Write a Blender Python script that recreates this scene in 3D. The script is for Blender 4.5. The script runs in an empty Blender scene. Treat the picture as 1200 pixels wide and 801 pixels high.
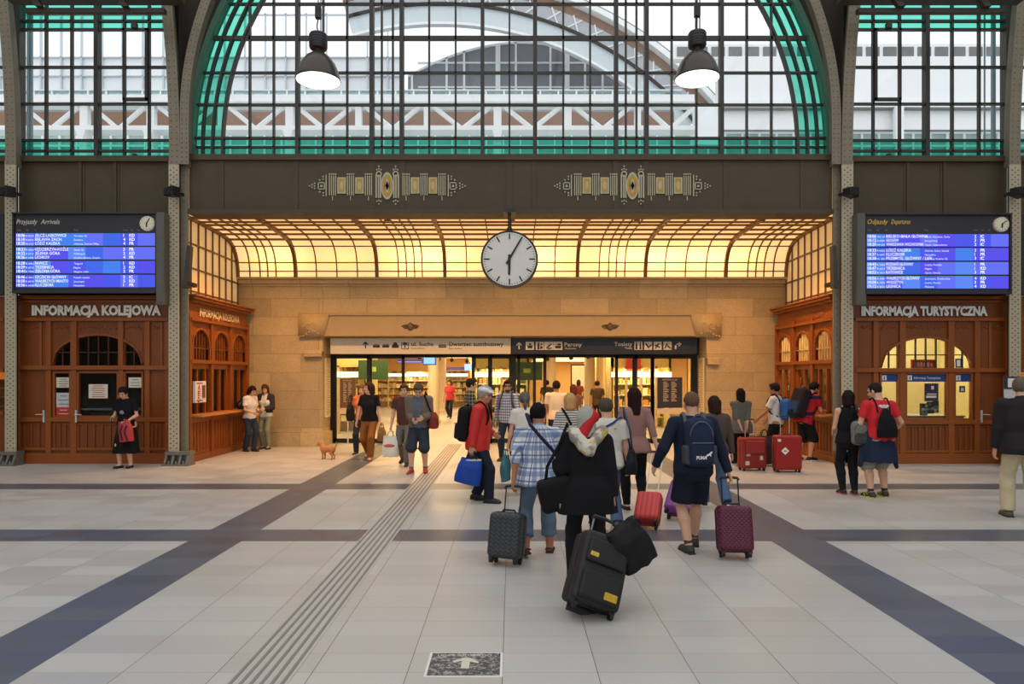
import bpy, bmesh, math, random
import numpy as np
from mathutils import Vector, Matrix
random.seed(7)
scene = bpy.context.scene
COL = scene.collection
F, CX, HY, H = 800.0, 600.0, 440.0, 1.87      # 24 mm lens on a 36 mm frame, eye height 1.87 m
PI = math.pi

def X(px, D): return (px - CX) * D / F
def Z(py, D): return H + (HY - py) * D / F

def lin(c):
    def f(v):
        v /= 255.0
        return v / 12.92 if v <= 0.04045 else ((v + 0.055) / 1.055) ** 2.4
    return (f(c[0]), f(c[1]), f(c[2]), 1.0)

# ---------------------------------------------------------------- node materials
class NT:
    def __init__(s, name):
        s.m = bpy.data.materials.new(name); s.m.use_nodes = True
        s.t = s.m.node_tree; s.t.nodes.clear()
        s.out = s.t.nodes.new('ShaderNodeOutputMaterial')
    def put(s, sock, v):
        if isinstance(v, bpy.types.NodeSocket): s.t.links.new(v, sock)
        else:
            try: sock.default_value = v
            except Exception: sock.default_value = v[:3] if hasattr(v, '__len__') else (v, v, v)
    def n(s, typ, ins=None, **attrs):
        nd = s.t.nodes.new('ShaderNode' + typ)
        for k, v in attrs.items(): setattr(nd, k, v)
        for k, v in (ins or {}).items(): s.put(nd.inputs[k], v)
        return nd
    def math(s, op, a, b=0.0):
        return s.n('Math', {0: a, 1: b}, operation=op).outputs[0]
    def mix(s, fac, a, b, mode='MIX'):
        nd = s.n('Mix', data_type='RGBA', blend_type=mode)
        s.put(nd.inputs[0], fac); s.put(nd.inputs[6], a); s.put(nd.inputs[7], b)
        return nd.outputs[2]
    def coord(s, scale=(1, 1, 1), world=False):
        v = s.n('NewGeometry').outputs['Position'] if world else s.n('TexCoord').outputs['Object']
        return s.n('Mapping', {'Vector': v, 'Scale': scale}).outputs[0]
    def ramp(s, fac, p0, p1):
        return s.n('MapRange', {0: fac, 1: p0, 2: p1, 3: 0.0, 4: 1.0}).outputs[0]
    def noise(s, vec, scale, detail=3, rough=.55):
        return s.n('TexNoise', {'Vector': vec, 'Scale': scale, 'Detail': detail, 'Roughness': rough}).outputs[0]
    def bsdf(s, col, rough=.5, metal=0.0, bump=None, bstr=.3, bdist=.01, spec=.5, coat=0.0, emis=None, estr=0.0):
        p = s.n('BsdfPrincipled', {'Base Color': col, 'Roughness': rough, 'Metallic': metal, 'Specular IOR Level': spec, 'Coat Weight': coat})
        if emis is not None: s.put(p.inputs['Emission Color'], emis); s.put(p.inputs['Emission Strength'], estr)
        if bump is not None:
            b = s.n('Bump', {'Height': bump, 'Strength': bstr, 'Distance': bdist}); s.put(p.inputs['Normal'], b.outputs[0])
        s.t.links.new(p.outputs[0], s.out.inputs[0])
        return s.m

def sc_(c, k): return tuple(min(1, v * k) for v in c[:3]) + (1.0,)
_mc = {}
def mat(col, rough=.5, metal=0.0, var=.12, scale=9.0, bump=0.0, bscale=60.0, spec=.5, coat=0.0, stretch=(1, 1, 1)):
    key = (tuple(col), rough, metal, var, scale, bump, bscale, spec, coat, stretch)
    if key in _mc: return _mc[key]
    t = NT('paint_%d_%d_%d' % tuple(col[:3])); c = lin(col); v = t.coord(stretch)
    f = t.noise(v, scale)
    cc = t.mix(f, sc_(c, 1 - var), sc_(c, 1 + var))
    bm = t.noise(v, bscale, 4) if bump else None
    _mc[key] = t.bsdf(cc, rough, metal, bm, bump, spec=spec, coat=coat)
    return _mc[key]
def cloth(col, var=.14, rough=.9): return mat(col, rough, 0, var, 7.0, .25, 220.0, spec=.2)
def emis(col, strength):
    key = ('e', tuple(col), strength)
    if key not in _mc:
        t = NT('light_%d_%d_%d' % tuple(col[:3]))
        e = t.n('Emission', {'Color': lin(col), 'Strength': strength}); t.t.links.new(e.outputs[0], t.out.inputs[0]); _mc[key] = t.m
    return _mc[key]
def glass(col=(255, 255, 255), gloss=.06, rough=.02):
    key = ('g', tuple(col), gloss, rough)
    if key not in _mc:
        t = NT('glass_%d_%d_%d' % tuple(col[:3]))
        a = t.n('BsdfTransparent', {'Color': lin(col)}); b = t.n('BsdfGlossy', {'Color': (1, 1, 1, 1), 'Roughness': rough})
        m = t.n('MixShader', {0: gloss, 1: a.outputs[0], 2: b.outputs[0]}); t.t.links.new(m.outputs[0], t.out.inputs[0]); _mc[key] = t.m
    return _mc[key]
def wood(col, k=1.0):
    key = ('w', tuple(col), k)
    if key not in _mc:
        t = NT('wood_%d_%d_%d' % tuple(col[:3])); c = lin(col)
        v = t.coord((26, 26, 1.6)); f = t.noise(v, 1.4, 5, .6); g = t.noise(t.coord((1, 1, 1)), 2.3, 2)
        cc = t.mix(f, sc_(c, .72), sc_(c, 1.25)); cc = t.mix(t.math('MULTIPLY', g, .5), cc, sc_(c, .6))
        _mc[key] = t.bsdf(cc, .38, 0, f, .12, .004, spec=.4)
    return _mc[key]

# ---------------------------------------------------------------- mesh builder
class MB:
    def __init__(s): s.v = []; s.f = []; s.mi = []; s.k = 0
    def add(s, vs, fs):
        o = len(s.v); s.v.extend(vs)
        for f in fs: s.f.append([o + i for i in f]); s.mi.append(s.k)
        return s
    def box(s, x0, x1, y0, y1, z0, z1):
        if x0 > x1: x0, x1 = x1, x0
        if y0 > y1: y0, y1 = y1, y0
        if z0 > z1: z0, z1 = z1, z0
        v = [(x0, y0, z0), (x1, y0, z0), (x1, y1, z0), (x0, y1, z0), (x0, y0, z1), (x1, y0, z1), (x1, y1, z1), (x0, y1, z1)]
        return s.add(v, [(3, 2, 1, 0), (4, 5, 6, 7), (0, 1, 5, 4), (1, 2, 6, 5), (2, 3, 7, 6), (3, 0, 4, 7)])
    def prism(s, poly, y0, y1):            # polygon in x,z (counter-clockwise seen from -y), extruded along y
        n = len(poly)
        v = [(x, y0, z) for x, z in poly] + [(x, y1, z) for x, z in poly]
        fs = [tuple(range(n)), tuple(range(2 * n - 1, n - 1, -1))]
        for i in range(n):
            j = (i + 1) % n; fs.append((j, i, n + i, n + j))
        return s.add(v, fs)
    def quad(s, a, b, c, d): return s.add([a, b, c, d], [(0, 1, 2, 3)])
    def cyl(s, p0, p1, r0, r1=None, n=12, caps=True):
        r1 = r0 if r1 is None else r1
        p0, p1 = Vector(p0), Vector(p1); d = (p1 - p0).normalized()
        a = d.orthogonal().normalized(); b = d.cross(a)
        v = []
        for p, r in ((p0, r0), (p1, r1)):
            for i in range(n):
                t = 2 * PI * i / n; v.append(tuple(p + a * (r * math.cos(t)) + b * (r * math.sin(t))))
        fs = [(i, (i + 1) % n, n + (i + 1) % n, n + i) for i in range(n)]
        if caps: fs += [tuple(range(n - 1, -1, -1)), tuple(range(n, 2 * n))]
        return s.add(v, fs)
    def tube(s, pts, r, n=8, ry=None):
        pts = [Vector(p) for p in pts]; v = []; m = len(pts); prev = None
        for k, p in enumerate(pts):
            d = (pts[min(k + 1, m - 1)] - pts[max(k - 1, 0)]).normalized()
            if prev is None: a = d.orthogonal().normalized()
            else: a = (prev - d * prev.dot(d)).normalized()
            prev = a; b = d.cross(a)
            for i in range(n):
                t = 2 * PI * i / n; v.append(tuple(p + a * (r * math.cos(t)) + b * ((ry or r) * math.sin(t))))
        fs = []
        for k in range(m - 1):
            for i in range(n):
                j = (i + 1) % n; fs.append((k * n + i, k * n + j, (k + 1) * n + j, (k + 1) * n + i))
        fs += [tuple(range(n - 1, -1, -1)), tuple(range((m - 1) * n, m * n))]
        return s.add(v, fs)
    def lathe(s, prof, c=(0, 0, 0), n=32, axis='z'):
        v = []; m = len(prof)
        for r, h in prof:
            for i in range(n):
                t = 2 * PI * i / n; x, y = r * math.cos(t), r * math.sin(t)
                p = (x, y, h) if axis == 'z' else (x, -h, y)
                v.append((c[0] + p[0], c[1] + p[1], c[2] + p[2]))
        fs = []
        for k in range(m - 1):
            for i in range(n):
                j = (i + 1) % n; fs.append((k * n + i, k * n + j, (k + 1) * n + j, (k + 1) * n + i))
        return s.add(v, fs)
    def ball(s, c, r, n=10, m=6):
        rx, ry, rz = r if hasattr(r, '__len__') else (r, r, r)
        v = [(c[0], c[1], c[2] - rz)]
        for k in range(1, m):
            a = -PI / 2 + PI * k / m
            for i in range(n):
                t = 2 * PI * i / n
                v.append((c[0] + rx * math.cos(a) * math.cos(t), c[1] + ry * math.cos(a) * math.sin(t), c[2] + rz * math.sin(a)))
        v.append((c[0], c[1], c[2] + rz)); L = len(v) - 1; fs = []
        for i in range(n):
            j = (i + 1) % n; fs.append((0, 1 + j, 1 + i)); fs.append((L, L - n + i, L - n + j))
        for k in range(m - 2):
            for i in range(n):
                j = (i + 1) % n; o = 1 + k * n; fs.append((o + i, o + j, o + n + j, o + n + i))
        return s.add(v, fs)
    def arc(s, cx, cz, R0, R1, a0, a1, y0, y1, n=40):   # ring segment in x,z between radii, extruded along y
        for k in range(n):
            t0 = a0 + (a1 - a0) * k / n; t1 = a0 + (a1 - a0) * (k + 1) / n
            p = [(cx + r * math.cos(t), cz + r * math.sin(t)) for r, t in ((R0, t0), (R1, t0), (R1, t1), (R0, t1))]
            s.prism(p, y0, y1)
        return s
    def rivet(s, x, y, z, r=.012, k=None):                        # little dome facing -y
        k0 = s.k; s.k = s.k if k is None else k
        n = 6; v = [(x + r * math.cos(2 * PI * i / n), y, z + r * math.sin(2 * PI * i / n)) for i in range(n)] + [(x, y - r * .7, z)]
        s.add(v, [(i, (i + 1) % n, n) for i in range(n)]); s.k = k0; return s
    def build(s, name, mats, parent=None, smooth=False, bevel=0.0, loc=None, **props):
        me = bpy.data.meshes.new(name); me.from_pydata(s.v, [], s.f)
        for m in (mats if isinstance(mats, (list, tuple)) else [mats]): me.materials.append(m)
        if any(s.mi): me.polygons.foreach_set('material_index', s.mi)
        if smooth: me.polygons.foreach_set('use_smooth', [True] * len(s.f))
        o = bpy.data.objects.new(name, me); COL.objects.link(o)
        if parent is not None: o.parent = parent
        if loc: o.location = loc
        if smooth == 'auto':
            bm = bmesh.new(); bm.from_mesh(me)
            for e in bm.edges:
                if len(e.link_faces) == 2 and e.calc_face_angle(0) > .6: e.smooth = False
            bm.to_mesh(me); bm.free()
        if bevel:
            b = o.modifiers.new('Bevel', 'BEVEL'); b.width = bevel; b.segments = 2; b.limit_method = 'ANGLE'
        me.update(); tag(o, **props)
        return o

def tag(o, label=None, cat=None, group=None, kind=None):
    if label: o['label'] = label
    if cat: o['category'] = cat
    if group: o['group'] = group
    if kind: o['kind'] = kind
    return o
def empty(name, loc=(0, 0, 0), rz=0.0, **props):
    o = bpy.data.objects.new(name, None); o.empty_display_size = .2; COL.objects.link(o)
    o.location = loc; o.rotation_euler = (0, 0, rz)
    return tag(o, **props)
def struct(o): o['kind'] = 'structure'; return o

# ---------------------------------------------------------------- lettering (flat letters facing -y)
_tc = {}
def glyphs(txt, bold=0.0):
    k = (txt, bold)
    if k not in _tc:
        cu = bpy.data.curves.new('lettering', 'FONT'); cu.body = txt; cu.size = 1.0; cu.offset = bold; cu.resolution_u = 2
        ob = bpy.data.objects.new('lettering', cu); COL.objects.link(ob)
        bpy.context.view_layer.update()
        me = bpy.data.meshes.new_from_object(ob.evaluated_get(bpy.context.evaluated_depsgraph_get()))
        vs = [tuple(v.co) for v in me.vertices]; fs = [tuple(p.vertices) for p in me.polygons]
        bpy.data.objects.remove(ob); bpy.data.curves.remove(cu); bpy.data.meshes.remove(me)
        _tc[k] = (vs, fs)
    return _tc[k]
def put_text(mb, txt, x, y, z, h, w=None, align='l', bold=0.0, slant=0.0, th=.003):
    """capital height h; w forces the total width; letters stand th in front of y"""
    vs, fs = glyphs(txt, bold)
    if not vs: return
    x0 = min(v[0] for v in vs); x1 = max(v[0] for v in vs); k = h / .73
    kx = (w / (x1 - x0)) if w else k
    off = {'l': 0, 'c': .5, 'r': 1}[align] * (x1 - x0) * kx
    mb.add([(x - off + (v[0] - x0) * kx + slant * v[1] * k, y - th, z + v[1] * k) for v in vs], fs)
# ================================================================= world, camera
w = bpy.data.worlds.new('sky'); scene.world = w; w.use_nodes = True
nt = w.node_tree; bg = nt.nodes['Background']
tcn = nt.nodes.new('ShaderNodeTexCoord'); nz = nt.nodes.new('ShaderNodeTexNoise'); nz.inputs['Scale'].default_value = 2.2; nz.inputs['Detail'].default_value = 3
mx = nt.nodes.new('ShaderNodeMix'); mx.data_type = 'RGBA'
mx.inputs[6].default_value = (.86, .93, 1.0, 1); mx.inputs[7].default_value = (1, 1, 1, 1)
nt.links.new(tcn.outputs['Generated'], nz.inputs['Vector']); nt.links.new(nz.outputs[0], mx.inputs[0]); nt.links.new(mx.outputs[2], bg.inputs[0])
bg.inputs[1].default_value = 1.25
cam = bpy.data.objects.new('camera', bpy.data.cameras.new('camera')); COL.objects.link(cam)
cam.location = (0, 0, H); cam.rotation_euler = (PI / 2, 0, 0)
cam.data.sensor_width = 36; cam.data.lens = 24; cam.data.shift_y = (HY - 400.5) / 1200.0; cam.data.clip_end = 300
scene.camera = cam
vs_ = scene.view_settings; vs_.view_transform = 'Standard'; vs_.look = 'None'; vs_.gamma = 1; vs_.use_curve_mapping = False; vs_.exposure = 0.0
cy = scene.cycles; cy.use_denoising = True; cy.max_bounces = 7; cy.diffuse_bounces = 3; cy.glossy_bounces = 3; cy.transmission_bounces = 4
cy.transparent_max_bounces = 16; cy.caustics_reflective = False; cy.caustics_refractive = False; cy.sample_clamp_indirect = 4.0
try: cy.denoiser = 'OPENIMAGEDENOISE'
except Exception: pass

DF, DK, DB, DS = 14.5, 14.5, 18.1, 18.95     # steel front, kiosk fronts, stone back wall, glass doors

# ================================================================= materials of the hall
def mat_tile(name, col, var, grout, rough):
    t = NT(name); c = lin(col)
    p = t.n('SeparateXYZ', {0: t.n('NewGeometry').outputs['Position']})
    u = t.math('DIVIDE', t.math('ADD', p.outputs[0], 60.06), .6); v = t.math('DIVIDE', t.math('ADD', p.outputs[1], 29.895), .3)
    fu, fv = t.math('FRACT', u), t.math('FRACT', v)
    du = t.math('MULTIPLY', t.math('MINIMUM', fu, t.math('SUBTRACT', 1.0, fu)), .6)
    dv = t.math('MULTIPLY', t.math('MINIMUM', fv, t.math('SUBTRACT', 1.0, fv)), .3)
    line = t.math('SUBTRACT', 1.0, t.math('MAXIMUM', t.math('MULTIPLY', t.ramp(du, .0028, .0015), .95), t.math('MULTIPLY', t.ramp(dv, .0022, .0012), .5)))
    cell = t.n('CombineXYZ', {0: t.math('FLOOR', u), 1: t.math('FLOOR', v)})
    wn = t.n('TexWhiteNoise', {'Vector': cell.outputs[0]}).outputs['Value']
    pos = t.coord(world=True)
    sp = t.noise(pos, 140.0, 2, .7); big = t.noise(pos, .55, 3)
    cc = t.mix(wn, sc_(c, 1 - var), sc_(c, 1 + var * .6))
    cc = t.mix(t.math('MULTIPLY', t.ramp(sp, .42, .75), .35), cc, sc_(c, .55))
    cc = t.mix(t.math('MULTIPLY', t.ramp(big, .35, .7), .16), cc, sc_(c, .72))
    cc = t.mix(line, lin(grout), cc)
    rr = t.math('ADD', rough, t.math('MULTIPLY', t.math('SUBTRACT', wn, .5), .12))
    return t.bsdf(cc, rr, 0, line, .25, .002, spec=.5)
M_TILE = mat_tile('floor_tile', (200, 196, 190), .09, (70, 66, 62), .36)
M_TILED = mat_tile('floor_tile_dark', (98, 103, 113), .12, (40, 42, 48), .34)
def mat_stone():
    t = NT('travertine'); c = lin((214, 188, 144)); v = t.coord((1, 1, 1), True)
    br = t.n('TexBrick', {'Vector': t.n('CombineXYZ', {0: t.n('SeparateXYZ', {0: v}).outputs[0], 1: t.n('SeparateXYZ', {0: v}).outputs[2], 2: 0.0}).outputs[0],
        'Scale': 1.0, 'Mortar Size': .008, 'Mortar Smooth': .3, 'Brick Width': 1.28, 'Row Height': .49, 'Color1': (.55, .55, .55, 1), 'Color2': (1, 1, 1, 1), 'Mortar': (.3, .3, .3, 1)}, offset=.37, squash=1.0)
    a = t.noise(v, 3.0, 6, .65); b = t.noise(t.coord((5, 5, 30), True), 4.0, 5, .7); s = t.noise(v, 38.0, 3, .7)
    cc = t.mix(a, sc_(c, .74), sc_(c, 1.12)); cc = t.mix(t.math('MULTIPLY', t.ramp(b, .45, .8), .35), cc, sc_(c, .5))
    cc = t.mix(t.math('MULTIPLY', t.ramp(s, .48, .7), .55), cc, sc_(c, .42))
    cc = t.mix(.6, cc, br.outputs[0], 'MULTIPLY')
    return t.bsdf(cc, .75, 0, t.math('ADD', t.math('MULTIPLY', s, .5), br.outputs['Fac']), .35, .01, spec=.25)
M_STONE = mat_stone()
M_STEEL = mat((88, 76, 60), .55, 0, .14, 3.0, .08, 30, spec=.2)
M_STEELD = mat((66, 58, 48), .6, 0, .14, 3.0)
M_DARK = mat((52, 44, 36), .6, 0, .15, 3.0, spec=.2)
M_FLANGE = mat((188, 175, 150), .5, 0, .1, 6.0, spec=.25); M_RIVET = mat((98, 88, 72), .5)
M_FLANGE2 = mat((138, 128, 110), .55, 0, .12, 6.0, spec=.25)
M_BAR = mat((58, 52, 46), .5, 0, .1, 5.0)
M_WOOD = wood((136, 72, 30)); M_WOODL = wood((156, 84, 34)); M_WOODD = wood((84, 42, 20))
M_CREAM = mat((222, 214, 192), .6, 0, .04)
M_BLACK = mat((24, 24, 26), .45, 0, .2); M_ANTH = mat((48, 48, 54), .45, 0, .1)
M_CHROME = mat((222, 220, 214), .3, .35, .04)
M_WHITE = mat((236, 234, 228), .6, 0, .03); M_BRASSF = mat((118, 82, 42), .5, 0, .12)
M_TEALF = mat((86, 132, 112), .5, 0, .12)
G_CLEAR = glass((250, 252, 252), .03); G_TEAL = glass((104, 210, 186), .03); G_DOOR = glass((250, 250, 244), .025); G_KIOSK = glass((228, 230, 226), .025)

# ================================================================= floor
mb = MB()
xs = [-45, -3.66, -3.06, 2.94, 3.54, 45]; ys = [-8, 7.72, 8.3, 11.25, 11.83, DS, 70]
for i in range(5):
    for j in range(6):
        dark = (i in (1, 3) and j < 5) or (j in (1, 3)); mb.k = 1 if dark else 0
        mb.quad((xs[i], ys[j], 0), (xs[i + 1], ys[j], 0), (xs[i + 1], ys[j + 1], 0), (xs[i], ys[j + 1], 0))
struct(mb.build('floor', [M_TILE, M_TILED]))
# tactile guide strip
mb = MB(); mb.box(-1.74, -1.36, 3.2, 18.6, 0, .003); mb.k = 1
for k in range(6): mb.box(-1.72 + .063 * k, -1.698 + .063 * k, 3.2, 18.6, 0, .007)
mb.build('tactile_strip', [mat((192, 186, 178), .5, 0, .06), mat((138, 132, 125), .6, 0, .1)], label='ribbed tactile guide strip set in the floor leading to the doors', cat='floor strip')
# worn floor sticker
def mat_worn():
    t = NT('worn_sticker'); v = t.coord(world=True); a = t.noise(v, 26.0, 5, .75); b = t.noise(v, 90.0, 2)
    f = t.ramp(t.math('ADD', t.math('MULTIPLY', a, .8), t.math('MULTIPLY', b, .2)), .5, .56)
    return t.bsdf(t.mix(f, lin((74, 72, 74)), lin((170, 166, 160))), .55)
st = empty('floor_sticker', (-.305, 4.42, 0), label='worn dark floor sticker with a white arrow and lettering', cat='floor sign')
MB().box(-.245, .245, -.185, .185, 0, .004).build('backing', M_WHITE, st, label='white border of the sticker')
MB().box(-.228, .228, -.168, .172, .0, .006).build('print', mat_worn(), st, label='scuffed dark printed face')
mb = MB(); mb.v = []
ar = [(-.022, -.07), (.03, -.07), (.032, .03), (.085, .005), (.09, .03), (.03, .09), (-.02, .09), (-.085, .045), (-.072, .012), (-.022, .045)]
mb.add([(x, y, .0075) for x, y in ar], [tuple(range(len(ar)))])
t_ = MB(); put_text(t_, 'UL. PIŁSUDSKIEGO', -.19, 0, .118, .032, .36, bold=.015)
mb.add([(a, c, .0075) for a, b, c in t_.v], t_.f)
mb.build('lettering', M_CREAM, st, label='white arrow and worn white lettering')

# the rest of the hall: rear and side walls, roof with its long skylight
M_HALL = mat((150, 138, 118), .8, 0, .08, 2.0)
mb = MB(); mb.box(-26, 26, -10.4, -10, 0, 4.2); mb.box(-26, 26, -10.4, -10, 14, 15)
for k in range(6): mb.box(-26 + k * 10, -24 + k * 10 + .0, -10.4, -10, 4.2, 14)
struct(mb.build('wall_rear', M_HALL)); struct(MB().box(-26.4, -26, -10.4, 14.9, 0, 15).build('wall_side_left', M_HALL)); struct(MB().box(26, 26.4, -10.4, 14.9, 0, 15).build('wall_side_right', M_HALL))
SKX, SKY0, SKY1 = 17.0, -9.5, 12.3
mb = MB(); mb.box(-26, -SKX, -10.4, 15.2, 15, 15.3); mb.box(SKX, 26, -10.4, 15.2, 15, 15.3); mb.box(-SKX, SKX, -10.4, SKY0, 15, 15.3); mb.box(-SKX, SKX, SKY1, 15.2, 15, 15.3)
for k in range(1, 9): mb.box(-SKX + k * SKX * 2 / 9 - .05, -SKX + k * SKX * 2 / 9 + .05, SKY0, SKY1, 14.9, 15.2)
struct(mb.build('ceiling_hall', mat((120, 110, 96), .8)))
mb = MB(); mb.box(-26, X(-250, DF), DF, DF + .3, 0, 15); mb.box(X(1450, DF), 26, DF, DF + .3, 0, 15); mb.box(-26, 26, 14.75, 15.0, 11.6, 15) if False else None; struct(mb.build('wall_front', M_HALL))

# ================================================================= steel portal: spandrel beam, columns, ribs
def plate_with_rivets(mb, x0, x1, y, z0, z1, step=.07, r=.008, cols=(0,)):
    n = int((z1 - z0) / step)
    for cx in cols:
        for k in range(n): mb.rivet(cx, y, z0 + (k + .5) * step, r)
zb0, zb1 = Z(248, DF), Z(187, DF)
mb = MB(); mb.box(X(222, DF), X(975, DF), DF, DF + .35, zb0, zb1)
mb.box(X(222, DF), X(975, DF), DF - .07, DF + .4, zb1 - .02, zb1 + .1)
mb.box(X(222, DF), X(975, DF), DF - .09, DF + .45, zb0 - .06, zb0 + .04)
for px in (260, 347, 436, 471, 597, 626, 722, 757, 850, 940):
    x = X(px, DF); wd = .14 if px in (436, 471, 722, 757, 597) else .1
    mb.box(x - wd / 2, x + wd / 2, DF - .018, DF + .01, zb0, zb1)
    for k in range(14):
        for s in (-1, 1): mb.rivet(x + s * wd * .3, DF - .018, zb0 + .07 + k * .072, .011)
struct(mb.build('trim_1', M_STEEL))
# painted ornaments on the beam (one painted panel per half)
M_ORN, M_GOLD = mat((190, 182, 152), .6, 0, .1), mat((196, 148, 40), .5, 0, .15)
def ornament(c0):
    y = DF - .022; s = DF / F; cz = Z(218, DF)
    g, h = MB(), MB()
    def bx(m, a, b, z0, z1, yy=.0): m.box(X(c0 + a, DF), X(c0 + b, DF), DF - .024 - yy, DF - .01, cz + z0 * s, cz + z1 * s)
    for sgn in (-1, 1):
        for base in (22, 32.5, 43, 53.5, 64):
            if base in (32.5, 53.5):
                bx(g, sgn * base - 5, sgn * base + 5, -9, 10); bx(h, sgn * base - 3.4, sgn * base + 3.4, -7.5, 8.5, .003)
                o = MB(); g.k = 0
                g.add(*(lambda b: (b.v, b.f))(MB().ball((X(c0 + sgn * base, DF), DF - .027, cz + .5 * s), (2.2 * s, .006, 5 * s))))
            else:
                w_ = 4 if base != 22 else 4
                for q in (-3.6, -1.2, 1.2, 3.6)[:4]:
                    bx(g, sgn * base + q - .55, sgn * base + q + .55, -11, 12)
                    g.box(X(c0 + sgn * base + q - .8, DF), X(c0 + sgn * base + q + .8, DF), DF - .026, DF - .01, cz + 13 * s, cz + 14.6 * s)
                bx(g, sgn * base - .5, sgn * base + .5, -17, -12)
        # stepped arrow end
        e = sgn * 77
        for (q, hh) in ((-5.5, 12), ):
            bx(g, e - sgn * 5.5 - .6, e - sgn * 5.5 + .6, -12, 13)
        bx(g, e - 4, e + 4, 3.2, 4.4); bx(g, e - 4, e + 4, -4.4, -3.2); bx(g, e - 4.2, e - 3, -4.4, 4.4); bx(g, e + 3, e + 4.2, -4.4, 4.4); bx(g, e - 1.3, e + 1.3, -1.3, 1.3)
        for q, zz in ((8, -3), (8, 0), (8, 3), (11, -1.5), (11, 1.5), (14, 0), (2, 7), (-2, 8), (2, -7), (-2, -8), (-2, 11), (-2, -11)):
            bx(g, e + sgn * q - .8, e + sgn * q + .8, zz - .8, zz + .8)
    # centre cartouche
    for q in (-13, -10.2, -7.8, 7.8, 10.2, 13): bx(g, q - .8, q + .8, -14, 13)
    for q in (-9.8, 9.8):
        g.arc(X(c0 + q, DF), cz + 14 * s, 2.2 * s, 3.6 * s, 0, 2 * PI, DF - .027, DF - .01, 12)
        for a, b in ((0, 20), (-2.4, 19), (2.4, 19), (0, 23), (0, -17), (-2.4, -18), (2.4, -18), (0, -21)): bx(g, q + a - .8, q + a + .8, b - .8, b + .8)
    def ring(m, rx, rz, k, yy):
        n = 28; vs = []
        for r in (1.0, k):
            for i in range(n): t = 2 * PI * i / n; vs.append((X(c0, DF) + rx * r * s * math.cos(t), DF - .026 - yy, cz + (rz * r * math.sin(t) + 0) * s))
        m.add(vs, [(i, n + i, n + (i + 1) % n, (i + 1) % n) for i in range(n)])
    ring(g, 7.2, 16, .8, .002); ring(h, 5.6, 12.6, .6, .003); ring(g, 2.6, 8, .6, .004)
    for zz in (-5, 0, 5): ring(g, 2.2, 2.2, .3, .006)
    o = empty('painted_ornament', (0, 0, 0), label='pale and gold painted ornament on the steel beam, ' + ('over the white sign' if c0 < 600 else 'over the dark sign'), cat='ornament', group='painted ornaments on the beam')
    g.build('pale_stencil', M_ORN, o); h.build('gold_stencil', M_GOLD, o)
ornament(454); ornament(741)

def steel_wall(name, pxa, pxb, joints):
    mb = MB(); z0, z1 = Z(346.6, DK) + .03, Z(187, DK)
    mb.box(X(pxa, DK), X(pxb, DK), DK + .1, DK + .3, z0, z1); mb.box(X(pxa, DK), X(pxb, DK), DK, DK + .35, z1 - .03, z1 + .09)
    for px in joints:
        x = X(px, DK); mb.box(x - .03, x + .03, DK + .05, DK + .12, z0, z1); mb.box(x - .075, x + .075, DK + .085, DK + .12, z0, z1)
    for k in range(60): mb.rivet(X(pxa, DK) + .1 + k * (X(pxb, DK) - X(pxa, DK) - .2) / 59, DK + .1, z0 + .1, .01)
    struct(mb.build(name, M_STEEL))
steel_wall('wall_left', 18, 198, (92, 133)); steel_wall('wall_right', 1000, 1184, (1066, 1109))
steel_wall('wall_far_left', -260, 6, (-60,)); steel_wall('wall_far_right', 1196, 1460, (1300,))

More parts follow.
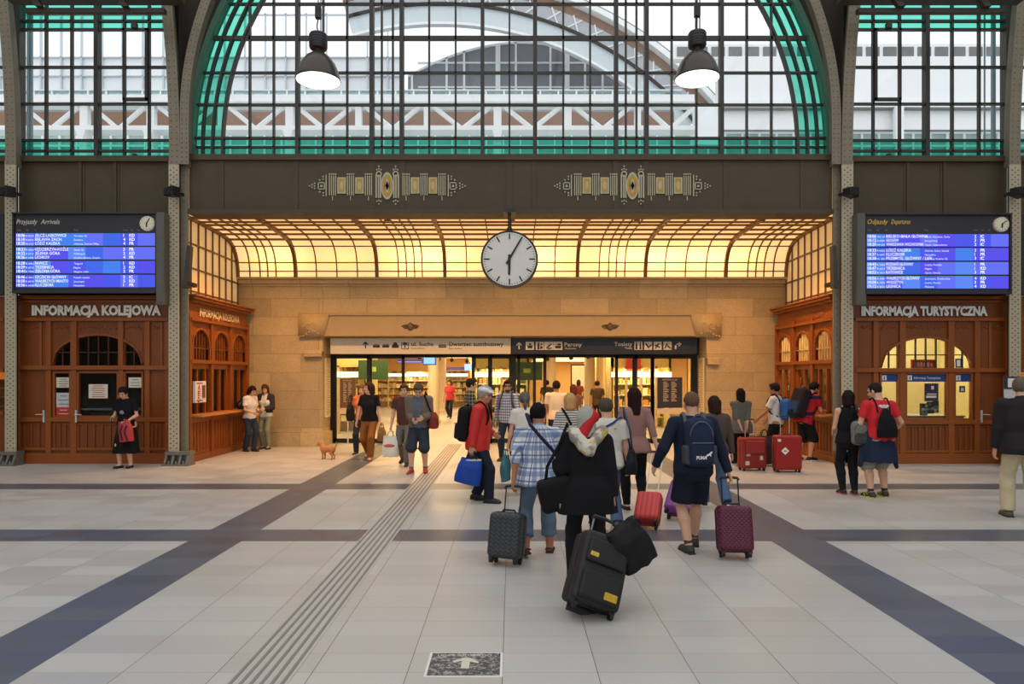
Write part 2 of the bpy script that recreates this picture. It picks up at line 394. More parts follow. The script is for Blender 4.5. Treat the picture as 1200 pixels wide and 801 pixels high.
def column(pxa, pxb, pxc, pxd, name, ribdir):
    """front flange pxa..pxb, set-back flange pxc..pxd"""
    D0, D1 = 14.25, 14.42
    ztop = Z(188, D0)
    mb = MB(); mb.box(X(pxa, D0), X(pxb, D0), D0, D0 + .03, .28, ztop)
    xm = (X(pxa, D0) + X(pxb, D0)) / 2
    for k in range(int((ztop - .4) / .1)):
        for c in (-.062, 0, .062): mb.rivet(xm + c, D0, .36 + k * .1 + (.05 if c == 0 else 0), .017, 1)
    root = empty('column', (0, 0, 0), kind='structure'); root.name = name
    mb.build('flange', [M_FLANGE, M_RIVET], root)
    mb = MB()
    if pxc is not None:
        mb.box(X(pxc, D1), X(pxd, D1), D1, D1 + .03, .28, ztop)
        xn = (X(pxc, D1) + X(pxd, D1)) / 2
        for k in range(int((ztop - .4) / .14)): mb.rivet(xn, D1, .36 + k * .14, .016, 1)
        mb.build('side_flange', [M_FLANGE2, M_RIVET], root)
        mb = MB()
    mb.box(xm - .03, xm + .03, D0 + .03, D0 + .19, .28, ztop)
    if pxc is not None: mb.box((X(pxc, D1) + X(pxd, D1)) / 2 - .03, (X(pxc, D1) + X(pxd, D1)) / 2 + .03, D1 + .03, D0 + .19, .28, ztop); mb.box(min(xm, xn), max(xm, xn), D0 + .2, D0 + .19, .28, ztop)
    mb.build('web', M_DARK, root)
    # cast foot
    xa, xb = sorted((X(pxa, D0) - .02, X(pxd if pxd else pxb, D0) + .02)); fb = MB()
    fb.box(xa - .05, xb + .05, D0 - .16, D0 + .19, 0, .035); fb.box(xa - .03, xb + .03, D0 - .06, D0 + .19, .22, .29)
    n = 4 if pxc is not None else 3
    for k in range(n):
        x = xa + (xb - xa) * k / (n - 1)
        fb.add([(x - .022, D0 - .14, .035), (x + .022, D0 - .14, .035), (x + .022, D0 + .18, .035), (x - .022, D0 + .18, .035), (x - .022, D0 - .04, .23), (x + .022, D0 - .04, .23), (x + .022, D0 + .18, .23), (x - .022, D0 + .18, .23)],
               [(3, 2, 1, 0), (4, 5, 6, 7), (0, 1, 5, 4), (1, 2, 6, 5), (2, 3, 7, 6), (3, 0, 4, 7)])
    for k in range(n - 1):
        x = xa + (xb - xa) * (k + .5) / (n - 1); fb.cyl((x, D0 - .1, .03), (x, D0 - .1, .1), .03, .02, 8)
    fb.box(xa + .03, xb - .03, D0 + .02, D0 + .18, .03, .24)
    fb.build('base', mat((120, 116, 108), .45, .2, .15), root)
column(197.5, 209.5, 211.5, 220.5, 'column_1', -1); column(986.5, 1000, 976.5, 985, 'column_2', 1)
column(5.5, 18.5, None, None, 'column_3', -1); column(1183, 1196.5, None, None, 'column_4', 1)

# arch ribs rising from the columns
DR = 14.24; SR = DR / F
def rib(name, pts_in, wpx, sgn, mat_, D=DR, dep=.3, rivets=True):
    """pts_in: (px, py) along the inner edge going up; the rib is wpx wide to the side sgn"""
    mb = MB(); P = [(X(a, D), Z(b, D)) for a, b in pts_in]; n = len(P); w_ = wpx * D / F
    for k in range(n - 1):
        (x0, z0), (x1, z1) = P[k], P[k + 1]; d = Vector((x1 - x0, z1 - z0)).normalized(); nx, nz_ = (-d.y, d.x) if sgn < 0 else (d.y, -d.x)
        q = [(x0, z0), (x1, z1), (x1 + nx * w_, z1 + nz_ * w_), (x0 + nx * w_, z0 + nz_ * w_)]
        if sgn > 0: q = q[::-1]
        else: q = q
        mb.prism(q[::-1], D, D + .035)
        qc = [(x0 + nx * (w_ / 2 - .02), z0 + nz_ * (w_ / 2 - .02)), (x1 + nx * (w_ / 2 - .02), z1 + nz_ * (w_ / 2 - .02)), (x1 + nx * (w_ / 2 + .02), z1 + nz_ * (w_ / 2 + .02)), (x0 + nx * (w_ / 2 + .02), z0 + nz_ * (w_ / 2 + .02))]
        if sgn > 0: qc = qc[::-1]
        mb.prism(qc[::-1], D + .035, D + dep)
        L = Vector((x1 - x0, z1 - z0)).length; m = max(1, int(L / .09))
        for i in range(m if rivets else 0):
            f = (i + .5) / m
            for c in (.25, .75): mb.rivet(x0 + (x1 - x0) * f + nx * w_ * c, D, z0 + (z1 - z0) * f + nz_ * w_ * c, .016, 1)
    struct(mb.build(name, [mat_, M_RIVET]))
def arch_pts(cx, cy, R, side, y_to):
    pts = [(cx + side * R, 192)]
    n = 44; amax = math.radians(88)
    for k in range(n + 1):
        a = amax * k / n; pts.append((cx + side * R * math.cos(a), cy - R * math.sin(a)))
    return pts
for side, nm in ((-1, 'trim_2'), (1, 'trim_3')):
    rib(nm, arch_pts(598, 137, 377, side, 0), 10.5, side, M_FLANGE2)
def out_pts(x, sgn):
    pts = [(x, 192)]
    for k in range(31):
        h = k * 14; y = 187 - h
        dx = h * h / 3600.0 if h < 187 else 187 * 187 / 3600. + (h - 187) * .1 + (h - 187) ** 2 / 900.
        pts.append((x + sgn * dx, y))
    return pts
rib('trim_4', out_pts(198, -1), 12.5, 1, M_FLANGE2); rib('trim_5', out_pts(999.5, 1), 13, -1, M_FLANGE2)
rib('trim_6', out_pts(6, -1), 12.5, 1, M_FLANGE2); rib('trim_7', out_pts(1196, 1), 13, -1, M_FLANGE2)

# ================================================================= windows
DW = 14.75; SW = DW / F
def wx(px): return (px - CX) * SW
def wz(py): return H + (HY - py) * SW
ACX, ACZ, AR = wx(597.8), wz(172), 371 * SW
def arch_half(z, R=AR):
    d = z - ACZ
    return R if d < 0 else math.sqrt(max(0, R * R - d * d))
win = empty('window_1', (0, 0, 0), kind='structure')
fr = MB(); zs = wz(187)
def vbar(mb, px, wpx, z0, z1, dep=.1): mb.box(wx(px - wpx / 2), wx(px + wpx / 2), DW - dep / 2, DW + dep / 2, z0, z1)
def hbar(mb, x0, x1, py, wpx, dep=.08): mb.box(x0, x1, DW - dep / 2, DW + dep / 2, wz(py + wpx / 2), wz(py - wpx / 2))
for px, wp in [(349, 4), (436, 4.6), (471, 4.6), (565.5, 4.2), (627, 4.6), (721.8, 4.4), (757.3, 4.6), (845, 4.4)]:
    vbar(fr, px, wp, zs, ACZ + math.sqrt(max(.1, AR ** 2 - (wx(px) - ACX) ** 2)), .16)
RI = 336.5 * SW
for px in (293, 321, 379, 407, 447.5, 460.5, 503, 534, 597, 660, 691.5, 733.3, 745.8, 787, 816, 875, 903.8):
    vbar(fr, px, 2.1, zs, ACZ + math.sqrt(max(.1, AR ** 2 - (wx(px) - ACX) ** 2)), .08)
for R, wp in ((336.5, 2.6), (348.5, 2.0), (360, 2.0), (371, 4.5)):
    Rw = R * SW; hw = wp * SW / 2
    if R < 371:
        fr.arc(ACX, ACZ, Rw - hw, Rw + hw, 0, PI, DW - .06, DW + .06, 72)
        for s in (-1, 1): fr.box(ACX + s * Rw - hw, ACX + s * Rw + hw, DW - .06, DW + .06, zs, ACZ)
for py, wp in ((172.5, 2), (162, 2.4), (123, 2.2), (85.5, 2.2), (45, 4.6), (5, 2.2), (-35, 2.2), (-75, 4.6), (-115, 2.2), (-155, 2.2)):
    hw = arch_half(wz(py)); hbar(fr, ACX - hw, ACX + hw, py, wp)
fr.box(ACX - AR, ACX + AR, DW - .12, DW + .12, wz(190), wz(184.5))
fr.build('frame', M_BAR, win)
eb = MB(); eb.arc(ACX, ACZ, AR - .03, AR + .09, 0, PI, DW - .12, DW + .1, 72)
for s in (-1, 1): eb.box(ACX + s * AR - .03, ACX + s * AR + .06, DW - .12, DW + .1, zs, ACZ)
eb.build('edge_moulding', M_TEALF, win)
# glass: tinted border and bottom rows, clear field
tg, cg = MB(), MB(); yg = DW + .01
for k in range(60):
    t0, t1 = PI * k / 60, PI * (k + 1) / 60
    tg.quad(*[(ACX + r * math.cos(t), yg, ACZ + r * math.sin(t)) for r, t in ((RI, t0), (AR, t0), (AR, t1), (RI, t1))])
    cg.add([(ACX, yg, ACZ)] + [(ACX + RI * math.cos(t), yg, ACZ + RI * math.sin(t)) for t in (t0, t1)], [(0, 1, 2)])
for s in (-1, 1): tg.quad((ACX + s * RI, yg, zs), (ACX + s * AR, yg, zs), (ACX + s * AR, yg, ACZ), (ACX + s * RI, yg, ACZ))
zt = wz(162)
tg.quad((ACX - RI, yg, zs), (ACX + RI, yg, zs), (ACX + RI, yg, ACZ), (ACX - RI, yg, ACZ))
tg2z = ACZ
# clear disc reaches below to zt: cut the tinted rows to start under zt
tg.v[-4:] = [(ACX - RI, yg, zs), (ACX + RI, yg, zs), (ACX + RI, yg, zt), (ACX - RI, yg, zt)]
cg = MB(); N = 60; poly = [(ACX + RI * math.cos(PI * k / N), ACZ + RI * math.sin(PI * k / N)) for k in range(N + 1)]
for k in range(N):
    (xa, za), (xb, zb_) = poly[k], poly[k + 1]
    cg.quad((xb, yg, zt), (xa, yg, zt), (xa, yg, max(zt, za)), (xb, yg, max(zt, zb_)))
tg.build('tinted_glass', G_TEAL, win, label='sea-green tinted border panes'); cg.build('clear_glass', G_CLEAR, win)
# dark plate around the arch
mb = MB(); zz = [zs + (ACZ - zs) * 0, ACZ] + [ACZ + AR * math.sin(PI / 2 * k / 40) for k in range(1, 41)]
xe = {-1: X(212, DW), 1: X(986, DW)}
for s in (-1, 1):
    for a, b in zip(zz[:-1], zz[1:]):
        xa, xb = ACX + s * (arch_half(a) + .05), ACX + s * (arch_half(b) + .05)
        p = [(xe[s], DW - .1, a), (xa, DW - .1, a), (xb, DW - .1, b), (xe[s], DW - .1, b)]
        q = [(v[0], DW + .12, v[2]) for v in p]
        mb.add(p + q, [(0, 1, 2, 3), (7, 6, 5, 4), (1, 5, 6, 2)] if s < 0 else [(3, 2, 1, 0), (4, 5, 6, 7), (2, 6, 5, 1)])
mb.box(xe[-1], xe[1], DW - .1, DW + .12, ACZ + AR, ACZ + AR + 1.0)
struct(mb.build('wall_arch', M_DARK))

def side_window(name, pf, edge, vthin, vthick, casement):
    """pf straight outer frame px; edge px where the curved rib cuts the window"""
    win = empty(name, (0, 0, 0), kind='structure'); fr = MB(); a, b = sorted((pf, edge)); zt = wz(-90)
    for px in vthin: vbar(fr, px, 2.2, zs, zt, .08)
    vbar(fr, vthick, 4.6, zs, zt, .16); vbar(fr, pf, 5, zs, zt, .2); vbar(fr, edge, 3, zs, zt, .1)
    for py in (177, 164.5, 122, 79, 35, 25, 2, -20, -45): hbar(fr, wx(a), wx(b), py, 2.3)
    fr.box(wx(a) - .05, wx(b) + .05, DW - .12, DW + .12, wz(190), wz(184.5)); fr.box(wx(a) - .05, wx(b) + .05, DW - .12, DW + .12, zt, zt + .2)
    fr.build('frame', M_BAR, win)
    c0, c1 = casement; cs = MB()
    for (p, q, r, s_) in ((c0, c0 + 3, 35, 119), (c1 - 3, c1, 35, 119)): cs.box(wx(p), wx(q), DW - .09, DW - .03, wz(s_), wz(r))
    for (r, s_) in ((35, 38), (116, 119.5)): cs.box(wx(c0), wx(c1), DW - .09, DW - .03, wz(s_), wz(r))
    cm = (c0 + c1) / 2; cs.box(wx(cm - 3), wx(cm + 3), DW - .14, DW - .05, wz(36), wz(30)); cs.box(wx(cm - 2), wx(cm + 2), DW - .14, DW - .05, wz(186), wz(182))
    cs.build('casement', M_BAR, win)
    g = MB(); g.quad((wx(a), DW + .01, wz(164.5)), (wx(b), DW + .01, wz(164.5)), (wx(b), DW + .01, wz(35)), (wx(a), DW + .01, wz(35))); g.build('clear_glass', G_CLEAR, win)
    g = MB()
    for p, q in ((187, 164.5), (35, -90)): g.quad((wx(a), DW + .01, wz(p)), (wx(b), DW + .01, wz(p)), (wx(b), DW + .01, wz(q)), (wx(a), DW + .01, wz(q)))
    g.build('tinted_glass', G_TEAL, win, label='sea-green tinted rows of panes')
side_window('window_2', 24, 203, (54.5, 84.5, 146, 175), 114.5, (146, 175))
side_window('window_3', 1178, 994, (1023, 1054, 1115.5, 1147), 1085, (1023, 1054))
side_window('window_4', -190, 10, (-20, -50, -80, -135, -160), -105, (-50, -20))
side_window('window_5', 1390, 1190, (1215, 1245, 1275, 1335, 1362), 1305, (1215, 1245))
# dark mullion wall between side windows and ribs, roof ties
mb = MB()
for a, b in ((10, 23), (1180, 1190)): mb.box(X(a, DW), X(b, DW), DW - .05, DW + .15, zs, wz(-90))
for a, b in ((196, 213), (985, 1001)): mb.box(X(a, DW), X(b, DW), DW + .13, DW + .3, zs, wz(-300))
struct(mb.build('wall_pier', M_DARK))
for nm, a, b in (('trim_8', 28, 192), ('trim_9', 1006, 1180)):
    mb = MB(); D = 13.6; mb.box(X(a, D), X(b, D), D, D + .12, Z(14, D), Z(9, D))
    for px in (45, 145) if a < 600 else (1050, 1150):
        mb.prism([(X(px, D), Z(10, D)), (X(px + 8, D), Z(10, D)), (X(px - 7, D), Z(-14, D)), (X(px - 17, D), Z(-14, D))], D - .1, D)
    mb.box(X(a - 20, D), X(b + 20, D), D - .2, D + .2, Z(0, D), Z(-10, D))
    struct(mb.build(nm, M_STEELD))

# ================================================================= coved glass ceiling of the niche
XN = 7.25
ZC, ZF = 4.47, 5.42                 # cornice top, flat part
prof = [(18.02, 4.47), (17.99, 4.72), (17.93, 4.92), (17.84, 5.08), (17.7, 5.22), (17.5, 5.32), (17.25, 5.38), (16.9, 5.41), (16.3, 5.43), (15.6, 5.44), (15.0, 5.44), (14.72, 5.43)]
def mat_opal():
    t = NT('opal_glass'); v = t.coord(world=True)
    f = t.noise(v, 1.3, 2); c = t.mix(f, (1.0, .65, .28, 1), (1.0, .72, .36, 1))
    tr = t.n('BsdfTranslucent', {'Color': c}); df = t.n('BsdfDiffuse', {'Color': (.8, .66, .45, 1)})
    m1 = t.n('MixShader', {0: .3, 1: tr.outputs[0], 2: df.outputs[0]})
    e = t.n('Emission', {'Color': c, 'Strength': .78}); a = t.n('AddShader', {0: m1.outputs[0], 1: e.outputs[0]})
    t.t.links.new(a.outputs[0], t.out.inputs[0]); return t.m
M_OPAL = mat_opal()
cl = empty('ceiling', (0, 0, 0), kind='structure')
mb = MB(); n = len(prof)
for k in range(n - 1):
    (y0, z0), (y1, z1) = prof[k], prof[k + 1]
    mb.quad((-XN, y0, z0), (XN, y0, z0), (XN, y1, z1), (-XN, y1, z1))
mb.build('glass_panels', M_OPAL, cl, smooth=True)
def ribx(px): return (px - 598) * 18.0 / 800 * 1.0
rb = MB()
def vault_bar(x, wd, dep):
    for k in range(n - 1):
        (y0, z0), (y1, z1) = prof[k], prof[k + 1]
        d = Vector((y1 - y0, z1 - z0)).normalized(); ny, nz_ = d.y, -d.x
        if ny > 0 or nz_ > 0: ny, nz_ = -abs(ny), -abs(nz_)
        a = [(x - wd / 2, y0, z0), (x + wd / 2, y0, z0), (x + wd / 2, y1, z1), (x - wd / 2, y1, z1)]
        b = [(v[0], v[1] + ny * dep, v[2] + nz_ * dep) for v in a]
        rb.add(a + b, [(0, 1, 2, 3), (7, 6, 5, 4), (0, 4, 5, 1), (1, 5, 6, 2), (2, 6, 7, 3), (3, 7, 4, 0)])
for px in (345, 440, 519.5, 674.5, 754, 848): vault_bar(ribx(px), .085, .09)
for px in (291, 303, 312, 321.7, 369, 393, 417, 465, 474.5, 484, 493, 545, 571, 597, 622, 648, 700, 711, 720, 730, 777, 801, 825, 874, 883.5, 893, 904): vault_bar(ribx(px), .028, .035)
for x in (-XN + .03, XN - .03): vault_bar(x, .08, .08)
def prof_at(zq=None, yq=None):
    for k in range(n - 1):
        (y0, z0), (y1, z1) = prof[k], prof[k + 1]
        if zq is not None and z0 <= zq <= z1: f = (zq - z0) / (z1 - z0); return (y0 + (y1 - y0) * f, zq)
        if yq is not None and y1 <= yq <= y0: f = (y0 - yq) / (y0 - y1); return (yq, z0 + (z1 - z0) * f)
for zq in (4.62, 4.84, 5.22): y, z = prof_at(zq=zq); rb.box(-XN, XN, y - .035, y + .005, z - .013, z + .013)
for yq, hh in ((17.35, .02), (16.95, .012), (16.5, .012), (16.05, .012), (15.75, .012), (15.35, .03), (14.9, .012)):
    y, z = prof_at(yq=yq); rb.box(-XN, XN, y - hh, y + hh, z - .05, z)
rb.build('glazing_bars', M_BRASSF, cl, smooth=False)
# lamps behind the opal glass
for px, p in [(327, 5), (478, 5), (505, 5), (532, 4), (622, 6), (640, 5), (712, 4), (742, 5), (782, 6), (828, 6), (866, 3), (400, 1.5)]:
    x = ribx(px)
    li = bpy.data.lights.new('vault_lamp', 'AREA'); li.energy = p * 2.0; li.color = (1, .8, .5); li.shape = 'RECTANGLE'; li.size = .8; li.size_y = .25
    o = bpy.data.objects.new('vault_lamp', li); COL.objects.link(o); o.location = (x, 18.42, 5.2)
    d = Vector((x, 17.9, 5.05)) - o.location; o.rotation_euler = d.to_track_quat('-Z', 'Y').to_euler()
for x in (-5.6, -2.8, 0, 2.8, 5.6):         # added fill spots that warm the stone and floor of the niche
    li = bpy.data.lights.new('niche_fill_spot', 'SPOT'); li.energy = 440; li.color = (1, .5, .16); li.spot_size = 2.2; li.spot_blend = .8; li.shadow_soft_size = .08
    o = bpy.data.objects.new('niche_fill_spot', li); COL.objects.link(o); o.location = (x, 15.3, 5.28); o.rotation_euler = (Vector((x, 16.3, 0)) - o.location).to_track_quat('-Z', 'Y').to_euler()
    dl = MB(); dl.cyl((x, 15.3, 5.44), (x, 15.3, 5.32), .06, .07, 16); tag(dl.build('fill_spot_can', M_BRASSF), label='small added fill-spot can under the coved ceiling, %s from the arrivals side' % {-5.6: 'first', -2.8: 'second', 0: 'third', 2.8: 'fourth', 5.6: 'fifth'}[x], cat='lamp', group='added niche fill spots')
# attic box that closes the space above the vault
mb = MB(); mb.box(-7.6, 7.6, 14.95, 19.0, 6.4, 6.5); mb.box(-7.6, 7.6, 18.7, 19.0, 4.4, 6.4); mb.box(-7.55, -7.5, 14.95, 19.0, 0, 6.5); mb.box(7.5, 7.55, 14.95, 19, 0, 6.5)
struct(mb.build('wall_attic', mat((196, 178, 140), .8)))
# glazed side walls of the niche
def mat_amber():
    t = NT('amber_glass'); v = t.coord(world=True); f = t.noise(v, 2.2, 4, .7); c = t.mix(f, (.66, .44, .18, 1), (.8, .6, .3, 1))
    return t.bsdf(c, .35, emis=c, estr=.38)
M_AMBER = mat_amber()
for s, nm in ((-1, 'window_6'), (1, 'window_7')):
    r = empty(nm, (0, 0, 0), kind='structure'); x = s * XN; x1 = s * (XN + .04)
    pz = [(18.05, 3.5)] + prof[:-1] + [(14.7, 5.43), (14.7, 3.5)]
    g = MB(); vs = [(x, y, z) for y, z in pz]; vs2 = [(x1, y, z) for y, z in pz]; m = len(pz)
    g.add(vs + vs2, [tuple(range(m)), tuple(range(2 * m - 1, m - 1, -1))] + [((i + 1) % m, i, m + i, m + (i + 1) % m) for i in range(m)]); g.build('glass_panels', M_AMBER, r)
    b = MB()
    for k in range(9):
        y = 15.0 + k * .375; zt_ = prof_at(yq=min(18.0, y))[1] if y < 18.0 else 4.5
        b.box(x, x - s * .035, y - .014, y + .014, 3.5, zt_)
    for z in (3.78, 4.3, 4.85): b.box(x, x - s * .035, 14.7, 18.05, z - .018, z + .018)
    b.build('glazing_bars', M_BRASSF, r)

# ================================================================= stone back wall
OX0, OX1, OZ = X(378, DB), X(828, DB), Z(394, DB)
mb = MB()
mb.box(-XN - .3, OX0, DB, DB + .8, 0, 4.4); mb.box(OX1, XN + .3, DB, DB + .8, 0, 4.4); mb.box(OX0, OX1, DB, DB + .8, OZ, 4.4)
for a, b in ((-XN - .3, OX0 + .06), (OX1 - .06, XN + .3)):
    mb.box(a, b, DB - .09, DB + .8, 0, .36)
    mb.prism([(a, .36), (b, .36), (b, .4), (a, .4)], DB - .06, DB + .4)
mb.box(X(357, DB), OX0 - .0, DB - .12, DB + .1, Z(418, DB), Z(411, DB)); mb.box(OX1, X(842, DB), DB - .12, DB + .1, Z(427, DB), Z(419, DB))
mb.box(-XN, XN, DB - .16, DB + .5, 4.40, 4.47); mb.box(-XN, XN, DB - .11, DB + .5, 4.30, 4.40); mb.box(-XN, XN, DB - .05, DB + .5, 4.24, 4.30)
struct(mb.build('wall_back', M_STONE, bevel=.012))
# steel lintel with carved ends and winged badges
r = empty('lintel', (0, 0, 0), kind='structure'); D = DB - .06
M_LINT = mat((170, 146, 106), .5, 0, .08, 4.0); M_CARVE = mat((182, 156, 114), .6, 0, .2, 20)
mb = MB(); z0, z1 = Z(393.5, D), Z(368, D)
mb.box(X(372, D), X(822, D), D, D + .5, z0, z1); mb.box(X(350, D), X(845, D), D - .04, D + .3, z1 - .03, z1 + .03); mb.box(X(372, D), X(822, D), D - .04, D + .3, z0, z0 + .03)
for px in (463, 497, 585, 615, 699, 732):
    mb.box(X(px - 1.5, D), X(px + 1.5, D), D - .012, D, z0, z1)
    for k in range(8): mb.rivet(X(px, D), D - .012, z0 + .06 + k * .068, .013)
for px in (530, 560, 645, 770):
    for k in range(4): mb.rivet(X(px, D), D, z0 + .1 + k * .12, .01)
mb.build('girder', M_LINT, r)
for s, a, b in ((-1, 350, 386), (1, 809, 845)):
    mb = MB(); xo, xi = (X(a, D), X(b, D)) if s < 0 else (X(b, D), X(a, D))
    mb.prism([(xo, z0 - .02), (xi - .15, z0 - .02), (xi, z1), (xo, z1)] if s < 0 else [(xi + .15, z0 - .02), (xo, z0 - .02), (xo, z1), (xi, z1)], D - .05, D + .1)
    cxm = (xo * .68 + xi * .32); czm = (z0 + z1) / 2
    for k in range(3):
        pts = []
        for i in range(26):
            t = i / 25 * 4.6; rr = .02 + .03 * t * (1 - .22 * k); pts.append((cxm + s * (-.16 + .15 * k) + rr * math.cos(t + k) * .95, D - .055, czm + .02 * (k - 1) + rr * math.sin(t + k)))
        mb.tube(pts, .014, 6)
    for k in range(7):
        t = k / 6; mb.ball((cxm + s * (-.26 + .46 * t), D - .05, z0 + .06 + .07 * math.sin(5 * t)), (.035, .025, .028), 8, 4)
    mb.build('carved_end', M_CARVE, r, smooth=True)
for px in (481, 715):
    mb = MB(); cx_, cz_ = X(px, D), Z(383, D)
    mb.lathe([(0, .03), (.05, .03), (.085, .02), (.095, 0)], (cx_, D, cz_), 20, 'y')
    for s in (-1, 1):
        for k in range(3): mb.tube([(cx_ + s * .06, D - .015, cz_ + .05 - k * .035), (cx_ + s * .14, D - .02, cz_ + .055 - k * .04), (cx_ + s * (.23 - .04 * k), D - .01, cz_ + .02 - k * .035)], .013, 6)
    mb.tube([(cx_ - .05, D - .03, cz_ + .07), (cx_, D - .03, cz_ + .12), (cx_ + .05, D - .03, cz_ + .07)], .012, 6)
    mb.build('winged_badge', mat((92, 76, 52), .5, .2, .2), r, smooth=True)
# ================================================================= wooden information kiosks facing the hall
def kiosk_front(name, px0, px1, arch, wins, text, tx, handles, lit, label):
    D = DK; r = empty(name, (X((px0 + px1) / 2, D), D, 0), label=label, cat='kiosk'); ox, oy = r.location.x, D
    def L(px): return X(px, D) - ox
    def Q(py): return Z(py, D)
    xa, xb = L(px0), L(px1); ztop = Q(347)
    (ax0, ax1, atop, abot), spans, (wt, wb) = arch
    # wall sheet with openings: built from horizontal strips of boards around the windows
    mb = MB(); zA, zB, zC, zD = Q(wb), Q(wt), Q(abot), Q(atop - 4)
    lo = sorted(spans)
    mb.box(xa, xb, .06, .12, 0, zA); mb.box(xa, xb, .06, .12, zB, zC); mb.box(xa, xb, .06, .12, zD, ztop)
    edges = [px0] + [v for s in lo for v in s] + [px1]
    for k in range(0, len(edges), 2):
        mb.box(L(edges[k]), L(edges[k + 1]), .06, .12, zA, zB); mb.box(L(edges[k]), L(edges[k + 1]), .06, .12, zC, zD)
    # spandrel wood above the arch curve inside each opening
    cxm = (ax0 + ax1) / 2; rx = (ax1 - ax0) / 2; rz = abot - atop
    def az(px): t = max(0, 1 - ((px - cxm) / rx) ** 2); return Q(abot - rz * math.sqrt(t))
    for s, e in lo:
        N = 16
        for k in range(N):
            p, q = s + (e - s) * k / N, s + (e - s) * (k + 1) / N
            if min(az(p), az(q)) < zD: mb.prism([(L(p), az(p)), (L(q), az(q)), (L(q), zD), (L(p), zD)], .05, .12)
    mb.build('panelling', M_WOOD, r)
    tr = MB()
    for k in range(24):     # raised arch moulding
        p, q = ax0 + (ax1 - ax0) * k / 24, ax0 + (ax1 - ax0) * (k + 1) / 24
        if any(s - 1 <= (p + q) / 2 <= e + 1 for s, e in lo): tr.prism([(L(p), az(p)), (L(q), az(q)), (L(q), az(q) + .05), (L(p), az(p) + .05)], .01, .08)
    mid = lo[1]
    stl = [(px0 + 1, 5), (lo[0][0] - 6, 6), ((lo[0][1] + mid[0]) / 2, mid[0] - lo[0][1] - 2), ((mid[1] + lo[2][0]) / 2, lo[2][0] - mid[1] - 2), (lo[2][1] + 6, 6), (px1 - 2, 5)]
    for c, w_ in stl: tr.box(L(c - w_ / 2), L(c + w_ / 2), .006, .08, .005, Q(374) - .01)
    for c in (px0 + 27, lo[2][1] + 22): tr.box(L(c - 1.5), L(c + 1.5), .03, .08, zC, Q(377))
    for py, h_, o in ((abot + 2.5, 5, -.02), (374, 4, -.03), (wb + 3.5, 5, .0), (wb + 38, 3, .02), (353, 2.5, 0)): tr.box(xa, xb, o, .09, Q(py + h_ / 2), Q(py - h_ / 2))
    tr.box(xa, xb, .0, .1, 0, .22); tr.box(xa, xb, -.02, .1, ztop - .06, ztop + .02)
    for s, e in lo:
        for p in (s, e): tr.box(L(p) - .02, L(p) + .02, .02, .1, zA - .01, zB + .01)
        for z in (zA, zB): tr.box(L(s), L(e), .02, .1, z - .02, z + .02)
    tr.build('mouldings', M_WOODL, r, bevel=.006)
    gr = MB(); zg0, zg1 = Q(wb + 38), Q(wb + 8)
    cols = [(px0 + 8, lo[0][0] - 10)] + [(s, e) for s, e in lo] + [(lo[2][1] + 11, px1 - 6)]
    for s, e in cols:
        m = max(3, int((e - s) / 8))
        for k in range(m + 1): gr.box(L(s + (e - s) * k / m) - .025, L(s + (e - s) * k / m) + .025, .03, .08, zg0 + .02, zg1)
        gr.box(L(s), L(e), .035, .08, zg1 - .03, zg1 + .01)
    gr.build('lower_panels', M_WOOD, r, bevel=.006)
    cv = MB()                # carved strips under the sign
    for s, e in cols:
        for k in range(int((e - s) / 3.2)):
            c = s + 2 + k * 3.2; cv.ball((L(c), .058, Q(383 + 1.6 * math.sin(c * .9))), (.028, .018, .03 + .012 * math.cos(c * 1.7)), 6, 4)
    cv.build('carving', M_WOOD, r, smooth=True)
    for hx, d in handles:
        hb = MB(); zz = Q(488); hb.box(L(hx) - .016, L(hx) + .016, -.02, .01, zz - .12, zz + .14); hb.cyl((L(hx), .0, zz + .05), (L(hx), -.06, zz + .05), .011); hb.tube([(L(hx), -.06, zz + .05), (L(hx) + d * .07, -.065, zz + .052), (L(hx) + d * .14, -.06, zz + .045)], .011)
        hb.build('door_handle', M_CHROME, r, smooth='auto', label='bright metal door handle')
    for i, (s, e) in enumerate(lo):
        w_ = empty('window', (0, 0, 0)); w_.parent = r
        MB().box(L(s), L(e), .075, .085, zA, zB).build('lower_pane', G_KIOSK, w_)
        poly = [(L(s), zC), (L(e), zC)] + [(L(e + (s - e) * k / 12), az(e + (s - e) * k / 12)) for k in range(13)]
        MB().prism(poly, .075, .085).build('arched_pane', G_KIOSK, w_)
        b = MB(); nb = 4 if i == 1 else 2
        for k in range(1, nb):
            p = s + (e - s) * k / nb; b.box(L(p) - .011, L(p) + .011, .05, .09, zC, az(p))
        zt = Q((atop + abot) / 2 + 2)
        if i == 1: b.box(L(s), L(e), .05, .09, zt - .011, zt + .011)
        else:
            ps = [p for p in (s + (e - s) * k / 30 for k in range(31)) if az(p) > zt]
            if ps: b.box(L(min(ps)), L(max(ps)), .05, .09, zt - .011, zt + .011)
        b.build('glazing_bars', M_WOODD if not lit else M_BLACK, w_)
    # lettering
    tb = MB(); put_text(tb, text, L(tx[0]), -.012 + .06, Q(tx[3]), Q(tx[2]) - Q(tx[3]), L(tx[1]) - L(tx[0]), bold=.055, th=.03)
    tb.build('lettering', mat((250, 244, 226) if not lit else (250, 250, 246), .6, 0, .05), r)
    # room behind
    rxa, rxb = max(xa, 7.7 - ox if ox > 0 else -99), min(xb, -7.7 - ox if ox < 0 else 99)
    rm = MB(); rm.box(rxa, rxb, 2.3, 2.35, 0, ztop); rm.box(rxa, rxa + .02, .13, 2.35, 0, ztop); rm.box(rxb - .02, rxb, .13, 2.35, 0, ztop); rm.box(rxa, rxb, .13, 2.35, ztop - .03, ztop); rm.box(rxa, rxb, .13, 2.35, 0, .01)
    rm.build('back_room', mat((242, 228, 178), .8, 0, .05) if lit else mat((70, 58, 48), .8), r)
    return r, L, Q
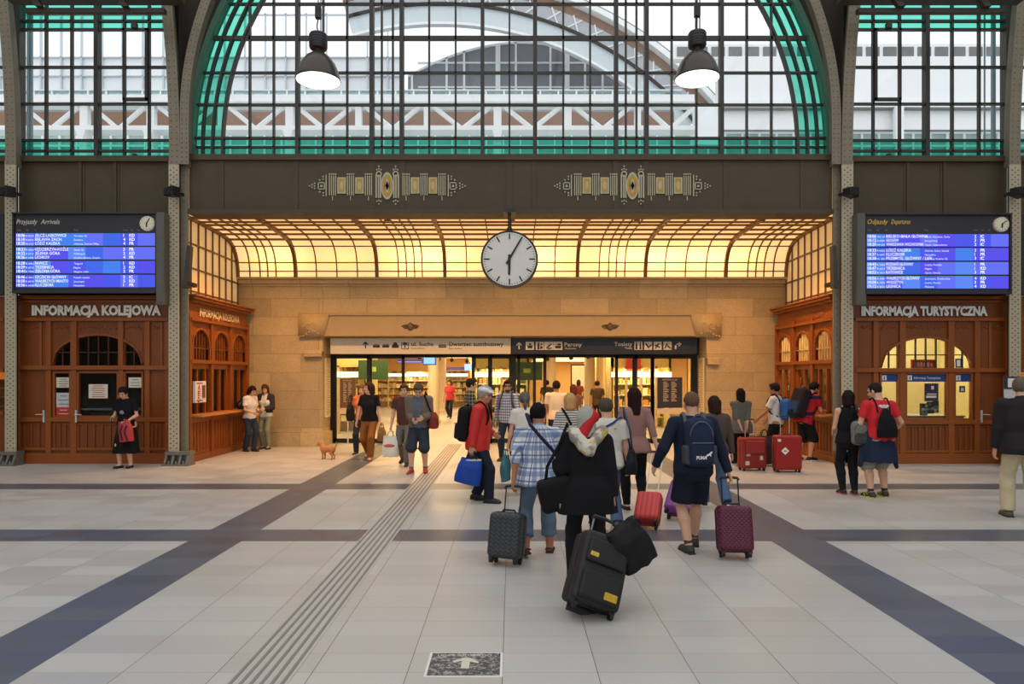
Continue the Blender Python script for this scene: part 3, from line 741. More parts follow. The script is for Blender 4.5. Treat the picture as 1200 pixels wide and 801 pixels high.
KL, LL, QL = kiosk_front('information_kiosk', 19, 197.5, ((60, 166, 393, 428), [(62, 81), (90, 137), (145, 166)], (436, 488)), None,
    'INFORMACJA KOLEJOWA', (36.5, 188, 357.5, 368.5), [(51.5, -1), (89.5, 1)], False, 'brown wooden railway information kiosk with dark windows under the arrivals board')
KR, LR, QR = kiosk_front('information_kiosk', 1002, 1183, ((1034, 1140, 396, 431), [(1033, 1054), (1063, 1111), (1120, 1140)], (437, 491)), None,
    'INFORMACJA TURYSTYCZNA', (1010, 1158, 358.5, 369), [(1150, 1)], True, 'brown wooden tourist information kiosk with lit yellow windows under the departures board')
# papers behind the left kiosk's panes
def paper(name, L, Q, a, b, t, u, base, lines, parent, label, col=(120, 110, 100)):
    o = MB().box(L(a), L(b), .055, .058, Q(u), Q(t)).build(name, base, None, loc=parent.location); tag(o, label=label, cat='notice')
    m = MB(); nn = lines
    for k in range(nn):
        z = Q(t + (u - t) * (k + .8) / (nn + .6)); ww = (b - a) * (.34 if k % 3 else .25); c = (a + b) / 2
        m.box(L(c - ww), L(c + ww), .053, .056, z - .008, z + .006)
    if nn: m.build('print', mat(col, .7), o)
    return o
paper('notice', LL, QL, 64, 80.5, 442, 454, M_CREAM, 4, KL, 'cream paper notice at the top of the narrow kiosk window by the door handle')
paper('notice', LL, QL, 64, 81, 460, 477, mat((196, 196, 196), .7, 0, .25, 12), 3, KL, 'grey printed poster in the narrow kiosk window above the red one', (90, 90, 100))
paper('notice', LL, QL, 64, 81, 477, 488, mat((196, 52, 36), .6, 0, .1), 2, KL, 'red poster at the bottom of the narrow kiosk window', (230, 200, 190))
paper('notice', LL, QL, 102, 124.5, 450, 466.5, M_CREAM, 6, KL, 'cream notice with red print in the wide middle kiosk window', (190, 80, 70))
paper('notice', LL, QL, 149, 164.5, 442, 454, M_CREAM, 3, KL, 'cream paper notice in the narrow window above the woman in black')
dk = MB(); dk.box(LL(93), LL(136), .5, 1.1, .0, 1.0); dk.box(LL(91), LL(137), .45, 1.15, 1.0, 1.04); tag(dk.build('desk', mat((60, 50, 44), .5), None, loc=KL.location), label='dark counter desk inside the railway information kiosk', cat='desk')
mo = MB(); mo.box(LL(96), LL(108), .7, .74, 1.1, 1.38); mo.box(LL(101), LL(103), .74, .8, 1.04, 1.2); mo.box(LL(98), LL(106), .66, .84, 1.04, 1.06)
tag(mo.build('monitor', M_BLACK, None, loc=KL.location), label='dark monitor on the desk behind the middle kiosk window', cat='monitor')
# right kiosk: blue bands with i-signs, posters, lamp, counter things
M_BLUE = mat((22, 62, 132), .5, 0, .08)
for (a, b), lb in zip([(1033, 1054), (1063, 1111), (1120, 1140)], ['blue window band with an i-sign on the narrow pane behind the man in red', 'blue window band with lettering on the wide middle tourist kiosk pane', 'blue window band with an i-sign on the narrow pane nearest the door handle']):
    o = MB().box(LR(a), LR(b), .055, .059, QR(447), QR(437.5)).build('window_band', M_BLUE, None, loc=KR.location, label=lb, cat='sign')
    t_ = MB(); t_.box(LR(a + 2.2), LR(a + 7.4), .05, .056, QR(445.4), QR(439.6)); t_.build('sign_square', M_WHITE, o)
    t_ = MB(); put_text(t_, 'i', LR(a + 4.8), .05, QR(444.7), QR(440.2) - QR(444.7), align='c', bold=.05)
    t_.build('letter_i', M_BLUE, o)
    if a == 1063:
        t_ = MB(); put_text(t_, 'Informacja Turystyczna', LR(1073), .055, QR(444), .06, LR(1104) - LR(1073)); t_.build('lettering', M_WHITE, o)
li = bpy.data.lights.new('kiosk_lamp', 'AREA'); li.energy = 80; li.color = (1, .88, .62); li.shape = 'RECTANGLE'; li.size = 2.4; li.size_y = .5
o = bpy.data.objects.new('kiosk_lamp', li); COL.objects.link(o); o.location = (KR.location.x, DK + 1.1, 3.4)
def kbox(name, a, b, t, u, y0, y1, m, label, cat, parts=()):
    o = MB().box(LR(a), LR(b), y0, y1, QR(u), QR(t)).build(name, m, None, loc=KR.location, bevel=.004, label=label, cat=cat)
    for nm, m2, bx in parts:
        t_ = MB()
        for (p, q, r_, s_) in bx: t_.box(LR(p), LR(q), y0 - .004, y0 + .002, QR(s_), QR(r_))
        t_.build(nm, m2, o)
    return o
M_PLUM = mat((52, 40, 72), .6, 0, .3, 10)
kbox('poster', 1085, 1101.5, 449, 470, .05, .055, M_PLUM, 'dark violet poster hung in the middle of the tourist kiosk window', 'poster', [('print', M_CREAM, [(1088, 1099, 461, 462.2), (1087, 1099, 463.5, 466), (1093, 1096, 452, 456)])])
kbox('poster', 1126, 1133, 452, 459.5, .05, .055, M_ANTH, 'small black and white poster in the narrow window beside the door', 'poster', [('print', M_WHITE, [(1128, 1129.2, 454, 458), (1130, 1131, 454, 458), (1128, 1131, 454, 455)])])
kbox('poster', 1121.5, 1130, 420, 430.5, .05, .055, M_ANTH, 'dark framed sheet in the small quarter-arch pane', 'poster', [('print', M_WHITE, [(1123, 1127, 421.5, 429)])])
kbox('sign_panel', 1083, 1111, 420.5, 430.8, .45, .5, mat((226, 70, 52), .5, 0, .05), 'red sign hung behind the arched pane of the tourist kiosk', 'sign', [('lettering', M_WHITE, [(1087, 1089, 424, 429), (1090, 1092, 424, 429), (1093.5, 1096, 424, 429), (1097.5, 1100, 425, 429), (1101.5, 1104, 424, 429), (1105.5, 1108, 425, 429)])])
cn = MB(); cn.box(LR(1030), LR(1141), .3, .9, 0, QR(489)); cn.box(LR(1030), LR(1141), .25, .95, QR(489), QR(487.5)); tag(cn.build('desk', mat((214, 200, 170), .5), None, loc=KR.location), label='pale counter inside the tourist information kiosk', cat='desk')
rng = random.Random(3)
for k, (c, t, w_, cl_) in enumerate([(1098, 471, 7, (60, 78, 50)), (1104, 452, 5, (60, 80, 70)), (1104, 470, 6, (130, 140, 120)), (1090, 473, 8, (84, 96, 78))]):
    o = kbox('leaflet_rack', c - w_ / 2, c + w_ / 2, t, t + 14, .2, .26, mat((70, 66, 60), .6), ['wire rack of green leaflets low in the tourist kiosk window', 'upper leaflet rack at the edge of the tourist kiosk window', 'leaflet rack of pale cards beside the window post', 'leaflet rack under the violet poster'][k], 'leaflet rack')
    for q in range(6):
        i, j = q % 2, q // 2; t_ = MB(); t_.box(LR(c - w_ / 2 + .5 + i * w_ / 2), LR(c - w_ / 2 - .3 + (i + 1) * w_ / 2), .19, .21, QR(t + 1 + j * 4.4 + 3.4), QR(t + 1 + j * 4.4))
        t_.build('leaflet', mat(rng.choice([cl_, (150, 160, 150), (96, 70, 110), (200, 190, 150), (60, 90, 80)]), .6), o)
for c, lb in ((1067, 'small potted plant at the corner of the wide tourist kiosk window'), (1126, 'small potted plant in the narrow tourist kiosk window')):
    r_ = empty('potted_plant', (KR.location.x + LR(c), DK + .4, QR(487.5)), label=lb, cat='plant')
    MB().lathe([(0, 0), (.05, 0), (.07, .12), (.06, .12), (.06, .1), (0, .1)], n=14).build('pot', mat((150, 84, 60), .7), r_, smooth='auto')
    lf = MB()
    for k in range(26):
        a = rng.random() * 2 * PI; e = .3 + rng.random() * .9; Lh = .1 + rng.random() * .14; p = Vector((0, 0, .1 + rng.random() * .08)); d = Vector((math.cos(a) * math.cos(e), math.sin(a) * math.cos(e), math.sin(e)))
        sd = d.cross(Vector((0, 0, 1))).normalized() * .022; tip = p + d * Lh; m_ = p + d * Lh * .55
        lf.add([tuple(p), tuple(m_ + sd), tuple(tip), tuple(m_ - sd)], [(0, 1, 2, 3)])
    lf.build('leaves', mat((62, 92, 44), .6, 0, .3), r_)

# ================================================================= kiosks along the niche's side walls (built along local x, face -y, then turned)
def side_kiosk(s, text, label, lettercol):
    x = s * 6.9; r = empty('ticket_kiosk', (x, 16.25, 0), PI / 2 if s < 0 else -PI / 2, label=label, cat='kiosk')
    hl = 1.6; n = 3; bw = 2 * hl / n
    mb = MB(); mb.box(-hl, hl, .04, .4, 0, .98); mb.box(-hl, hl, .04, .1, 2.98, 3.5)
    mb.box(-hl, hl, .04, .14, 2.02, 2.2)
    for k in range(n):
        c = -hl + bw * (k + .5); R = bw * .38
        for sx in (-1, 1): mb.box(c + sx * R, c + sx * bw / 2, .04, .1, 2.2, 2.98)
        N = 14
        for q in range(N):
            t0, t1 = PI * q / N, PI * (q + 1) / N; p = [(c + R * math.cos(t), 2.48 + R * math.sin(t)) for t in (t0, t1)]
            mb.prism([p[1], p[0], (p[0][0], 2.98), (p[1][0], 2.98)], .04, .1)
    mb.build('panelling', M_WOODL, r)
    mb = MB()
    for k in range(n + 1): c = -hl + bw * k; mb.box(c - .05, c + .05, -.012, .12, .004, 3.2)
    mb.box(-hl, hl, -.0, .1, 0, .14); mb.box(-hl, hl, .0, .1, .86, .96)
    for k in range(n):
        c = -hl + bw * (k + .5)
        for q in range(-2, 3): mb.box(c + q * .15 - .012, c + q * .15 + .012, .02, .06, .2, .84)
        R = bw * .38
        mb.arc(c, 2.48, R, R + .05, 0, PI, -.005, .08, 14)
        for sx in (-1, 1): mb.box(c + sx * R - (.05 if sx < 0 else 0), c + sx * R + (.05 if sx > 0 else 0), -.005, .08, 2.2, 2.48)
    mb.box(-hl, hl, -.03, .1, 2.14, 2.22); mb.box(-hl, hl, -.04, .1, 3.06, 3.12)
    mb.build('mouldings', M_WOODL, r, bevel=.006)
    mb = MB(); mb.box(-hl - .02, hl + .04, -.07, .3, 3.46, 3.52); mb.box(-hl - .04, hl + .08, -.13, .3, 3.52, 3.58); mb.box(-hl - .06, hl + .1, -.16, .3, 3.58, 3.62)
    mb.build('cornice', M_WOODL, r, bevel=.01)
    MB().box(-hl, hl, -.28, .2, .98, 1.03).build('counter', mat((196, 128, 62), .35, 0, .1), r, bevel=.008, label='pale wooden serving counter')
    mb = MB()
    for k in range(n):
        c = -hl + bw * (k + .5); R = bw * .38; N = 14
        poly = [(c - R, 2.2), (c + R, 2.2)] + [(c + R * math.cos(PI * q / N), 2.48 + R * math.sin(PI * q / N)) for q in range(N + 1)]
        w_ = MB().prism(poly, .07, .08).build('arched_window', G_KIOSK, r)
        b = MB()
        for q in range(-2, 3):
            xx = c + q * R / 3; zt = 2.48 + math.sqrt(max(0, R * R - (q * R / 3) ** 2)); b.box(xx - .012, xx + .012, .05, .09, 2.2, zt)
        b.box(c - R, c + R, .05, .09, 2.47, 2.49); b.build('glazing_bars', mat((216, 180, 120), .5) if s > 0 else M_WOODL, w_)
    for k in range(9):
        c = -hl + .05 + (2 * hl - .1) * k / 8
        MB().box(c - .03, c + .03, .05, .12, 1.03, 2.04).build('mullion', M_WOODL, r)
    MB().box(-hl, hl, .1, .108, 1.03, 2.04).build('serving_glass', G_KIOSK, r)
    tb = MB(); put_text(tb, text, -1.12, -.0 + .04, 3.2, .17, 2.2, bold=.03, th=.02); tb.build('lettering', mat(lettercol, .6, 0, .05), r)
    rm = MB(); rm.box(-hl, hl, .54, .58, 0, 3.4); rm.box(-hl, -hl + .02, .12, .54, 0, 3.4); rm.box(hl - .02, hl, .12, .54, 0, 3.4); rm.box(-hl, hl, .12, .54, 3.38, 3.4)
    rm.build('back_room', mat((120, 84, 50) if s < 0 else (170, 130, 86), .8), r)
    return r
KSL = side_kiosk(-1, 'INFORMACJA KOLEJOWA', 'orange-brown wooden kiosk with three arched windows beside the two women with phones', (232, 214, 170))
KSR = side_kiosk(1, 'INFORMACJA TURYSTYCZNA', 'orange-brown wooden kiosk with three arched windows behind the travellers with red suitcases', (150, 84, 40))
for k_, e_ in ((KSL, 14), (KSR, 120)):
    li = bpy.data.lights.new('kiosk_lamp', 'AREA'); li.energy = e_ * .5; li.color = (1, .78, .48); li.shape = 'RECTANGLE'; li.size = .3; li.size_y = 2.6
    o = bpy.data.objects.new('kiosk_lamp', li); COL.objects.link(o); o.location = (k_.location.x + (-.32 if k_ is KSL else .32), 16.25, 3.3)
def at_kiosk(k_, u, v, z):        # point on a side kiosk: u along its front, v behind the front
    return k_.matrix_basis @ Vector((u, v, z))
# AED sign, things on the counters
r = empty('emergency_sign', at_kiosk(KSL, -1.2, -.0, 1.5), PI / 2, label='white defibrillator sign with red letters AED in the kiosk window', cat='sign')
MB().box(-.26, .26, -.04, .02, -.22, .25).build('board', M_WHITE, r, bevel=.004)
t_ = MB()
for k, ch in enumerate('AED'): put_text(t_, ch, -.09, -.04, .06 - k * .135, .115, .12, align='c', bold=.03)
for k in range(5): t_.box(-.2 + k * .06, -.16 + k * .06, -.044, -.038, .19, .22); t_.box(-.2 + k * .06, -.16 + k * .06, -.044, -.038, -.19, -.16)
t_.build('lettering', mat((190, 40, 40), .6), r)
MB().box(.06, .2, -.05, -.03, -.12, .16).build('cabinet_picture', mat((120, 84, 66), .6), r)
p = at_kiosk(KSL, .9, -.1, 1.03); bg_ = empty('handbag', p, PI / 2, label='black handbag lying on the wooden counter beside the two women', cat='bag')
MB().ball((0, 0, .1), (.2, .11, .12), 16, 9).build('body', M_BLACK, bg_, smooth=True)
MB().tube([(-.12, 0, .18), (-.1, -.02, .26), (0, -.03, .29), (.1, -.02, .26), (.12, 0, .18)], .01).build('strap', M_BLACK, bg_, smooth=True)
rng = random.Random(5)
for k in range(10):
    u = -1.4 + k * .3; k_ = KSR; p = at_kiosk(k_, u, .26 + .03 * (k % 3), 1.03)
    r = empty('display_stand', p, -PI / 2, label=['postcard stand of pale leaflets behind the serving glass', 'tall leaflet stand with blue and white cards behind the serving glass'][k % 2] + ', %s from the column' % ['first', 'second', 'third', 'fourth', 'fifth', 'sixth', 'seventh', 'eighth', 'ninth', 'tenth'][9 - k], cat='leaflet rack', group='leaflet stands in the niche kiosk')
    MB().box(-.05, .05, -.02, .02, 0, .8).build('upright', mat((150, 120, 80), .6), r)
    for q in range(4): MB().box(-.07, .07, -.045, -.02, .1 + q * .18, .24 + q * .18).build('leaflet', mat(rng.choice([(226, 216, 190), (80, 90, 130), (236, 120, 70), (210, 200, 180), (120, 130, 150), (240, 230, 210)]), .5), r)

# ================================================================= timetable boards
def board(name, x0, x1, y0, y1, clock_px, head, headcol, rows, side, label, mins):
    D = 14.05; cxm = X((x0 + x1) / 2, D); r = empty(name, (cxm, D, Z(y1, D)), label=label, cat='display board'); oz = Z(y1, D)
    def L(px): return X(px, D) - cxm
    def Q(py): return Z(py, D) - oz
    mb = MB(); mb.box(L(x0), L(x1), .02, .35, 0, Q(y0)); mb.box(L(x0), L(x1), -.05, .3, Q(y0 + 2), Q(y0)); mb.box(L(x0), L(x0) + .03, -.03, .3, 0, Q(y0)); mb.box(L(x1) - .03, L(x1), -.03, .3, 0, Q(y0)); mb.box(L(x0), L(x1), -.03, .3, 0, .06)
    mb.build('casing', M_ANTH, r, bevel=.008)
    sx0, sx1 = x0 + 3.2, x1 - 2.5; top = 273 if side < 0 else 274; bot = 338 if side < 0 else 339.5
    bands = MB(); shades = [(70, 108, 235), (96, 140, 248), (80, 92, 238), (74, 132, 242), (104, 116, 248), (92, 84, 238)]
    rh = (bot - top) / 4; ms = [emis(c, 1.0) for c in shades]
    rg = random.Random(11 + side)
    nc = 8
    for k in range(4):
        for c in range(nc):
            bands.k = rg.randrange(6) if c < 6 else rg.choice([2, 4, 5])
            a, b = sx0 + (sx1 - sx0) * c / nc, sx0 + (sx1 - sx0) * (c + 1) / nc
            bands.box(L(a) + .002, L(b) - .002, .01, .03, Q(top + rh * (k + 1) - 1.8), Q(top + rh * k))
    bands.build('screen', ms, r, label='glowing blue display rows')
    tx = MB()
    for i, (tm, no, city, via, pl, op) in enumerate(rows):
        z = Q(top + rh * (i // 3) + (i % 3 + 1) * (rh - 2.2) / 3 - .5); h_ = .062
        put_text(tx, tm, L(sx0 + .8), .01, z, h_, L(10) - L(0) , bold=.02); put_text(tx, no, L(sx0 + 12), .01, z, h_ * .62, L(9) - L(0))
        put_text(tx, city, L(sx0 + 22.5), .01, z, h_, (L(2.45 * len(city)) - L(0)), bold=.012); put_text(tx, via, L(sx0 + 68), .01, z, h_ * .62)
        put_text(tx, pl, L(sx0 + 126), .01, z, h_, bold=.02); put_text(tx, op, L(sx0 + 133), .01, z, h_, bold=.03)
    tx.build('timetable_text', emis((235, 240, 255), 1.15), r)
    hb = MB(); put_text(hb, head[0], L(x0 + 3.5), .02, Q(262), .1, L(24) - L(0), slant=.2, bold=.01); put_text(hb, head[1], L(x0 + 32), .02, Q(262), .1, L(22) - L(0), slant=.2, bold=.01)
    hb.build('heading', mat(headcol, .6), r)
    hb = MB()
    for q, s_ in ((1, 'Godz'), (12, 'Nr'), (22, 'Z' if side < 0 else 'Do'), (68, 'Przez'), (126, 'Peron'), (134, 'Tor'), (142, 'Op')): put_text(hb, s_, L(sx0 + q), .02, Q(270), .028)
    hb.build('column_titles', mat((170, 160, 140), .6), r)
    c = MB(); cp = (L(clock_px[0]), 0.0, Q(clock_px[1])); c.lathe([(0, .035), (.13, .035), (.15, .03), (.155, -.02)], cp, 32, 'y')
    ck = c.build('clock_dial', mat((232, 222, 196), .5, 0, .03), r, smooth='auto')
    hd = MB()
    for ang, ln, wd in ((mins[0], .075, .012), (mins[1], .115, .008)):
        a = math.radians(ang); d = Vector((math.sin(a), math.cos(a))); nrm = Vector((d.y, -d.x)) * wd
        p = [Vector((cp[0], cp[2])) - d * .02 - nrm, Vector((cp[0], cp[2])) - d * .02 + nrm, Vector((cp[0], cp[2])) + d * ln + nrm, Vector((cp[0], cp[2])) + d * ln - nrm]
        hd.prism([(v.x, v.y) for v in p], -.045, -.038)
    for k in range(12):
        a = PI * k / 6; x_, z_ = cp[0] + .128 * math.sin(a), cp[2] + .128 * math.cos(a); hd.box(x_ - .006, x_ + .006, -.039, -.03, z_ - .006, z_ + .006)
    hd.build('clock_hands', M_BLACK, ck)
    bxp = (183.5, 193) if side < 0 else (1004, 1014.5); bb = MB(); bb.box(L(bxp[0]), L(bxp[1]), -.03, .3, Q(357), Q(y0)); bb.box(L(bxp[0]) + .02, L(bxp[1]) - .02, -.04, 0, Q(354), Q(y0 + 4))
    bb.build('service_casing', mat((96, 92, 88), .5), r, bevel=.008)
    br = MB(); br.box(L(x0) + .3, L(x0) + .4, .3, .6, Q(y0) - .3, Q(y0) - .2); br.box(L(x1) - .4, L(x1) - .3, .3, .6, Q(y0) - .3, Q(y0) - .2); br.build('bracket', M_DARK, r)
arr = [('18:06', 'R 69123', 'JELCZ-LASKOWICE', 'Wrocław Gł.', '1', 'KD'), ('18:10', 'R 66512', 'BIELAWA ZACH.', 'Świdnica', '4', 'KD'), ('18:20', 'IR 6125', 'ŁÓDŹ KALISKA', 'Oleśnica, Ostrów Wlkp.', '4', 'PR'),
       ('18:21', 'R 64321', 'KĘDZIERZYN-KOŹLE', 'Opole Gł.', '3', 'PR'), ('18:22', 'R 5712', 'JELENIA GÓRA', 'Wałbrzych', '2', 'KD'), ('18:26', 'R 6942', 'LICHKOV', 'Kłodzko Główne, Strzelin', '4', 'PR'),
       ('18:28', 'R 6961', 'RAWICZ', 'Żmigród', '1', 'KD'), ('18:29', 'R 6512', 'TRZEBNICA', 'Pęgów', '2', 'KD'), ('18:41', 'R 7784', 'ZIELONA GÓRA', 'Głogów, Lubin', '2', 'PR'),
       ('18:46', 'IC 8413', 'SZCZECIN GŁÓWNY', 'Poznań, Leszno', '3', 'IC'), ('18:50', 'R 6915', 'WAŁBRZYCH MIASTO', 'Jaworzyna', '5', 'KD'), ('18:56', 'R 6428', 'KLUCZBORK', 'Namysłów', '1', 'PR')]
dep = [('18:06', 'TLK 163', 'BIELSKO-BIAŁA GŁÓWNA', 'Opole, Katowice, Tychy', '2', 'IC'), ('18:12', 'R 69301', 'GŁOGÓW', 'Brzeg Dolny', '3', 'PR'), ('18:20', 'EIP 650', 'WARSZAWA WSCHODNIA', 'Opole, Częstochowa', '2', 'IC'),
       ('18:33', 'R 6032', 'ŁÓDŹ KALISKA', 'Ostrów, Kalisz, Sieradz', '3', 'PR'), ('18:37', 'R 6407', 'KLUCZBORK', 'Namysłów', '1', 'PR'), ('18:38', 'IC 351', 'PRZEMYŚL GŁÓWNY / LVIV', 'Katowice, Kraków Gł.', '3', 'IC'),
       ('18:43', 'R 7602', 'POZNAŃ GŁÓWNY', 'Leszno, Kościan', '1', 'PR'), ('18:47', 'R 6513', 'TRZEBNICA', 'Pęgów', '1', 'KD'), ('18:52', 'R 4311', 'KATOWICE', 'Opole, Gliwice', '3', 'PR'),
       ('18:56', 'R 6981', 'WAŁBRZYCH GŁÓWNY', 'Jaworzyna, Świebodzice', '4', 'KD'), ('18:58', 'R 7690', 'WOŁSZTYN', 'Leszno, Rawicz', '3', 'PR'), ('19:12', 'R 6612', 'LEGNICA', 'Malczyce', '4', 'KD')]
board('timetable_board', 15, 184, 249, 343.5, (173, 262), ('Przyjazdy', 'Arrivals'), (215, 205, 185), arr, -1, 'large dark arrivals board with glowing blue rows over the railway information kiosk', (182, 30))
board('timetable_board', 1013, 1185, 250, 344.5, (1173, 263), ('Odjazdy', 'Departures'), (226, 190, 60), dep, 1, 'large dark departures board with glowing blue rows over the tourist information kiosk', (184, 50))
# far boards cut by the frame
for a, b, lb in ((-150, 4, 'dark board edge at the frame beyond the leftmost column'), (1197.5, 1350, 'dark board edge at the frame beyond the rightmost column')):
    D = 14.34; o = MB().box(X(a, D), X(b, D), D, D + .2, Z(345, D), Z(250, D)).build('timetable_board', M_ANTH, None, bevel=.01, label=lb, cat='display board')
    MB().box(X(a + 6, D), X(b - 6, D), D - .01, D + .02, Z(339, D), Z(274, D)).build('screen', emis((70, 90, 220), .8), o)
# outermost kiosks, cut by the frame
for sx, a, b, lb in ((-1, -190, 5, 'brown wooden kiosk with a lit orange window beyond the leftmost column'), (1, 1197, 1390, 'brown wooden kiosk beyond the rightmost column')):
    D = DK; r = empty('shop_kiosk', (X((a + b) / 2, D), D, 0), label=lb, cat='kiosk'); ox = X((a + b) / 2, D)
    def L(px): return X(px, D) - ox
    mb = MB(); mb.box(L(a), L(b), 0, .12, 0, Z(482, D)); mb.box(L(a), L(b), 0, .12, Z(435, D), Z(347, D)); 
    e0, e1 = (a, b - .5) if sx < 0 else (a + .5, b)
    mb.build('panelling', M_WOOD, r)
    mb = MB()
    for py in (374, 434, 484, 530): mb.box(L(a), L(b), -.03, .05, Z(py + 2, D), Z(py - 2, D))
    mb.arc(L((a + b) / 2 if sx < 0 else (a + b) / 2), Z(432, D), 1.5, 1.57, .1, PI - .1, -.02, .05, 20); mb.build('mouldings', M_WOODL, r)
    MB().box(L(e0), L(e1), .06, .07, Z(482, D), Z(435, D)).build('window', G_KIOSK, r)
    MB().box(L(a), L(b), 1.2, 1.3, 0, Z(347, D)).build('back_room', mat((240, 170, 90), .8), r)
    for k in range(4): MB().box(L(e0), L(e1), .7, 1.2, Z(478 - k * 11, D), Z(477 - k * 11, D)).build('shelf', mat((226, 190, 140), .6), r)
    li = bpy.data.lights.new('kiosk_lamp', 'AREA'); li.energy = 70; li.color = (1, .7, .38); li.size = 2.0; o = bpy.data.objects.new('kiosk_lamp', li); COL.objects.link(o); o.location = (ox, D + .7, 3.2)

# ================================================================= station clock
D = 14.1; r = empty('station_clock', (X(597, D), D, Z(304, D)), label='large round white station clock hung under the steel beam', cat='clock'); R = 33 * D / F
MB().lathe([(0, .05), (R * .95, .05), (R, .06), (R * 1.02, .03), (R * 1.02, -.1), (R * .9, -.14), (0, -.14)], n=64, axis='y').build('case', mat((58, 54, 48), .4, .3), r, smooth='auto')
MB().lathe([(0, .062), (R * .94, .062), (R * .945, .05)], n=64, axis='y').build('dial', mat((232, 228, 220), .5, 0, .02), r, smooth='auto')
mk = MB()
def radial(mb, ang, r0, r1, w0, w1, y0, y1):
    a = math.radians(ang); d = Vector((math.sin(a), math.cos(a))); q = Vector((d.y, -d.x))
    p = [d * r0 - q * w0, d * r0 + q * w0, d * r1 + q * w1, d * r1 - q * w1]; mb.prism([(v.x, v.y) for v in p], y0, y1)
for k in range(60):
    if k % 5: radial(mk, k * 6, R * .86, R * .91, R * .008, R * .008, -.068, -.06)
    else: radial(mk, k * 6, R * .7, R * .91, R * .024, R * .024, -.069, -.06)
mk.build('hour_marks', M_BLACK, r)
h_ = MB(); radial(h_, 181, -R * .16, R * .56, R * .05, R * .036, -.078, -.07); h_.build('hour_hand', M_BLACK, r)
h_ = MB(); radial(h_, 30, -R * .2, R * .86, R * .04, R * .026, -.088, -.08); h_.cyl((0, -.07, 0), (0, -.092, 0), R * .05); h_.build('minute_hand', M_BLACK, r)
h_ = MB(); zt = Z(248, D) - Z(304, D); h_.cyl((0, .03, R), (0, .03, zt + .02), .035); h_.box(-.13, .13, -.06, .45, zt - .02, zt + .06); h_.cyl((0, .03, R * .98), (0, .03, R + .08), .055); h_.build('hanger_rod', mat((40, 36, 32), .4), r)

# ================================================================= pendant lamps
def pendant(px, pyb, label, D=10.2):
    s = D / F; r = empty('pendant_lamp', (X(px, D), D, Z(pyb, D)), label=label, cat='lamp', group='industrial pendant lamps'); k = s
    MB().lathe([(25.5 * k, 0), (25.8 * k, .6 * k), (25 * k, 4 * k), (23 * k, 12 * k), (19.5 * k, 20 * k), (14 * k, 27.5 * k), (8 * k, 32 * k), (4 * k, 33 * k), (4 * k, 33.5 * k), (0, 33.5 * k)], n=40).build('shade', mat((74, 66, 58), .32, .5, .08), r, smooth=True)
    MB().lathe([(24.9 * k, .2 * k), (24 * k, 5 * k), (22 * k, 12 * k), (18.5 * k, 19 * k), (13 * k, 26 * k), (4 * k, 31 * k), (0, 31 * k)], n=40).build('reflector', emis((255, 250, 240), 2.2), r, smooth=True, label='glowing white inside of the shade')
    MB().lathe([(24.2 * k, 1.5 * k), (0, 2.6 * k)], n=40).build('glass_cover', emis((255, 250, 242), 2.6), r, smooth=True)
    g = MB(); g.lathe([(0, 33 * k), (4.5 * k, 33 * k), (4.5 * k, 37 * k), (9.5 * k, 37.5 * k), (10.2 * k, 39 * k), (10.2 * k, 53 * k), (9.5 * k, 55 * k), (3 * k, 56.5 * k), (0, 56.5 * k)], n=28)
    for q in range(5): g.lathe([(10.2 * k, (40 + q * 3) * k), (10.7 * k, (40.8 + q * 3) * k), (10.2 * k, (41.6 + q * 3) * k)], n=28)
    g.build('gear_housing', mat((44, 40, 44), .45), r, smooth='auto')
    cb = MB(); cb.tube([(0, 0, 56 * k), (-1.6 * k, 0, 64 * k), (0, 0, 74 * k)], .8 * k, 6); cb.cyl((3 * k, 0, 55 * k), (3 * k, 0, 150 * k), .7 * k, n=6); cb.cyl((0, 0, 86 * k), (0, 0, 330 * k), .7 * k, n=6); cb.build('cable', M_BLACK, r)
    MB().box(-3.4 * k, 3.4 * k, -3 * k, 3 * k, 73 * k, 87 * k).build('junction_box', M_BLACK, r, bevel=.01)
    li = bpy.data.lights.new('pendant_bulb', 'SPOT'); li.energy = 120; li.color = (1, .95, .88); li.spot_size = 2.2; li.shadow_soft_size = .2
    o = bpy.data.objects.new('pendant_bulb', li); COL.objects.link(o); o.location = (X(px, D), D, Z(pyb, D) - .06)
pendant(373, 95, 'dark bell-shaped pendant lamp hanging on the arrivals board side')
pendant(817, 93, 'dark bell-shaped pendant lamp hanging on the departures board side')

# ================================================================= loudspeakers on the columns
def speaker(px, lb, s):
    D = 14.0; r = empty('loudspeaker', (X(px, D), D, Z(225, D)), -s * .5, label=lb, cat='loudspeaker')
    MB().prism([(-.13, -.08), (.13, -.11), (.13, .11), (-.13, .08)], -.1, .1).build('cabinet', M_BLACK, r, bevel=.015)
    MB().box(-.11, .11, -.112, -.1, -.07, .07).build('grille', mat((36, 36, 38), .8, 0, .2, 90), r); MB().box(-.03, .03, .08, .26, -.03, .03).build('bracket', M_BLACK, r)
speaker(201.5, 'small black loudspeaker on the column beside the arrivals board', 1); speaker(997, 'small black loudspeaker on the column beside the departures board', -1)
speaker(9, 'small black loudspeaker on the leftmost riveted column', 1); speaker(1193, 'small black loudspeaker on the rightmost riveted column', -1)
# flat cases mounted on the inner faces of the columns
for px, s, lb in ((220, 1, 'narrow grey flood lamp case on the column at the niche edge over the left kiosk'), (977, -1, 'narrow grey flood lamp case on the column at the niche edge over the right kiosk')):
    D = 14.1; r = empty('flood_lamp', (X(px, D), D, Z(314, D)), 0, label=lb, cat='lamp')
    MB().prism([(-.05, -.42), (.04, -.42), (.05 + .05 * s, .45), (-.02 + .05 * s, .45)], -.12, .05).build('case', mat((58, 54, 52), .5), r, bevel=.01)
    MB().box(-.05, .05, -.1, .315, -.36, -.28).build('bracket', M_DARK, r)

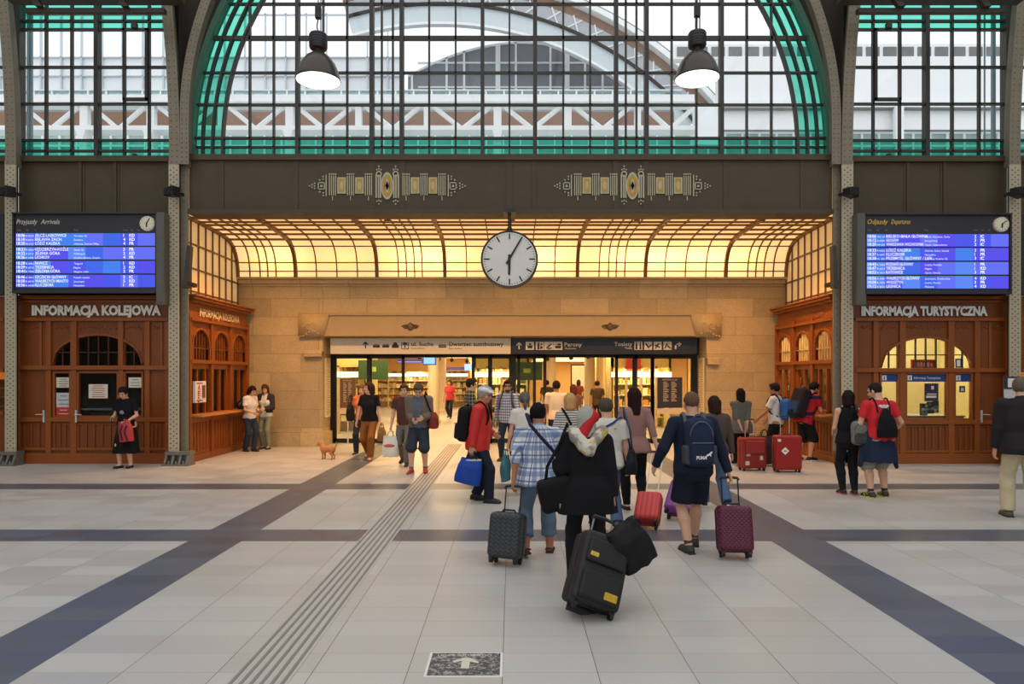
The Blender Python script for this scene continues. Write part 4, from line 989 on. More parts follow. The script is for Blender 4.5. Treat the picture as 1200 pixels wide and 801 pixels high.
# ================================================================= wayfinding signs over the doors
D = 18.28; zs0, zs1 = Z(414.5, D), Z(396, D)
def sign(a, b, base, label):
    r = empty('wayfinding_sign', (X((a + b) / 2, D), D, zs0), label=label, cat='sign'); ox = X((a + b) / 2, D)
    o = MB().box(X(a, D) - ox, X(b, D) - ox, 0, .16, 0, zs1 - zs0).build('board', base, r, bevel=.006)
    return r, (lambda px: X(px, D) - ox), (lambda py: Z(py, D) - zs0)
M_SGW = mat((206, 196, 176), .5, 0, .03); M_NAVY = mat((24, 28, 44), .45, 0, .08)
r, L, Q = sign(387, 598.5, M_SGW, 'pale sign band with black arrow and lettering ul. Sucha over the left doors')
g = MB()
def arrow_up(g, L, Q, px, top, bot):
    c = (top + bot) / 2; g.prism([(L(px - .7), Q(bot)), (L(px + .7), Q(bot)), (L(px + .7), Q(top + 1.5)), (L(px - .7), Q(top + 1.5))], -.006, 0)
    for s in (-1, 1):
        p = [(L(px), Q(top)), (L(px), Q(top + 2)), (L(px + s * 3), Q(top + 4.6)), (L(px + s * 3), Q(top + 2.8))]; g.prism(p if s < 0 else p[::-1], -.006, 0)
arrow_up(g, L, Q, 428.3, 399.8, 408)
for a, b in ((437, 445), (448, 456)):    # tram and bus
    g.box(L(a), L(b), -.006, 0, Q(407), Q(404.5)); g.box(L(a + 1), L(b - .5), -.006, 0, Q(404.2), Q(403.4))
g.prism([(L(459.3), Q(407.5)), (L(467.3), Q(407.5)), (L(467.3), Q(404.5)), (L(465.8), Q(403.5)), (L(464.8), Q(401)), (L(461.6), Q(401)), (L(460.6), Q(403.5)), (L(459.3), Q(404.5))], -.006, 0)
for a, b, c, d in ((470.3, 471, 401, 409), (478.3, 479, 401, 409), (470.3, 479, 408.3, 409), (470.3, 473, 401, 401.7), (476.3, 479, 401, 401.7)): g.box(L(a), L(b), -.006, 0, Q(d), Q(c))
arrow_up(g, L, Q, 474.6, 400.3, 407.3)
g.box(L(513.8), L(523), -.006, 0, Q(407), Q(405.4)); g.box(L(514), L(522.6), -.006, 0, Q(404.8), Q(403.6))
g.build('pictograms', M_BLACK, r)
g = MB(); put_text(g, 'ul. Sucha', L(482), 0, Q(405.2), Q(400.2) - Q(405.2), L(508) - L(482), bold=.015); put_text(g, 'Sucha Street', L(482), 0, Q(408.8), .05, L(497) - L(482))
put_text(g, 'Dworzec autobusowy', L(526.3), 0, Q(405.2), Q(400.2) - Q(405.2), L(590) - L(526.3), bold=.015); put_text(g, 'Bus station', L(526.5), 0, Q(409), .05, L(541) - L(526.5))
g.build('lettering', M_BLACK, r)
r, L, Q = sign(599.5, 817, M_NAVY, 'dark navy sign band with white pictograms Perony and Toalety over the right doors')
g = MB(); arrow_up(g, L, Q, 608.3, 400.5, 409)
for a, b in ((616, 625.7), (627.8, 637.3), (638, 648.5), (648.8, 659), (743.5, 752.8), (755, 764), (766, 775.3), (777.5, 787)): g.box(L(a), L(b), -.005, 0, Q(409.7), Q(400.2))
put_text(g, 'Perony', L(661.5), 0, Q(405.6), Q(400.8) - Q(405.6), L(681.8) - L(661.5), bold=.01); put_text(g, 'Platforms', L(662), 0, Q(409), .05, L(675) - L(662))
put_text(g, 'Toalety', L(719.8), 0, Q(405), Q(400.4) - Q(405), L(741) - L(719.8), bold=.01); put_text(g, 'Toilets', L(732), 0, Q(408.6), .05, L(740.5) - L(732))
g.box(L(790.8), L(792.6), -.006, 0, Q(409), Q(402.2)); g.box(L(790.8), L(796.5), -.006, 0, Q(403.8), Q(402.2)); g.prism([(L(795.5), Q(405.8)), (L(798.8), Q(403)), (L(795.5), Q(400.2))], -.006, 0)
g.build('lettering', M_SGW, r)
g = MB()
def fig(c, sk=0):
    g.lathe([(0, .006), (.022, .006), (.022, 0)], (L(c), -.005, Q(401.6)), 10, 'y'); g.prism([(L(c - 1.3), Q(409)), (L(c + 1.3), Q(409)), (L(c + 1.1 - sk), Q(402.6)), (L(c - 1.1 + sk), Q(402.6))], -.011, -.005)
fig(745.8); fig(750.4, .5); fig(631, 0)
g.box(L(618), L(624), -.011, -.005, Q(408), Q(404.5)); g.box(L(620), L(622.5), -.011, -.005, Q(404), Q(402)); g.box(L(633), L(636), -.011, -.005, Q(408.5), Q(405.5)); g.box(L(633.5), L(635.5), -.011, -.005, Q(404.5), Q(402.5))
for a, b in (((640, 408), (646, 403)), ((642, 408.5), (647, 407.5)), ((756.5, 402), (760, 407)), ((759, 407.5), (763, 404)), ((767.5, 404), (773, 407)), ((768, 408), (772, 402)), ((779, 408), (782, 402)), ((782, 405), (786, 408))):
    g.tube([(L(a[0]), -.008, Q(a[1])), (L(b[0]), -.008, Q(b[1]))], .018, 6)
g.box(L(650.5), L(657.5), -.011, -.005, Q(408), Q(405)); g.box(L(653), L(657.5), -.011, -.005, Q(404.5), Q(402.5))
g.build('pictograms', M_NAVY, r)

# ================================================================= glass doors
def doors(name, panels, x0, x1):
    r = empty(name, (0, 0, 0), kind='structure'); D = DS; zt = Z(414.5, D); f = MB()
    f.box(X(x0, D), X(x1, D), D - .05, D + .12, zt - .1, zt + .02)
    for a, b, kind in panels:
        xa, xb = X(a, D), X(b, D); y = D if kind == 'f' else D - .09
        p = MB(); fw = .085
        for q in ((xa, xa + fw), (xb - fw, xb)): p.box(q[0], q[1], y - .03, y + .03, 0, zt - .05)
        p.box(xa, xb, y - .03, y + .03, 0.01, .13); p.box(xa, xb, y - .03, y + .03, zt - .13, zt - .05)
        o = p.build('fixed_leaf' if kind == 'f' else 'sliding_leaf', mat((34, 30, 24), .4, .2), r)
        MB().box(xa + fw, xb - fw, y - .004, y + .004, .13, zt - .13).build('glass_pane', G_DOOR, o)
        if kind == 's':
            hb = MB(); hx = xb - .1 if a < 500 or 590 < a < 640 else xa + .1; hb.tube([(hx, y - .03, .9), (hx, y - .08, .92), (hx, y - .08, 1.3), (hx, y - .03, 1.32)], .012); hb.build('pull_handle', M_CHROME, o)
    f.build('header', mat((34, 30, 24), .4, .2), r)
    sn = MB(); xm = X((x0 + x1) / 2 - 2, D); sn.box(xm - .1, xm + .1, D - .2, D - .05, zt - .1, zt + .04); sn.build('motion_sensor', M_BLACK, r)
doors('door_1', [(391, 436, 'f'), (431, 475, 's'), (553, 577, 's'), (572, 600, 'f')], 390, 601)
doors('door_2', [(601, 628, 'f'), (606, 640, 's'), (720, 746, 's'), (741, 766, 'f'), (763, 813, 'f')], 601, 814)
mb = MB(); 
for a, b in ((386, 391.5), (597.5, 604), (811, 816)): mb.box(X(a, DS), X(b, DS), DS - .08, DS + .15, 0, Z(412, DS))
mb.box(X(372, DS), X(832, DS), DS - .12, DS + .3, Z(415, DS), 3.1); struct(mb.build('trim_10', mat((34, 30, 24), .4, .2)))
# pale plates with rows of print on the door reveals
for sx, xr, lb in ((1, OX0, 'tall white wall plate with small print on the left door reveal'), (-1, OX1, 'tall white wall plate with small print on the right door reveal')):
    o = MB().box(xr + sx * .002, xr + sx * .03, 18.3, 18.78, .75, 2.35).build('notice_plate', mat((240, 222, 178), .5), None, label=lb, cat='notice')
    t_ = MB()
    for k in range(34): t_.box(xr + sx * .03, xr + sx * .033, 18.36, 18.72 - .1 * (k % 3 == 0), 2.3 - k * .045, 2.315 - k * .045)
    t_.build('print', mat((150, 120, 80), .7), o)

# ================================================================= information stands
def info_stand(px, D, y0, y1, wpx, col, label, legpx):
    r = empty('information_stand', (X(px, D), D, 0), label=label, cat='sign stand'); w_ = wpx * D / F / 2
    z0, z1 = Z(y1, D), Z(y0, D)
    MB().box(-w_, w_, -.02, .03, z0, z1).build('board', col, r, bevel=.006)
    MB().box(-w_ - .02, w_ + .02, -.015, .03, z0 - .17, z0 - .02).build('lower_plate', mat((206, 186, 150), .6), r, label='cream lower plate')
    p = MB(); p.cyl((0, .02, 0), (0, .02, z1 - .1), .018); p.lathe([(0, .03), (.16, .02), (.18, 0), (0, 0)], n=24); p.build('post', M_CHROME, r, smooth='auto')
    t_ = MB(); put_text(t_, 'INFORMACJA', 0, -.02, z1 - .08, .04, w_ * 1.2, 'c')
    for k in range(11):
        z = z1 - .14 - k * .05
        for c in (-.55, .1): t_.box(w_ * c, w_ * c + w_ * (.42 if k % 3 else .3), -.024, -.018, z, z + .018)
    t_.build('print', mat((196, 180, 150), .6), r)
info_stand(407.5, 18.5, 443, 477.5, 18, mat((104, 74, 48), .6), 'brown information board on a post in front of the left glass doors', 405)
info_stand(785, 18.5, 442, 477.5, 29, mat((40, 38, 44), .6), 'dark information board with pale print on a post by the right glass doors', 785)
# roll-up banner at the right edge
D = 13.6; r = empty('banner_stand', (X(1196, D), D, 0), label='white roll-up banner with a dark header behind the man in the jacket', cat='banner')
xa, xb = X(1177, D) - X(1196, D), X(1215, D) - X(1196, D)
MB().box(xa, xb, 0, .02, .06, Z(441, D)).build('sheet', mat((206, 204, 200), .6), r); MB().box(xa, xb, -.012, .015, Z(455.5, D), Z(441, D)).build('header', mat((40, 44, 66), .5), r)
MB().box(xa, xb, -.08, .12, 0, .06).build('base', M_CHROME, r, bevel=.01)
t_ = MB(); t_.box(xa + .06, xa + .22, -.016, -.01, Z(453.5, D), Z(443, D)); put_text(t_, 'KA', xa + .27, -.012, Z(448, D), .08, bold=.02); t_.build('lettering', M_WHITE, r)
# ================================================================= concourse beyond the doors
M_WARMW = mat((232, 190, 122), .7, 0, .06); M_LIGHTW = mat((238, 226, 200), .6, 0, .05)
D0, D1 = 19.4, 52.0
cl2 = empty('ceiling_2', (0, 0, 0), kind='structure')
mb = MB(); mb.box(-9, 9, D0, D1, 3.05, 3.15)
for k in range(16): y = 20.5 + k * 2.0; mb.box(-9, 9, y, y + .25, 2.9, 3.06)
mb.build('slats', mat((214, 164, 100), .6, 0, .12), cl2)
struct(MB().box(-48, 48, 19.3, 60, 3.16, 3.22).build('roof', mat((226, 226, 224), .8)))
def glow(name, parent, *bx, c=(255, 214, 150), s=3.0):
    m = MB()
    for b in bx: m.box(*b)
    return m.build(name, emis(c, s), parent)
for k in range(12):
    y = 21.2 + k * 2.5
    glow('light_strip', cl2, (-4.2, -2.0, y, y + .18, 2.88, 2.95), (1.4, 5.2, y, y + .18, 2.88, 2.95))
mb = MB(); mb.box(-9.2, -9, D0, D1, 0, 3.1); mb.box(9, 9.2, D0, D1, 0, 3.1); mb.box(-9, 9, D1, D1 + .2, 0, 3.1); mb.box(-9.2, OX0, DB + .8, D0, 0, 3.1); mb.box(OX1, 9.2, DB + .8, D0, 0, 3.1)
struct(mb.build('wall_concourse', M_WARMW))
for y, p in ((21, 230), (25, 300), (30, 380), (36, 420), (43, 450), (49, 300)):
    for x in (-4.0, 4.2):
        li = bpy.data.lights.new('concourse_lamp', 'AREA'); li.energy = p * .54; li.color = (1, .72, .36); li.shape = 'RECTANGLE'; li.size = 4; li.size_y = 2
        o = bpy.data.objects.new('concourse_lamp', li); COL.objects.link(o); o.location = (x, y, 2.86)
def shop(name, x0, x1, D, label, glowc, panel, side=0, z1=2.9):
    """shop front: frame, glass, shelves with goods blocks, bright fascia strip"""
    w_ = (x1 - x0); r = empty('shop', ((x0 + x1) / 2, D, 0), side, label=label, cat='shop'); h = w_ / 2
    mb = MB(); mb.box(-h, h, 1.4, 1.5, 0, z1); mb.box(-h, -h + .08, 0, 1.5, 0, z1); mb.box(h - .08, h, 0, 1.5, 0, z1); mb.box(-h, h, 0, .2, 2.15, z1); mb.build('walls', mat(panel, .6), r)
    glow('fascia_light', r, (-h, h, -.04, .0, 1.82, 2.0), c=glowc, s=2.2)
    MB().box(-h, h, .05, .06, .1, 2.1).build('glass_pane', G_DOOR, r)
    sh = MB()
    for k in range(5): sh.box(-h + .1, h - .1, .8, 1.4, .35 + k * .4, .38 + k * .4)
    sh.build('shelf', M_LIGHTW, r)
    gd = MB(); rg = random.Random(int(D * 10 + x0)); ms = [mat(c, .6) for c in ((232, 204, 140), (214, 150, 96), (242, 224, 178), (170, 156, 96), (150, 112, 76), (230, 180, 104))]
    for k in range(5):
        x = -h + .15
        while x < h - .3: ww = .1 + rg.random() * .16; gd.k = rg.randrange(6); gd.box(x, x + ww, .85, 1.2, .38 + k * .4, .38 + k * .4 + .12 + rg.random() * .18); x += ww + .03
    gd.build('goods', ms, r, kind='stuff'); 
    f = MB()
    for k in range(5): xx = -h + w_ * k / 4; f.box(xx - .04, xx + .04, 0, .1, 0, 2.2)
    f.build('mullions', mat((216, 190, 150), .5), r)
    li = bpy.data.lights.new('shop_lamp', 'AREA'); li.energy = 60; li.color = (1, .85, .6); li.size = 1.5; o = bpy.data.objects.new('shop_lamp', li); COL.objects.link(o); o.location = ((x0 + x1) / 2, D + .5, 2.1); 
    return r
shop('shop_front', -8.6, -4.6, 22.0, 'glazed shop with lit shelves behind the leftmost glass door', (255, 236, 190), (226, 206, 140))
shop('shop_front', -8.8, -2.6, 40.0, 'far glazed shop with a bright strip light seen through the open left doors', (255, 240, 210), (226, 180, 120))
shop('shop_front', -1.35, .6, 24.0, 'glazed shop seen through the middle glass panes between the two doorways', (255, 236, 190), (216, 204, 130))
shop('shop_front', 3.5, 5.6, 24.0, 'glazed shop with a red sign behind the right glass doors', (255, 240, 200), (220, 200, 130))
shop('shop_front', 5.9, 8.6, 21.5, 'warm lit shop front behind the rightmost glass panel', (255, 226, 170), (236, 196, 120))
o = MB().box(0, .5, -.05, 0, 0, .7).build('shop_sign', mat((206, 50, 40), .5, 0, .3, 14), None, loc=(4.0, 23.9, 2.05), label='red sheet hung in the shop window behind the right doors', cat='sign'); 
for x, D, wd, z0, lb in ((-4.9, 21.8, .95, 1.75, 'green sign panel in the shop window behind the left doors'), (.05, 23.8, 1.0, 1.72, 'green sign panel in the shop window between the doorways')):
    o = MB().box(0, wd, -.04, 0, 0, .62).build('shop_sign', mat((58, 92, 56), .5, 0, .1), None, loc=(x, D, z0), label=lb, cat='sign')
    MB().box(wd * .35, wd * .6, -.045, -.03, .25, .4).build('emblem', mat((170, 200, 90), .5), o)
# columns of the concourse, warm wall panels to the right
for k, (x, y) in enumerate([(-3.1, 27), (-3.6, 35), (-2.4, 43), (1.9, 33), (2.2, 41), (3.3, 29)]):
    r = empty('column_%d' % (5 + k), (x, y, 0), kind='structure'); m = MB().lathe([(.3, 0), (.3, .12), (.24, .16), (.22, 2.75), (.3, 2.85), (.3, 3.05)], n=24).build('shaft', mat((222, 206, 180), .4, 0, .08), r, smooth='auto')
mb = MB(); mb.box(3.6, 5.4, 27, 34, 0, 3.0); mb.box(5.4, 5.6, 26.9, 27, 0, 3); struct(mb.build('wall_panel', mat((240, 206, 140), .5, 0, .04)))
for k, (x, y, lb) in enumerate([(2.75, 32, 'white framed poster on the concourse wall seen through the right doorway')]):
    o = MB().box(0, .75, -.05, 0, 0, 1.55).build('poster', M_BLACK, None, loc=(x, y, .85), label=lb, cat='poster'); MB().box(.06, .69, -.06, -.04, .06, 1.49).build('sheet', mat((232, 230, 214), .5, 0, .08, 4), o)
# blue overhead departure band with screens
r = empty('overhead_sign', (-3.2, 25, 2.28), label='blue overhead sign band with a bright screen beyond the left doorway', cat='sign')
MB().box(-1.0, .42, 0, .1, .05, .2).build('band', mat((50, 52, 130), .5), r); MB().box(-.05, .42, -.06, .1, -.02, .32).build('screen_case', mat((60, 70, 170), .5), r); MB().box(-.02, .38, -.07, -.05, .02, .28).build('screen', emis((150, 205, 255), 1.3), r)
MB().box(-.98, -.1, -.005, .0, .08, .11).build('light_line', emis((200, 180, 255), 1.0), r)
m = MB(); m.cyl((-.8, .05, .2), (-.8, .05, .62), .02); m.cyl((.2, .05, .3), (.2, .05, .62), .02); m.build('hanger', M_DARK, r)
r = empty('overhead_sign', (-2.6, 36, 2.15), label='smaller blue overhead sign farther down the left passage', cat='sign')
MB().box(-1.2, 1.3, 0, .1, .02, .18).build('band', mat((60, 60, 130), .5), r); MB().box(.1, .55, -.05, .1, .0, .34).build('screen', emis((190, 220, 255), 1.3), r)
m = MB(); m.cyl((-.9, .05, .18), (-.9, .05, .75), .02); m.cyl((1.0, .05, .18), (1.0, .05, .75), .02); m.build('hanger', M_DARK, r)
for k, (x, y) in enumerate([(-3.9, 29), (-3.3, 31), (-2.9, 33), (-2.3, 35), (-1.9, 37), (1.6, 31), (2.5, 29), (3.0, 27)]):
    r = empty('spotlight', (x, y, 2.62), label='small black ceiling spotlight in the %s passage, %s along its row' % (('left', ['first', 'second', 'third', 'fourth', 'fifth'][k]) if k < 5 else ('right', ['third', 'second', 'first'][k - 5])), cat='spotlight', group='black ceiling spotlights in the passages')
    MB().cyl((0, -.14, 0), (0, .14, .03), .09, .07, 14).build('can', M_BLACK, r); MB().box(-.015, .015, -.015, .015, .05, .3).build('stem', M_BLACK, r)

# ================================================================= train shed outside the windows
M_WHP = mat((250, 251, 252), .6, 0, .02); M_GREY = mat((150, 152, 156), .6, 0, .1); M_BRICK = mat((146, 112, 92), .8, 0, .15, 6); M_GLZ = mat((170, 196, 192), .3, 0, .2, 1.5)
D = 33.0
br = empty('footbridge', (0, D, 0), label='white steel truss bridge crossing outside below the arched window', cat='bridge')
mb = MB(); mb.box(-30, X(812, D), -.3, .5, Z(121, D), Z(113.5, D)); mb.box(-30, X(812, D), -.4, .6, Z(123, D), Z(121, D)); mb.build('top_chord', M_WHP, br)
mb = MB(); mb.box(-30, X(815, D), -.3, .5, Z(154.5, D), Z(149.5, D)); mb.build('bottom_chord', M_WHP, br)
posts = [(340, 9), (420.5, 7), (500, 6), (583, 9), (665, 9), (747, 7), (100, 9), (178, 9), (260, 7), (20, 7)]
mb = MB(); 
for px, w_ in posts: mb.box(X(px - w_ / 2, D), X(px + w_ / 2, D), -.15, .15, Z(150, D), Z(122, D))
for px in (100, 178, 340, 583): mb.prism([(X(px - 3, D), Z(166, D)), (X(px + 3, D), Z(166, D)), (X(px + 6, D), Z(154, D)), (X(px - 6, D), Z(154, D))], -.4, .2); mb.box(X(px - 4.5, D), X(px + 4.5, D), -.2, .2, 3.22, Z(160, D))
mb.build('post', M_WHP, br)
mb = MB(); edges = sorted(p for p, _ in posts) + [822]
for a, b in zip(edges[:-1], edges[1:]):
    m_ = (a + b) / 2
    if b - a < 50: continue
    for p0, p1 in (((a + 4, 124), (m_ - 10, 148)), ((m_ - 10 + 2, 148), (b - 4, 124))) if False else ((((a + 8), 125), (m_ - 3, 149)), ((m_ + 3, 149), ((b - 8), 125))):
        mb.cyl((X(p0[0], D), 0, Z(p0[1], D)), (X(p1[0], D), 0, Z(p1[1], D)), .12, n=6)
mb.build('diagonal_brace', M_WHP, br)
mb = MB(); mb.box(-30, X(800, D), .2, .3, Z(113, D), Z(104, D)); mb.build('parapet_glass', glass((206, 224, 226), .1), br)
mb = MB()
for k in range(48): x = X(-240 + k * 21.3, D); mb.box(x - .04, x + .04, .15, .35, Z(113, D), Z(104, D))
mb.box(-30, X(800, D), .1, .4, Z(104.6, D), Z(103.6, D)); mb.build('railing', M_WHP, br)
D2 = 39.0
sh = empty('station_shed', (0, D2, 0), label='brick and glass station building behind the white bridge', cat='building')
mb = MB(); mb.box(X(-300, D2), X(790, D2), 0, .5, Z(151, D2), Z(131, D2)); mb.build('brick_wall', M_BRICK, sh)
mb = MB(); mb.box(X(-300, D2), X(790, D2), .1, .5, Z(131, D2), Z(120, D2)); mb.build('cornice', M_GREY, sh)
mb = MB(); mb.box(X(-300, D2), X(1500, D2), .1, .3, 3.22, Z(151, D2)); mb.build('glass_wall', M_GLZ, sh)
mb = MB()
for k in range(90): x = X(-290 + k * 20, D2); mb.box(x - .045, x + .045, -.05, .15, Z(230, D2), Z(154, D2))
for py in (155, 171): mb.box(X(-300, D2), X(1500, D2), -.06, .15, Z(py + 1, D2), Z(py - 1, D2))
mb.build('mullions', M_WHP, sh)
# glazed gable with white grid
D3 = 46.0; gb = empty('gable', (0, D3, 0), label='grey glazed arched gable with a white grid behind the clock axis', cat='building')
def gy(px): return 50 + ((px - 612) / 128.0) ** 2 * 34.0 + abs(px - 612) * .02
top = [(px, gy(px)) for px in range(478, 790, 8)]
poly = [(X(478, D3), 3.22), (X(786, D3), 3.22)] + [(X(a, D3), Z(min(b, 118), D3)) for a, b in reversed(top)]
MB().prism(poly, 0, .3).build('glazing', mat((132, 134, 142), .35, 0, .15, 2), gb)
mb = MB()
for px in (483, 523.5, 544, 604.5, 645, 685.5, 706): mb.box(X(px, D3) - .07, X(px, D3) + .07, -.1, .1, Z(113, D3), Z(gy(px), D3))
for px in (583.5, 664.5, 745): mb.box(X(px, D3) - .16, X(px, D3) + .16, -.12, .1, Z(113, D3), Z(gy(px), D3))
for py in (74, 85.5, 102.5, 111): mb.box(X(490, D3), X(770, D3), -.08, .1, Z(py + .9, D3), Z(py - .9, D3))
for (a, b), (c, d) in zip(top[:-1], top[1:]): mb.prism([(X(a, D3), Z(b + 1.5, D3)), (X(c, D3), Z(d + 1.5, D3)), (X(c, D3), Z(d - 1, D3)), (X(a, D3), Z(b - 1, D3))], -.1, .3)
mb.build('white_grid', M_WHP, gb)
# barrel roof edge: white arch, brown band, grey band
D4 = 42.0; rf = empty('barrel_roof', (0, D4, 0), label='curved roof edge with brown and grey bands sweeping down to the right outside', cat='roof')
ccx, ccz, sc = X(515, D4), Z(397, D4), D4 / F
for nm, R0, R1, m_, y0, y1 in (('white_rim', 419, 425, M_WHP, -.6, .4), ('rim_edge', 425, 426.5, M_GREY, -.6, 2), ('brown_band', 409, 419, M_BRICK, 0, .6), ('grey_band', 394, 409, mat((186, 188, 192), .6), .0, .5), ('inner_rim', 391.5, 394, M_DARK, -.1, .5), ('glazed_band', 372, 391.5, mat((214, 224, 228), .3, 0, .1), .1, .4), ('lower_rim', 369, 372, M_WHP, 0, .4)):
    mb = MB(); mb.arc(ccx, ccz, R0 * sc, R1 * sc, math.radians(40.5), math.radians(106), y0, y1, 48); mb.build(nm, m_, rf)
mb = MB()
for k in range(26):
    a = math.radians(41 + k * 1.9); mb.cyl((ccx + 394 * sc * math.cos(a), -.05, ccz + 394 * sc * math.sin(a)), (ccx + 409 * sc * math.cos(a + .03 * (1 if k % 2 else -1)), -.05, ccz + 409 * sc * math.sin(a + .035 * (1 if k % 2 else -1))), .05, n=5)
mb.build('lattice', M_WHP, rf)
# white building to the right
D5 = 36.0; wb = empty('annex_building', (X(1000, D5), D5, 0), label='plain white annex with a dark ribbon of windows outside on the right', cat='building'); ox = X(1000, D5)
def L(px): return X(px, D5) - ox
mb = MB(); mb.box(L(842), L(1500), 0, .6, Z(152, D5), Z(66, D5)); mb.box(L(790), L(1500), .3, .8, Z(66, D5), Z(48, D5)); mb.box(L(842), L(1500), -.3, .6, Z(128.5, D5), Z(120, D5)); mb.box(L(815), L(842), -.1, .6, Z(170, D5), Z(122, D5)); mb.build('walls', M_WHP, wb)
mb = MB()
for k in range(34): a = 792 + k * 20.3; mb.box(L(a + 3), L(a + 18.5), .25, .35, Z(63, D5), Z(52, D5))
mb.build('window', mat((120, 118, 118), .3, 0, .25, 3), wb)
mb = MB(); mb.box(L(842), L(1500), -.32, .0, Z(129.6, D5), Z(128.2, D5)); mb.box(L(842), L(1500), -.02, .1, Z(153.5, D5), Z(152, D5)); mb.build('shadow_strip', mat((120, 124, 124), .6), wb)  # solid grey strips coloured as shadow lines under the ledge and wall
mb = MB(); mb.box(L(1044), L(1053), -.5, -.2, Z(170, D5), Z(122, D5))
for k in range(20): mb.rivet(L(1048), -.5, Z(168 - k * 2.3, D5), .09)
mb.build('riveted_post', M_WHP, wb)
# lamp post tubes seen through the side windows
for px, lb in ((36, 'pale blue-grey drainpipe outside the left side window'), (1164, 'pale blue-grey drainpipe outside the right side window')):
    D = 17.0; r = MB(); r.cyl((X(px, D), D, 0), (X(px, D), D, 11), .055, n=12); r.cyl((X(px - 7, D), D + .1, 0), (X(px - 7, D), D + .1, 11), .02, n=8); r.build('drainpipe', mat((150, 165, 180), .4), None, label=lb, cat='pipe')
# pale glazed hall far behind on the left
D = 52.0; gh = empty('glazed_hall', (0, D, 0), label='very pale glazed hall front far behind on the arrivals side', cat='building')
MB().box(X(-60, D), X(470, D), .3, .6, 3.22, Z(66, D)).build('walls', mat((244, 246, 248), .7, 0, .02), gh)
mb = MB()
for k in range(22): x = X(-50 + k * 24, D); mb.box(x - .05, x + .05, .1, .3, 3.22, Z(14, D))
for py in (16, 66, 88): mb.box(X(-60, D), X(470, D), .1, .3, Z(py + .5, D), Z(py - .5, D))
mb.build('mullions', mat((206, 212, 216), .6), gh)
